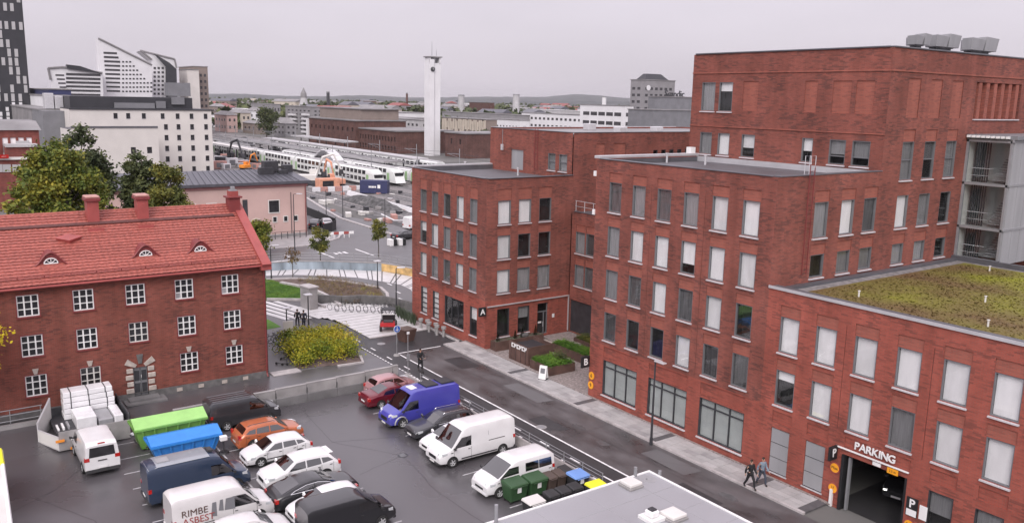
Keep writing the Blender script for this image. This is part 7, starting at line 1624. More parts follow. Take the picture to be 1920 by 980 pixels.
for k in range(34): MB().hexa([(XP+.55, 20.5+k*.9, 8.8), (XP+.55, 20.55+k*.9, 8.8), (-134.45, 22.8+k*.8, 10.22), (-134.45, 22.75+k*.8, 10.22)], [(XP+.55, 20.5+k*.9, 8.86), (XP+.55, 20.55+k*.9, 8.86), (-134.45, 22.8+k*.8, 10.28), (-134.45, 22.75+k*.8, 10.28)]).build('standing_seam', 'roof_metal', PB)
for (px0, px1, py0, py1) in ((496, 522, 302, 318), (533, 549, 309, 323)):
    a = onx(px0, py1, -132.5); b = onx(px1, py0, -132.5); bevel(MB().box(-134, -132.5, a.y, b.y, a.z-.8, b.z).build('roof_vent', 'metal_dark', PB), .05, 1)
    a = onx(px0-9, py1+7, -131.5); b = onx(px1-9, py1-4, -131.5); MB().box(-132.5, -131.5, a.y, b.y, a.z-.6, b.z).build('roof_vent', 'metal_dark', PB)
MB().cyl(XP+.15, 48.9, 0.4, 7.0, .05, n=6).build('downpipe', 'metal_dark', PB); MB().cyl(XP+.15, 51.3, 0, 8.2, .07, n=6).build('downpipe', 'red_dark', PB)
hf = thing('hedge_fence', 'dark railing and shrubs at the foot of the pink building', 'fence', (-126.5, 45, 0), world=True)
for k in range(10): MB().box(-126.6, -126.5, 41.5+k*1.0, 41.58+k*1.0, 0, 1.1).build('post', 'metal_dark', hf)
for z in (.5, 1.05): MB().box(-126.58, -126.52, 41.5, 50.6, z, z+.06).build('rail', 'metal_dark', hf)

# ================================================================== BACKGROUND CITY
FARW = {}
def far_window(wd, ht, rz, m='pane_far'):
    return cached(('fw', wd, ht, rz, m), lambda: (MB().box(-wd/2, wd/2, -.06, .05, -ht/2, ht/2) if rz == 0 else MB().box(-.05, .06, -wd/2, wd/2, -ht/2, ht/2)).mesh('window', m, uv=False))
def far_building(label, px_l, px_c, px_r, py_top, D, m, rows=0, cl=0, cr=0, roof='roof_grey', zb=0.0, ww=.5, wh=.5, wm='pane_far', cat='building', name='city_building', hip=0, margin=.12, group='city buildings beyond the railway', dirc=None, rowsz=(.1, .92)):
    """box block seen at its near corner: street side towards -Y, end side towards +X"""
    d = ray(px_c, py_top); hl = math.hypot(d.x, d.y); X, Y = d.x/hl*D, d.y/hl*D; zt = CAM_H+d.z/hl*D
    XL = ony(px_l, py_top, Y).x; YR = onx(px_r, py_top, X).y
    XL = min(XL, X-6); YR = max(YR, Y+6)
    XL = max(XL, X-160); YR = min(YR, Y+160)
    t = thing(name, label, cat, (X, Y, zb), 0, group, world=True)
    MB().box(XL, X, Y, YR, zb, zt).build('wall', m, t)
    if hip:
        e = .5; mx, my = (XL+X)/2, (Y+YR)/2; rdg = min(X-XL, YR-Y)/2
        ra, rb2 = ((XL+rdg, my), (X-rdg, my)) if X-XL > YR-Y else ((mx, Y+rdg), (mx, YR-rdg))
        long = X-XL > YR-Y
        v = [(XL-e, Y-e, zt), (X+e, Y-e, zt), (X+e, YR+e, zt), (XL-e, YR+e, zt), (*ra, zt+hip), (*rb2, zt+hip)]
        f = [(0, 1, 5, 4), (1, 2, 5), (2, 3, 4, 5), (3, 0, 4)] if long else [(0, 1, 4), (1, 2, 5, 4), (2, 3, 5), (3, 0, 4, 5)]
        MB().add(v, f).build('roof', roof, t)
    else: MB().box(XL-.3, X+.3, Y-.3, YR+.3, zt, zt+.35).build('roof', roof, t)
    zh = zt-zb
    if rows:
        sh_ = zh*(rowsz[1]-rowsz[0])/rows
        for r in range(rows):
            z = zb+zh*rowsz[0]+sh_*(r+.5)
            for c in range(cl):
                s_ = (X-XL)*(1-margin)/cl; inst('window', far_window(round(s_*ww, 2), round(sh_*wh, 2), 0, wm), t, (XL+(X-XL)*margin/2+s_*(c+.5), Y, z))
            for c in range(cr):
                s_ = (YR-Y)*(1-margin)/cr; inst('window', far_window(round(s_*ww, 2), round(sh_*wh, 2), 90, wm), t, (X, Y+(YR-Y)*margin/2+s_*(c+.5), z))
    return t, (XL, X, Y, YR, zt)
# ---- white hotel
XH = -245.0
HT = thing('white_hotel_building', 'cream white six storey block with small square windows behind the trees', 'building', (XH, 53, 0), world=True)
hs = []; y0h, y1h = 35.3, 71.0
for r in range(6):
    z = 15.6-r*2.9
    for c, Y in enumerate((58.7, 62.0, 65.6, 69.4) if r else (46.2, 49.3, 53.2, 58.0, 61.9, 65.6, 69.4)):
        hs.append((Y-.55, Y+.55, z-.75, z+.75, .3)); f = inst('window', cached('hwin', lambda: MB().box(-.28, -.22, -.55, .55, -.75, .75).mesh('window', 'pane_dark', uv=False)), HT, (XH, Y, z)); inst('frame', cached('hfr', lambda: MB().box(-.22, .03, -.58, -.5, -.75, .75).box(-.22, .03, .5, .58, -.75, .75).box(-.22, .06, -.5, .5, -.8, -.72).mesh('frame', 'sill', uv=False)), f)
wall(HT, (XH, 0), 90, y0h, y1h, -1, 17.2, hs, 'hotel_white'); MB().box(XH-22, XH-.4, y0h, y1h, -1, 17.2).build('wall', 'hotel_white', HT)
MB().box(XH-22, XH+.3, y0h, y1h+.3, 17.2, 17.5).build('roof_edge', 'cladding_dark', HT)
a = onx(130, 180, XH-5); b = onx(360, 180, XH-5); ph = MB().box(XH-20, XH-5, a.y, b.y, 17.5, a.z).build('penthouse', 'cladding_dark', HT)
a = onx(215, 205, XH-4.5); b = onx(290, 197, XH-4.5); MB().box(XH-4.9, XH-4.3, a.y, b.y, 17.6, 19.0).build('louvre', 'cladding_mid', ph)
for (pl_, pr, pt_, pb_, dx, mm_) in ((293, 310, 190, 203, -4.6, 'cladding_mid'), (322, 345, 182, 196, -4.6, 'cladding_mid'), (316, 356, 156, 180, -6, 'cladding_mid')):
    a = onx(pl_, pb_, XH+dx); b = onx(pr, pt_, XH+dx); MB().box(XH+dx-4, XH+dx+.3, a.y, b.y, max(17.5, a.z), b.z).build('roof_plant', mm_, ph)
# lower wing in front
XW = -228.0; a = onx(133, 240, XW); b = onx(296, 243, XW)
hs = []
for Y, z in ((46.6, 7.6), (50.4, 7.6), (46.6, 4.2), (50.4, 4.2)): hs.append((Y-.6, Y+.6, z-.8, z+.8, .3)); MB().box(XW-.3, XW-.25, Y-.6, Y+.6, z-.8, z+.8).build('window', 'pane_dark', HT)
wall(HT, (XW, 0), 90, a.y, b.y, -1, a.z, hs, 'hotel_white'); MB().box(XH, XW-.4, a.y, b.y, -1, a.z-.6).build('wall', 'hotel_white', HT); MB().box(XW-.35, XW+.2, a.y, b.y, a.z, a.z+.4).build('parapet', 'coping', HT)
MB().box(XH+.4, XW-.4, a.y+.2, b.y-.2, a.z-.6, a.z-.4).build('roof', 'membrane', HT)
a = onx(80, 208, XH-8); b = onx(131, 208, XH-8); MB().box(XH-30, XH-8, a.y, b.y-.1, 0, a.z).build('grey_wing', 'cladding_mid', HT)
for (pl_, pr, pt_, pb_) in ((85, 100, 175, 203), (104, 118, 180, 203)):
    a = onx(pl_, pb_, XH-15); b = onx(pr, pt_, XH-15); bevel(MB().box(XH-19, XH-15, a.y, b.y, 17, b.z).build('roof_unit', 'metal_light', HT), .1, 1)
# ---- dark hotel tower at the left edge
XT = -330.0; TT = thing('dark_tower', 'tall dark tower with scattered pale window strips at the left edge', 'building', (XT, 26, 0), world=True)
yR = 36.1; MB().box(XT-22, XT, yR-24, yR, 0, 88).build('wall', 'cladding_dark', TT)
rn = random.Random(9); z = 10.0
pm1 = cached('tp1', lambda: MB().box(0, .25, -.5, .5, 0, 2.5).mesh('window_panel', 'grey_light', uv=False))
pm2 = cached('tp2', lambda: MB().box(0, .35, -.45, .45, 0, 1.3).mesh('window_panel', 'arena_white', uv=False))
while z < 56:
    for c in range(11):
        if rn.random() < .55: inst('window_panel', pm1 if z > 17 else pm2, TT, (XT, yR-1.0-c*2.0+rn.uniform(-.15, .15), z))
    z += 2.9 if z > 17 else 1.6
# ---- red brick block at the left edge
XB_ = -186.0; RB_ = thing('red_brick_shop_building', 'red brick shop building with grey roof at the left edge behind the trees', 'building', (XB_, 15, 0), world=True)
a = onx(0, 240, XB_); b = onx(72, 238, XB_); hs = []
yl, yr2, zt_ = a.y-14, b.y, b.z-.6
wys = [onx(px, 290, XB_).y for px in (12, 27, 42, 57)]
for Y in wys: hs.append((Y-.45, Y+.45, zt_-4.2, zt_-1.4, .25)); MB().box(XB_-.25, XB_-.2, Y-.45, Y+.45, zt_-4.2, zt_-1.4).build('window', 'blind_white', RB_); MB().box(XB_-.2, XB_+.1, Y-.5, Y+.5, zt_-5.3, zt_-4.2).build('balcony_front', 'grey_light', RB_)
wall(RB_, (XB_, 0), 90, yl, yr2, 0, zt_, hs, 'brick_town'); MB().box(XB_-14, XB_-.3, yl, yr2, 0, zt_).build('wall', 'grey_light', RB_)
MB().hexa([(XB_-14, yl, zt_), (XB_+.4, yl, zt_), (XB_+.4, yr2+.4, zt_), (XB_-14, yr2+.4, zt_)], [(XB_-14, yl, zt_+1.6), (XB_-3, yl, zt_+1.6), (XB_-3, yr2, zt_+1.6), (XB_-14, yr2, zt_+1.6)]).build('roof', 'roof_grey', RB_)
a = onx(10, 274, XB_+3); b = onx(70, 270, XB_+3); zc_ = a.z
MB().box(XB_, XB_+3.4, a.y, b.y, zc_-.2, zc_+.3).build('terrace_slab', 'grey_light', RB_); MB().box(XB_, XB_+3, a.y, b.y, 0, zc_-.2).build('front_block', 'brick_town', RB_)
a = onx(-5, 296, XB_+4.5); b = onx(60, 296, XB_+4.5); MB().box(XB_, XB_+4.2, yl, b.y, 0, a.z-.4).build('shop_block', 'brick_town', RB_)
MB().box(XB_+3, XB_+4.6, yl, b.y, a.z-.4, a.z).build('canopy', 'off_white', RB_)
for (pl_, pr) in ((-4, 4), (6, 20), (24, 43), (46, 57)):
    c = onx(pl_, 323, XB_+4.3); d = onx(pr, 308, XB_+4.3); MB().box(XB_+4.2, XB_+4.35, c.y, d.y, c.z, d.z).build('shop_window', 'grey_light', RB_)
c = onx(-4, 297, XB_+5); d = onx(16, 290, XB_+5); MB().box(XB_+4.7, XB_+5, c.y, d.y, c.z, d.z).build('shop_sign', 'taillamp', RB_); MB().box(XB_+5, XB_+5.05, c.y+.6, d.y-.4, c.z+.3, d.z-.3).build('sign_panel', 'white_paint', RB_)
c = onx(30, 270, XB_+.2); d = onx(55, 264, XB_+.2); MB().box(XB_+.1, XB_+.3, c.y, d.y, c.z, d.z).build('name_board', 'grey_light', RB_)
far_building('low dark blue block with white band beside the dark tower', -60, 92, 96, 168, 300, 'container_blue', group='city buildings left'); far_building('white block showing below the dark blue band', -60, 88, 92, 180, 292, 'arena_white', group='city buildings left')
far_building('low grey roof block in front of the dark tower', -60, 74, 80, 207, 262, 'roof_grey', group='city buildings left')
# ---- slanted white arena towers
XA_ = -450.0
def slant(label, pts, X, thick, m='arena_white', rowspec=None, group='slanted white towers', edge=True):
    P3 = [onx(px, py, X) for px, py in pts]; c = P3[0]
    t = thing('slanted_tower', label, 'tower', (X, sum(p.y for p in P3)/len(P3), 0), 0, group, world=True)
    F_ = [(X, p.y, p.z) for p in P3]; Bk = [(X-thick, p.y+thick*.12, p.z) for p in P3]
    n = len(F_); mb = MB(); mb.add(F_+Bk, [tuple(range(n)), tuple(range(2*n-1, n-1, -1))]+[(i, n+i, n+(i+1) % n, (i+1) % n) for i in range(n)]); mb.build('body', m, t)
    if rowspec:
        for (px0, px1, py, hh) in rowspec:
            a = onx(px0, py+hh, X); b = onx(px1, py, X); MB().box(X-.1, X+.12, a.y, b.y, a.z, b.z).build('window', 'pane_far', t)
    if edge:
        for i in range(n):
            if F_[i][2] > 24 and F_[(i+1) % n][2] > 24: MB().tube([(X+.2, F_[i][1], F_[i][2]), (X+.2, F_[(i+1) % n][1], F_[(i+1) % n][2])], .5, 5).build('edge_beam', 'roof_grey', t)
    return t
rows = []
for k in range(10):
    py = 98.5+k*7.9; x0 = 194+k*.7; x1 = 219+min(k, 2)*3
    rows.append((x0, x1, py, 2.6))
    if k >= 2:
        n_ = min(9, 2+k*1)
        for j in range(n_):
            px = 229+j*6.6
            if px < 286 and px < 233+k*7: rows.append((px, px+3.6, py+.6, 2.8))
slant('tallest pointed white tower with rows of dark windows', [(192, 230), (286, 230), (285, 122), (184, 72)], XA_, 22, rowspec=rows)
rows = []
for k in range(9):
    for j in range(3): rows.append((288+j*7.5, 292+j*7.5, 126+k*8, 4))
slant('lower white faceted tower right of the tallest pointed one', [(287, 230), (334, 230), (331, 128), (327, 111), (263, 95), (284, 112)], XA_-25, 22, rowspec=rows)
slant('dark slanted glass wedge between the white towers', [(312, 230), (334, 230), (331, 130), (318, 118), (289, 101), (311, 125)], XA_-22, 2, 'cladding_dark', group='slanted dark wedge', edge=False)
rows = []
for k in range(6): rows += [(104+k*2.6, 120+k*1.5, 140+k*7.5, 2.4), (124, 188, 139+k*7.5, 2.4)]
slant('low white ribbed tower with curved prow left of the tall one', [(100, 230), (196, 230), (192, 137), (140, 128), (116, 126), (90, 128), (95, 150)], XA_+10, 20, rowspec=rows)
slant('dark roof wedge on the low ribbed tower', [(126, 129), (191, 138), (150, 124), (124, 121)], XA_+11, 14, 'cladding_dark', group='slanted dark wedge', edge=False)
far_building('brown and white striped apartment tower right of the slanted towers', 335, 362, 389, 125, 500, 'tan_wall', 9, 2, 3, ww=.5, wh=.45, group='city buildings left')
t, bx_ = far_building('white stair strip of the brown apartment tower', 336, 351, 353, 131, 494, 'hotel_white', group='city buildings left')
# ---- station: white clock tower and brown brick halls
SX, SY = -286.5, 167.3
ST = thing('station_clock_tower', 'tall slim white clock tower with small rooftop mast', 'tower', (SX, SY, 0), world=True)
MB().box(SX-3.6, SX, SY-2.5, SY+2.5, 0, 34.9).build('shaft', 'arena_white', ST); MB().box(SX, SX+.5, SY-2.5, SY-.5, 0, 36.3).build('rib', 'arena_white', ST); MB().box(SX, SX+.08, SY-.5, SY-.2, 0, 35.2).build('shadow_strip', 'cladding_mid', ST)  # raised dark strip coloured in as the shade line beside the rib
MB().box(SX-3.2, SX+.2, SY-2.5, SY-1.9, 34.9, 37.0).box(SX-3.2, SX+.2, SY+1.9, SY+2.5, 34.9, 37.0).box(SX-3.2, SX-2.8, SY-1.6, SY+1.6, 34.9, 37.0).build('lantern_post', 'arena_white', ST); MB().box(SX-3.6, SX+.6, SY-3.0, SY+3.0, 37.0, 37.4).build('cap', 'roof_grey', ST)
ck = MB().lathe([(.9, 0), (.9, .25)], 'x', 20, (SX+.5, SY-1.2, 32.6)).build('clock', 'metal_dark', ST); MB().box(SX+.75, SX+.8, SY-1.25, SY-1.15, 32.6, 33.4).box(SX+.75, SX+.8, SY-1.2, SY-.7, 32.55, 32.65).build('hand', 'white_paint', ck)
MB().lathe([(1.1, -.3), (1.1, 0)], 'y', 20, (SX-1.6, SY+2.4, 32.6)).build('clock', 'metal_dark', ST)
MB().cyl(SX-2.2, SY, 37.7, 43.0, .12, .05, 6).cyl(SX-1.2, SY+1.4, 37.7, 40, .08, .05, 6).cyl(SX-3, SY+2.4, 37.7, 39.6, .08, .05, 6).build('mast', 'metal_grey', ST)
def station(label, X0, X1, Y, D_, h, m, n, zrow, wd=1.2, ht=2.0, rows=1, dz=4):
    t = thing('station_hall', label, 'building', ((X0+X1)/2, Y, 0), 0, 'brown brick station halls', world=True); hs = []
    for r in range(rows):
        for k in range(n):
            u = (X1-X0)*(k+.7)/(n+.4); z = zrow-r*dz
            hs.append((u-wd/2, u+wd/2, z, z+ht, .4)); MB().box(X0+u-wd/2, X0+u+wd/2, Y+.35, Y+.4, z, z+ht).build('window', 'pane_dark', t)
    wall(t, (X0, Y), 0, 0, X1-X0, 0, h, hs, m); MB().box(X1-.3, X1, Y+.02, Y+D_, 0, h).box(X0, X0+.3, Y+.4, Y+D_, 0, h).box(X0+.3, X1-.3, Y+D_-.3, Y+D_, 0, h).build('wall', m, t); MB().box(X0-.4, X1+.4, Y-.4, Y+D_+.4, h, h+.5).build('roof', 'roof_grey', t)
    return t
t1 = station('long brown brick station hall with a band of small windows', -345, -300, 158, 26, 8.6, 'brick_far', 17, 4.6, 1.3, 1.8, 2, 3.6)
a = ony(585, 240, 156); t2 = station('taller grey brown station hall left of the clock tower', -385, -334, 156.5, 24, 11.6, 'brick_far', 10, 7.2, 1.6, 1.6)
MB().box(-386, -384.5, 155.5, 156.5, 2, 11).build('sign_pylon', 'arena_white', t2); MB().box(-380, -336, 160, 178, 12.1, 16.5).build('upper_storey', 'tan_wall', t2); MB().box(-381, -335, 159.5, 178.5, 16.5, 16.9).build('upper_roof', 'roof_grey', t2)
station('plain brown brick hall right of the clock tower', -283, -268, 170, 20, 9.0, 'brick_far', 2, 5)
# ---- other blocks behind, measured from the picture
far_building('grey apartment block with white balcony bands', 535, 586, 600, 201, 500, 'grey_wall', 6, 6, 2, ww=.45, wh=.4)
d = ray(560, 230); hl = math.hypot(d.x, d.y)
bt = None
for o in col.objects:
    if o.get('label') == 'grey apartment block with white balcony bands': bt = o
for r in range(6):
    for px in (546, 571):
        a = ony(px-6, 213+r*8, bt.location.y-1.2); b = ony(px+6, 213+r*8, bt.location.y-1.2); MB().box(a.x, b.x, bt.location.y-1.4, bt.location.y, a.z-1.0, a.z).build('balcony', 'arena_white', bt)
far_building('cream apartment house with red hipped roof', 585, 642, 650, 211, 540, 'cream_wall', 3, 9, 1, roof='roof_red_far', hip=3.6, ww=.4, wh=.5)
far_building('yellow painted house beside the cream one', 636, 660, 672, 213, 530, 'yellow_wall', 2, 3, 2, roof='roof_red_far', hip=1.5, ww=.3, wh=.4)
far_building('pale low office behind the station roof', 672, 730, 800, 222, 480, 'grey_light', 2, 6, 9, ww=.5, wh=.4)
far_building('white flat office strip above the pale low office', 672, 745, 803, 212, 560, 'arena_white', 1, 5, 6, ww=.6, wh=.3)
far_building('grey office with rows of square windows left of the clock tower', 722, 790, 802, 226, 430, 'grey_light', 3, 8, 2, ww=.45, wh=.4)
far_building('grey long block behind the striped facade', 829, 990, 1000, 217, 520, 'grey_wall', 0)
sfb, bx_ = far_building('block with dark and cream vertical striped facade right of the clock tower', 829, 912, 918, 225, 400, 'tan_wall', 0, group='striped block')
XL, X_, Y_, YR, zt = bx_; rn = random.Random(4)
for k in range(26):
    xx = XL+(X_-XL)*(k+.5)/26
    MB().box(xx-.55, xx+.35, Y_-.35, Y_, 3+rn.uniform(0, 5), zt-.3-(rn.uniform(0, 1.5) if k % 3 == 0 else 0)).build('fin', 'cream_wall', sfb)
    if k % 2: z0 = rn.uniform(3, 9); MB().box(xx+.4, xx+1.1, Y_-.12, Y_, z0, z0+rn.uniform(3, 5.5)).build('window', 'pane_dark', sfb)
far_building('white block with a row of tiny windows behind wing A', 916, 975, 980, 226, 430, 'arena_white', 1, 9, 1, ww=.35, wh=.25, rowsz=(.6, .85))
far_building('long white office strip with square dark windows', 978, 1128, 1131, 218, 470, 'arena_white', 2, 16, 1, ww=.5, wh=.32, rowsz=(.35, .95))
far_building('white modern office with long dark window bands', 1088, 1172, 1181, 199, 440, 'arena_white', 3, 5, 1, ww=.82, wh=.4, rowsz=(.2, .9))
far_building('low white roofed hall in front of the modern office', 985, 1130, 1140, 210, 600, 'grey_light', 0, roof='arena_white')
far_building('grey flat roofed office block left of the tall brick block', 1178, 1225, 1330, 207, 330, 'cladding_mid', 1, 3, 8, ww=.6, wh=.2, rowsz=(.45, .8))
far_building('darker upper storey of the grey office block', 1218, 1236, 1330, 182, 345, 'cladding_mid', 0, group='city buildings right')
sc_, bx_ = far_building('grey high rise hotel with rounded dark roof and rooftop lettering', 1183, 1205, 1266, 150, 460, 'grey_wall', 8, 2, 6, ww=.55, wh=.4, group='city buildings right')
XL, X_, Y_, YR, zt = bx_; MB().hexa([(XL+1, Y_+3, zt+.4), (X_-1, Y_+3, zt+.4), (X_-1, YR-4, zt+.4), (XL+1, YR-4, zt+.4)], [(XL+3, Y_+6, zt+3.4), (X_-3, Y_+6, zt+3.4), (X_-3, YR-8, zt+3.4), (XL+3, YR-8, zt+3.4)]).build('roof_pavilion', 'cladding_dark', sc_); MB().lathe([(1.4, 0), (1.4, .3)], 'x', 18, (X_, Y_+4.4, zt-4)).build('round_emblem', 'arena_white', sc_)
q = onx(1265, 177, X_+4)
lettering('Scandic', 'metal_dark', sc_, (X_+4, q.y, q.z), R(90), 5.0, .2, name='rooftop_lettering', bold=.05)
far_building('brown factory block with white sign on the far plain', 880, 918, 922, 193, 900, 'brick_far', 0); q = ony(910, 188, 700)
for (px, py, pb, D, r, m_, lb) in ((865, 180, 205, 900, 3.2, 'grey_light', 'left pale smokestack right of the clock tower'), (968, 179, 205, 900, 3.4, 'grey_light', 'pale smokestack above the long white office'), (1133, 183, 202, 900, 2.2, 'arena_white', 'thin white smokestack over the modern office'), (615, 174, 200, 900, 1.6, 'metal_dark', 'thin dark smokestack above the red hipped roof'), (763, 176, 200, 1000, 1.2, 'brick_far', 'thin brown smokestack left of the clock tower')):
    d = ray(px, py); hl = math.hypot(d.x, d.y); t = thing('smokestack', lb, 'smokestack', (d.x/hl*D, d.y/hl*D, 0), 0, 'smokestacks'); zt = CAM_H+d.z/hl*D
    MB().cyl(0, 0, 0, zt, r*1.15, r, 12).build('shaft', m_, t); MB().cyl(0, 0, zt, zt+1.2, r*1.05, r*1.05, 12).build('rim', 'metal_grey', t)
d = ray(569, 168); hl = math.hypot(d.x, d.y); D = 1000; zt = CAM_H+d.z/hl*D; t = thing('church_tower', 'pale tapering church tower with dark pointed top on the far ridge', 'tower', (d.x/hl*D, d.y/hl*D, 0))
MB().cyl(0, 0, 0, zt-9, 7.5, 3.2, 12).build('shaft', 'grey_light', t); MB().cyl(0, 0, zt-9, zt-4, 3.6, 3.2, 10).build('belfry', 'roof_grey', t); MB().cyl(0, 0, zt-4, zt+2, 3.0, .3, 10).build('spire', 'roof_grey', t)
# villas left of the tracks
for (a_, b_, c_, py, D, m_, hp, rws, cc, lb) in ((402, 425, 430, 216, 520, 'pink', 2.2, 2, 4, 'pink villa with grey roof right of the hotel'), (428, 452, 458, 212, 560, 'cream_wall', 2.5, 2, 4, 'cream villa with grey roof beside the pink villa'), (392, 408, 415, 200, 640, 'tan_wall', 2.0, 3, 3, 'brown apartment house far behind the hotel'), (462, 476, 484, 208, 600, 'arena_white', 2.5, 2, 2, 'small white villa near the dark trees'), (470, 512, 520, 196, 720, 'leafgreen', 0, 2, 5, 'long dark green roofed block on the slope'), (512, 535, 540, 232, 470, 'grey_wall', 3, 2, 3, 'grey house with pyramid roof at the railway edge'), (455, 480, 490, 232, 500, 'tan_wall', 1.5, 1, 3, 'low brown shed by the railway')):
    far_building(lb, a_, b_, c_, py, D, 'grey_wall' if m_ == 'leafgreen' else m_, rws, cc, 2, hip=hp, ww=.4, wh=.4, group='villas left of the tracks')
rn = random.Random(17)
ln = ('red', 'grey', 'brown', 'pale', 'white', 'cream')
for i in range(115):
    px = rn.uniform(395, 1175); D = rn.uniform(600, 1900); d = ray(px, 190); hl = math.hypot(d.x, d.y); k = rn.randrange(6)
    X, Y = d.x/hl*D, d.y/hl*D; t = thing('distant_house', 'small distant %s walled block in the town beyond the railway' % ('brick', 'grey', 'tan', 'light grey', 'white', 'cream')[k], 'building', (X, Y, 0), rn.choice((0, R(20), R(-25), R(8))), 'distant %s houses' % ln[k])
    w_, l_, h_ = rn.uniform(8, 16), rn.uniform(16, 45), rn.uniform(6, 15); m_ = ('brick_far', 'grey_wall', 'tan_wall', 'grey_light', 'arena_white', 'cream_wall')[k]
    MB().box(-l_/2, l_/2, -w_/2, w_/2, 0, h_).build('wall', m_, t, uv=True)
    if rn.random() < .6: MB().add([(-l_/2-.5, -w_/2-.5, h_), (l_/2+.5, -w_/2-.5, h_), (l_/2+.5, w_/2+.5, h_), (-l_/2-.5, w_/2+.5, h_), (-l_/2, 0, h_+3), (l_/2, 0, h_+3)], [(0, 1, 5, 4), (2, 3, 4, 5), (1, 2, 5), (3, 0, 4)]).build('roof', rn.choice(('roof_grey', 'roof_red_far', 'roof_metal')), t)
    else: MB().box(-l_/2-.3, l_/2+.3, -w_/2-.3, w_/2+.3, h_, h_+.4).build('roof', rn.choice(('roof_grey', 'arena_white')), t)
    for r in range(int(h_//4)):
        MB().box(-l_/2+1.5, l_/2-1.5, -w_/2-.08, -w_/2, 2+r*3.6, 3.2+r*3.6).build('window_band', 'pane_far', t); MB().box(l_/2, l_/2+.08, -w_/2+1.5, w_/2-1.5, 2+r*3.6, 3.2+r*3.6).build('window_band', 'pane_far', t)
# far woodland in one mass, and single larger trees in town
mb = MB(); rn = random.Random(33)
for i in range(2600):
    px = rn.uniform(380, 1190); D = 560*(2500/560)**rn.random(); d = ray(px, 190); hl = math.hypot(d.x, d.y); X, Y = d.x/hl*D, d.y/hl*D
    if D < 800 and rn.random() < .6: continue
    h_ = rn.uniform(6, 14); r = rn.uniform(3, 6)
    for k in range(7):
        a = rn.uniform(0, 6.28); q = Vector((X+r*.6*math.cos(a)*rn.random(), Y+r*.6*math.sin(a)*rn.random(), h_*rn.uniform(.3, .9))); s = r*rn.uniform(.5, .9)
        u = Vector((rn.gauss(0, 1), rn.gauss(0, 1), rn.gauss(0, .5))).normalized()*s; v = u.cross(Vector((rn.gauss(0, 1), rn.gauss(0, 1), rn.gauss(0, 1)))).normalized()*s
        mb.add([q-u, q+v, q+u, q-v], [(0, 1, 2, 3)])
tag(mb.build('town_woodland', MATS['leaf_dark'], None, uv=False), 'dark scattered woodland between the far town houses', 'trees', kind='stuff')
for i, (px, py, h_, r, m_, lb) in enumerate(((500, 258, 16, 5, 'leaf_dark', 'large dark tree standing by the railway left of the grey apartments'), (428, 236, 11, 5, 'leaf_green', 'bright yellow tree among the villas'), (515, 250, 12, 4, 'leaf_dark', 'dark tree beside the grey pyramid roof'), (902, 292, 12, 3.4, 'leaf_dark', 'tall dark tree at the foot of the striped facade'), (885, 292, 9, 3, 'leaf_olive', 'olive tree at the foot of the striped facade'), (915, 290, 10, 3, 'leaf_dark', 'dark tree touching the corner of wing A roof'))):
    p = gnd(px, py); tree(lb, p.x, p.y, h_, r, m_, 2600, .3, .15, .55, 26, 60+i, group='trees in the town')
# ---- hills
hb = MB(); rn = random.Random(2)
def ridge(D, prof, seed, name, base):
    rn = random.Random(seed); top = []; bot = []; back = []
    for i in range(241):
        px = -500+i*12.5; d = ray(px, 190); hl = math.hypot(d.x, d.y); py = lerp_tab(prof[::-1], px)+math.sin(px*.031+seed)*.7+rn.uniform(-.5, .5)
        dd = ray(px, py); z_ = CAM_H+dd.z/math.hypot(dd.x, dd.y)*D
        top.append((d.x/hl*D, d.y/hl*D, z_)); bot.append((d.x/hl*base, d.y/hl*base, -.5)); back.append((d.x/hl*(D+1200), d.y/hl*(D+1200), -1))
    mids = []
    for f in (.35, .7): mids.append([tuple(Vector(b).lerp(Vector(t), f)+Vector((0, 0, rn.uniform(-3, 3)))) for b, t in zip(bot, top)])
    return struct(name, MB().grid([bot]+mids+[top, back]), 'hill', uv=False, smooth=60)
ridge(6500, [(-500, 180), (380, 176), (420, 176), (520, 179), (620, 181), (690, 179), (760, 182), (840, 183), (960, 181), (1020, 182), (1070, 178), (1110, 178), (1180, 184), (1300, 184), (2500, 182)], 3, 'hills', 3600)
ridge(3800, [(-500, 190), (380, 183), (480, 184), (560, 188), (700, 190), (900, 191), (1100, 190), (1300, 190), (2500, 190)], 8, 'hills', 2300)

# ================================================================== RAILWAY
struct('rail_yard', MB().poly([(-520, 78, -.01), (-130, 70.5, -.01), (-84, 70.5, -.01), (-84, 150, -.01), (-520, 150, -.01)]), 'gravel')
def track(label, Y, X0, X1, sk=0.0):
    t = thing('railway_track', label, 'railway', ((X0+X1)/2, Y, 0), 0, 'railway tracks', world=True)
    for s in (-.75, .75): MB().hexa([(X0, Y+s-.05+sk, .1), (X1, Y+s-.05, .1), (X1, Y+s+.05, .1), (X0, Y+s+.05+sk, .1)], [(X0, Y+s-.05+sk, .27), (X1, Y+s-.05, .27), (X1, Y+s+.05, .27), (X0, Y+s+.05+sk, .27)]).build('rail', 'rail_steel', t)
    MB().hexa([(X0, Y-1.4+sk, 0), (X1, Y-1.4, 0), (X1, Y+1.4, 0), (X0, Y+1.4+sk, 0)], [(X0, Y-1.3+sk, .1), (X1, Y-1.3, .1), (X1, Y+1.3, .1), (X0, Y+1.3+sk, .1)]).build('ballast', 'concrete_dark', t)
for i, Y in enumerate((73.2, 77.5, 88.5, 93.3, 100.4, 106.8, 112, 121, 127, 134)):
    track('railway track %s counted from the plaza side' % ('one', 'two', 'three', 'four', 'five', 'six', 'seven', 'eight', 'nine', 'ten')[i], Y, -500 if i > 1 else -210, -112)
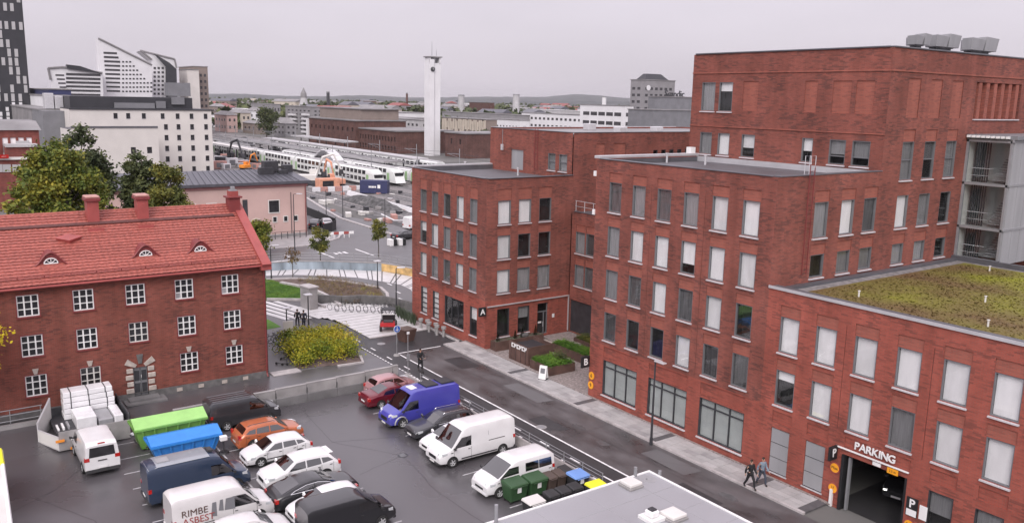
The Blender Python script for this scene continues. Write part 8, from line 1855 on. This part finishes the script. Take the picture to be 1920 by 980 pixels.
def carriage(label, X0, X1, Y, double=True, cab=0, z=.3, group='train carriages', green=True):
    t = thing('train_carriage', label, 'train carriage', ((X0+X1)/2, Y, 0), 0, group, world=True); h = 4.6 if double else 3.7; w_ = 1.55
    sec = [(-w_, .9), (-w_, h*.78), (-w_*.86, h*.92), (-w_*.5, h), (w_*.5, h), (w_*.86, h*.92), (w_, h*.78), (w_, .9)]
    x1s = X1-(3.0 if cab else 0)
    MB().hexa([(X0+.3, Y+a, b+z-.3) for a, b in sec], [(x1s, Y+a, b+z-.3) for a, b in sec]).build('body', 'train_white', t)
    if cab: MB().hexa([(x1s, Y+a, b+z-.3) for a, b in sec], [(X1-.4 if b < 2.6 else X1-2.0, Y+a*.86, min(b, h*.8)+z-.3) for a, b in sec]).build('nose', 'train_white', t); MB().box(X1-2.1, X1-1.3, Y-1.1, Y+1.1, 2.6, 3.4).build('windscreen', 'pane_dark', t)
    MB().box(X0+.3, x1s, Y-w_*.5, Y+w_*.5, h+z-.29, h+z-.15).build('roof_ridge', 'grey_light', t); MB().box(X0+.5, x1s-.3, Y-1.2, Y+1.2, .35, .95).build('bogie_skirt', 'metal_dark', t)
    L_ = x1s-X0
    for r, zz in enumerate((1.55, 3.2) if double else (2.0,)):
        for k in range(8):
            xx = X0+2.2+(L_-4.4)*(k+.5)/8; inst('window', cached(('trw', round(L_, 1)), lambda: MB().box(-(L_-4.4)/8*.36, (L_-4.4)/8*.36, -.03, .03, 0, .95).mesh('window', 'pane_dark', uv=False)), t, (xx, Y-w_, zz))
    for xx in (X0+1.4, x1s-1.4): MB().box(xx-.6, xx+.6, Y-w_-.04, Y-w_+.02, 1.0, 3.2).build('door', 'train_green' if green else 'grey_light', t)
    for xx in (X0+3.5, x1s-3.5): MB().cyl(xx, Y-.75, .1, .9, .3, n=8).build('bogie', 'metal_dark', t)
    return t
ords = ('first', 'second', 'third', 'fourth', 'fifth', 'sixth')
for k in range(5): carriage('%s carriage from the near end of the long double deck train on the nearest track' % ords[k], -211-k*26.4, -185.2-k*26.4, 93.3, True, cab=(k == 0))
for k in range(3): carriage('%s carriage from the near end of the second double deck train' % ords[k], -214-k*26.4, -188-k*26.4, 100.4, True, cab=(k == 0))
for k in range(2): carriage('%s wagon of the pale railcar close to wing A' % ords[k], -193-k*26.4, -167-k*26.4, 106.8, False, cab=(k == 0))
for k in range(4): carriage('%s carriage of the pale train behind the station canopies' % ords[k], -240-k*26.4, -214-k*26.4, 127, False, group='train carriages far platform', green=False)
for k in range(3): carriage('%s carriage of the distant train on the far left track' % ords[k], -330-k*26.4, -304-k*26.4, 84, False, group='train carriages far left', green=False)
def canopy(label, X0, X1, Y0, Y1, z, m):
    t = thing('platform_canopy', label, 'canopy', ((X0+X1)/2, (Y0+Y1)/2, 0), 0, 'platform canopies', world=True)
    ym = (Y0+Y1)/2; MB().hexa([(X0, Y0, z), (X1, Y0, z), (X1, Y1, z), (X0, Y1, z)], [(X0, Y0, z+.4), (X1, Y0, z+.4), (X1, Y1, z+.4), (X0, Y1, z+.4)]).build('roof', m, t); MB().box(X0, X1, Y0-.1, Y0, z-.1, z+.5).build('fascia', 'grey_light', t)
    x_ = X0+4
    while x_ < X1: MB().box(x_-.15, x_+.15, ym-.15, ym+.15, .6, z).build('column', 'metal_dark', t); x_ += 9
    MB().box(X0-10, X1+10, Y0+.8, Y1-.8, 0, .6).build('platform', 'concrete', t)
    for k in range(int((X1-X0)//12)): xx = X0+6+k*12; MB().box(xx, xx+2.2, ym-.6, ym+.6, .6, 2.6).build('shelter', 'pane_dark', t)
canopy('long dark grey platform canopy behind the double deck trains', -330, -203, 103.0, 109.5, 4.8, 'roof_grey'); canopy('pale platform canopy nearest the station halls', -330, -208, 114.5, 119.5, 5.0, 'grey_light'); canopy('white platform canopy at the foot of the brown station halls', -360, -305, 138, 144, 4.4, 'grey_light'); canopy('dark canopy of the far left platform', -400, -290, 96.5, 98.3, 4.6, 'metal_dark')
canopy('short canopy beside the left platform trains', -330, -265, 87.5, 90.5, 4.6, 'off_white')
for i in range(26):
    X = -150-(i//2)*24; Y = (97.0, 123.5)[i % 2]; t = thing('catenary_mast', 'catenary mast %s from the near end in the row %s' % (('one', 'two', 'three', 'four', 'five', 'six', 'seven', 'eight', 'nine', 'ten', 'eleven', 'twelve', 'thirteen')[i//2], ('between the double deck trains', 'beyond the dark platform canopy')[i % 2]), 'mast', (X, Y, 0), 0, 'catenary masts'); MB().cyl(0, 0, 0, 8.5, .16, .1, 6).build('post', 'metal_grey', t); MB().tube([(0, 0, 7), (0, -4, 7.3)], .07, 5).tube([(0, 0, 6), (0, -3.5, 7.2)], .05, 5).build('arm', 'metal_grey', t)
for i, (Y, lb) in enumerate(((93.3, 'overhead wire above the nearest long train'), (100.4, 'overhead wire above the second train'), (88.5, 'overhead wire over the empty track before the trains'), (121, 'overhead wire beyond the pale canopy'))):
    t = thing('overhead_wire', lb, 'wire', (-250, Y, 0), 0, 'overhead wires', world=True); MB().tube([(-440, Y, 6.4), (-150, Y, 6.4)], .035, 4).build('contact_wire', 'metal_dark', t); MB().tube([(-440, Y, 7.6)]+[(-440+k*24, Y, 7.6 if k % 2 == 0 else 6.9) for k in range(1, 13)], .03, 4).build('carrier_wire', 'metal_dark', t)
# arched white footbridge end, construction plant
p = gnd(588, 330, 0); br = thing('arched_shelter', 'white arched stair shelter above the near train', 'shelter', (-228, 97, 0), world=True)
arc = [(-232+i*1.2, 97, 4.5+2.6*math.sin(math.pi*i/12)) for i in range(13)]
MB().grid([[(x_, y_-1.4, z_) for x_, y_, z_ in arc], [(x_, y_+1.4, z_) for x_, y_, z_ in arc]]).build('roof', 'arena_white', br); MB().tube([(x_, 95.6, z_) for x_, y_, z_ in arc], .25, 5).build('rib', 'arena_white', br); MB().box(-232, -217.6, 95.7, 98.3, 0, 4.6).build('wall', 'grey_light', br)
def digger(label, loc, rz, m, sc_=1.0):
    t = thing('excavator', label, 'excavator', loc, rz, 'construction machines'); t.scale = (sc_,)*3
    for s in (-1, 1): bevel(MB().box(-1.9, 1.9, s*1.15-.3, s*1.15+.3, 0, .85).build('crawler', 'metal_dark', t), .2)
    bevel(MB().box(-2.2, 1.3, -1.25, 1.25, 1.0, 2.1).build('house', m, t), .1); bevel(MB().box(.1, 1.5, .2, 1.25, 2.1, 3.1).build('cab', m, t), .08); MB().box(1.5, 1.53, .3, 1.15, 2.2, 3.0).box(.3, 1.3, 1.25, 1.28, 2.2, 3.0).build('cab_window', 'pane_dark', t)
    MB().tube([(1.2, -.3, 1.8), (2.6, -.3, 5.4), (4.6, -.3, 6.0)], [.35, .3, .25], 6).build('boom', m, t); MB().tube([(4.6, -.3, 6.0), (6.0, -.3, 3.0)], [.25, .2], 6).build('arm', m, t); MB().hexa([(5.5, -.8, 2.2), (6.5, -.8, 2.2), (6.5, .2, 2.2), (5.5, .2, 2.2)], [(5.7, -.8, 3.1), (6.3, -.8, 3.1), (6.3, .2, 3.1), (5.7, .2, 3.1)]).build('bucket', 'metal_dark', t)
    return t
p = gnd(598, 352); digger('pale piling excavator beside the pink building roof', (p.x-6, p.y, 0), R(70), 'off_white', 1.3); p = gnd(630, 352); digger('orange excavator in front of the near train', (p.x, p.y, 0), R(185), 'excavator', 1.1); p = gnd(424, 312); digger('dark excavator at the edge of the white hotel', (p.x, p.y, 0), R(20), 'metal_dark', 1.4); p = gnd(430, 317); digger('bright orange machine beside the dark excavator', (p.x+6, p.y+3, 0), R(120), 'orange_paint', .8)
p = gnd(620, 354); t = thing('site_hut', 'orange steel site hut beside the tramway works', 'container', (-191, 82, 0), 0); bevel(MB().box(-1.3, 1.3, -2.6, 2.6, 0, 2.6).build('shell', 'excavator', t), .05, 1); MB().box(1.3, 1.34, -1.8, 1.0, .5, 2.1).build('opening', 'pane_dark', t)
a, b = Vector((-178.7, 84.6)), Vector((-174.6, 89.4)); ang = math.atan2((b-a).y, (b-a).x)
t = thing('shipping_container', 'dark blue steel container with white emblem by the tracks', 'container', (*((a+b)/2), 0), ang); bevel(MB().box(-3.2, 3.2, 0, 2.5, .15, 3.1).build('shell', 'container_blue', t), .06, 1)
for k in range(16): MB().box(-3.0+k*.38, -2.85+k*.38, -.04, 0, .3, 2.95).build('corrugation', 'container_blue', t)
for k in range(5): MB().box(-1.1+k*.36, -.82+k*.36, -.07, -.04, 1.45, 1.85).build('mark', 'white_paint', t)
MB().box(.95, 1.6, -.07, -.04, 1.35, 2.15).build('emblem', 'white_paint', t)
bl = thing('concrete_barrier', 'long white concrete barrier along the tramway works', 'barrier', (-160, 80, 0), world=True)
for k in range(14):
    x0 = -178.0+k*2.45; MB().hexa([(x0, 80.9-k*.16, 0), (x0+2.4, 80.75-k*.16, 0), (x0+2.4, 81.7-k*.16, 0), (x0, 81.85-k*.16, 0)], [(x0, 81.2-k*.16, 1.0), (x0+2.4, 81.05-k*.16, 1.0), (x0+2.4, 81.4-k*.16, 1.0), (x0, 81.55-k*.16, 1.0)]).build('barrier_block', 'arena_white', bl)
bl2 = thing('concrete_barrier', 'red and white barrier row in front of the orange hut', 'barrier', (-186, 82, 0), world=True)
for k in range(7): MB().box(-186.4, -185.6, 76.2+k*1.8, 77.9+k*1.8, 0, 1.1).build('barrier_block', 'chimney_cap' if k % 2 else 'arena_white', bl2)
# rubble heap
mb = MB(); rn = random.Random(6); rows = []
for i in range(15):
    r = []
    for j in range(9):
        u, v = i/14, j/8; h_ = 1.9*math.sin(math.pi*u)**.6*math.sin(math.pi*v)**.8*rn.uniform(.75, 1.1); r.append((-171+u*27, 76.0+v*4.2-u*1.0+rn.uniform(-.1, .1), h_))
    rows.append(r)
mb.grid(rows); tag(mb.build('rubble_heap', 'rubble', None), 'long dark grey rubble heap along the tramway works', 'rubble')
bp = thing('pipe_bundle', 'bent pale pipe frame leaning over the tram trench near wing A', 'pipes', (-127, 68, 0), world=True); MB().tube([(-136, 68.5, 1.4), (-133, 69.5, .6), (-128, 70, 1.2), (-124, 69, .4), (-122, 70.5, 1.6)], .12, 6).build('pipe', 'arena_white', bp)
struct('tram_trench', MB().poly([(-148, 69.3, .004), (-122, 68.3, .004), (-118, 70.6, .004), (-146, 71.6, .004)]), 'rubble')
rn = random.Random(12)
for i in range(46):
    px = rn.uniform(585, 770); py = rn.uniform(352, 425); p = gnd(px, py)
    if p.y < 64.5 or p.x > -124: continue
    k = rn.randrange(4); t = thing('building_material_stack', ('small pallet of grey concrete slabs on the tramway works', 'short bundle of pale planks on the tramway works', 'dark steel frame stack on the tramway works', 'pinkish stack of paving on the tramway works')[k], 'material', (p.x, p.y, 0), rn.uniform(-.4, .4), ('slab pallets', 'plank bundles', 'steel stacks', 'paving stacks')[k])
    l_, w_, h_ = rn.uniform(.8, 3), rn.uniform(.5, 1.1), rn.uniform(.3, .9)
    for q in range(3): bevel(MB().box(-l_/2+rn.uniform(0, .1), l_/2, -w_/2, w_/2, h_*q/3+.01, h_*(q+1)/3-.02).build('layer', ('concrete', 'off_white', 'metal_dark', 'chimney_cap')[k], t), .02, 1)
for i in range(60):
    px = rn.uniform(402, 545); py = rn.uniform(262, 318); p = gnd(px, py)
    if -345 < p.x < -240 and 78 < p.y < 92: continue
    k = rn.randrange(3); t = thing('parked_car_far', ('tiny pale car in the far left rail yard', 'tiny dark car in the far left rail yard', 'tiny silver car in the far left rail yard')[k], 'car', (p.x, p.y, 0), rn.choice((0, R(90), R(10))), ('far pale cars', 'far dark cars', 'far silver cars')[k])
    pm = ('train_white', 'metal_dark', 'grey_light')[k]
    bevel(MB().hexa([(-2.1, -.85, .25), (2.1, -.85, .25), (2.1, .85, .25), (-2.1, .85, .25)], [(-2.1, -.85, .9), (2.0, -.8, .78), (2.0, .8, .78), (-2.1, .85, .9)]).build('body', pm, t), .08); MB().hexa([(-1.9, -.8, .9), (1.0, -.8, .85), (1.0, .8, .85), (-1.9, .8, .9)], [(-1.4, -.62, 1.45), (.3, -.62, 1.45), (.3, .62, 1.45), (-1.4, .62, 1.45)]).build('cabin', 'pane_dark', t)
    for x_ in (-1.3, 1.3): MB().box(x_-.3, x_+.3, -.87, .87, 0, .6).build('axle_wheels', 'rubber', t)

rn = random.Random(44)
for i in range(34):
    px = rn.uniform(404, 560); py = rn.uniform(286, 318); p = gnd(px, py)
    if 90.5 < p.y < 103 or p.y > 125: continue
    k = rn.randrange(3); t = thing('site_container', ('white site container in the rail yard right of the hotel', 'pale grey site container in the rail yard right of the hotel', 'rusty pink site container in the rail yard right of the hotel')[k], 'container', (p.x, p.y, 0), rn.choice((0, R(90), R(15))), ('white site containers', 'grey site containers', 'pink site containers')[k])
    m_ = ('arena_white', 'grey_light', 'chimney_cap')[k]; l_ = rn.uniform(2, 5); h_ = rn.uniform(1.2, 2.8)
    bevel(MB().box(-l_/2, l_/2, -1.2, 1.2, .1, h_).build('shell', m_, t), .05, 1); MB().box(-l_/4, l_/4, -1.24, -1.2, .5, h_*.8).build('door', 'cladding_mid', t); MB().box(l_/2, l_/2+.04, -.8, .8, .3, h_*.85).build('end_door', 'cladding_mid', t)

# ================================================================== HAZE
hz = MB().box(-8800, 900, -3000, 8900, -2.5, 110).build('haze', 'white_paint', None, uv=False)
tag(hz, 'thin grey rain haze filling the air over the town', 'haze', kind='stuff')
m = bpy.data.materials.new('haze_air'); m.use_nodes = True; n = m.node_tree.nodes; n.clear()
o_ = n.new('ShaderNodeOutputMaterial'); v_ = n.new('ShaderNodeVolumePrincipled'); v_.inputs['Color'].default_value = (.86, .85, .88, 1); v_.inputs['Density'].default_value = HAZE_D; v_.inputs['Anisotropy'].default_value = 0.2
m.node_tree.links.new(v_.outputs[0], o_.inputs['Volume']); hz.data.materials.clear(); hz.data.materials.append(m)
for o in bpy.data.objects:
    if '_w' in o: del o['_w']
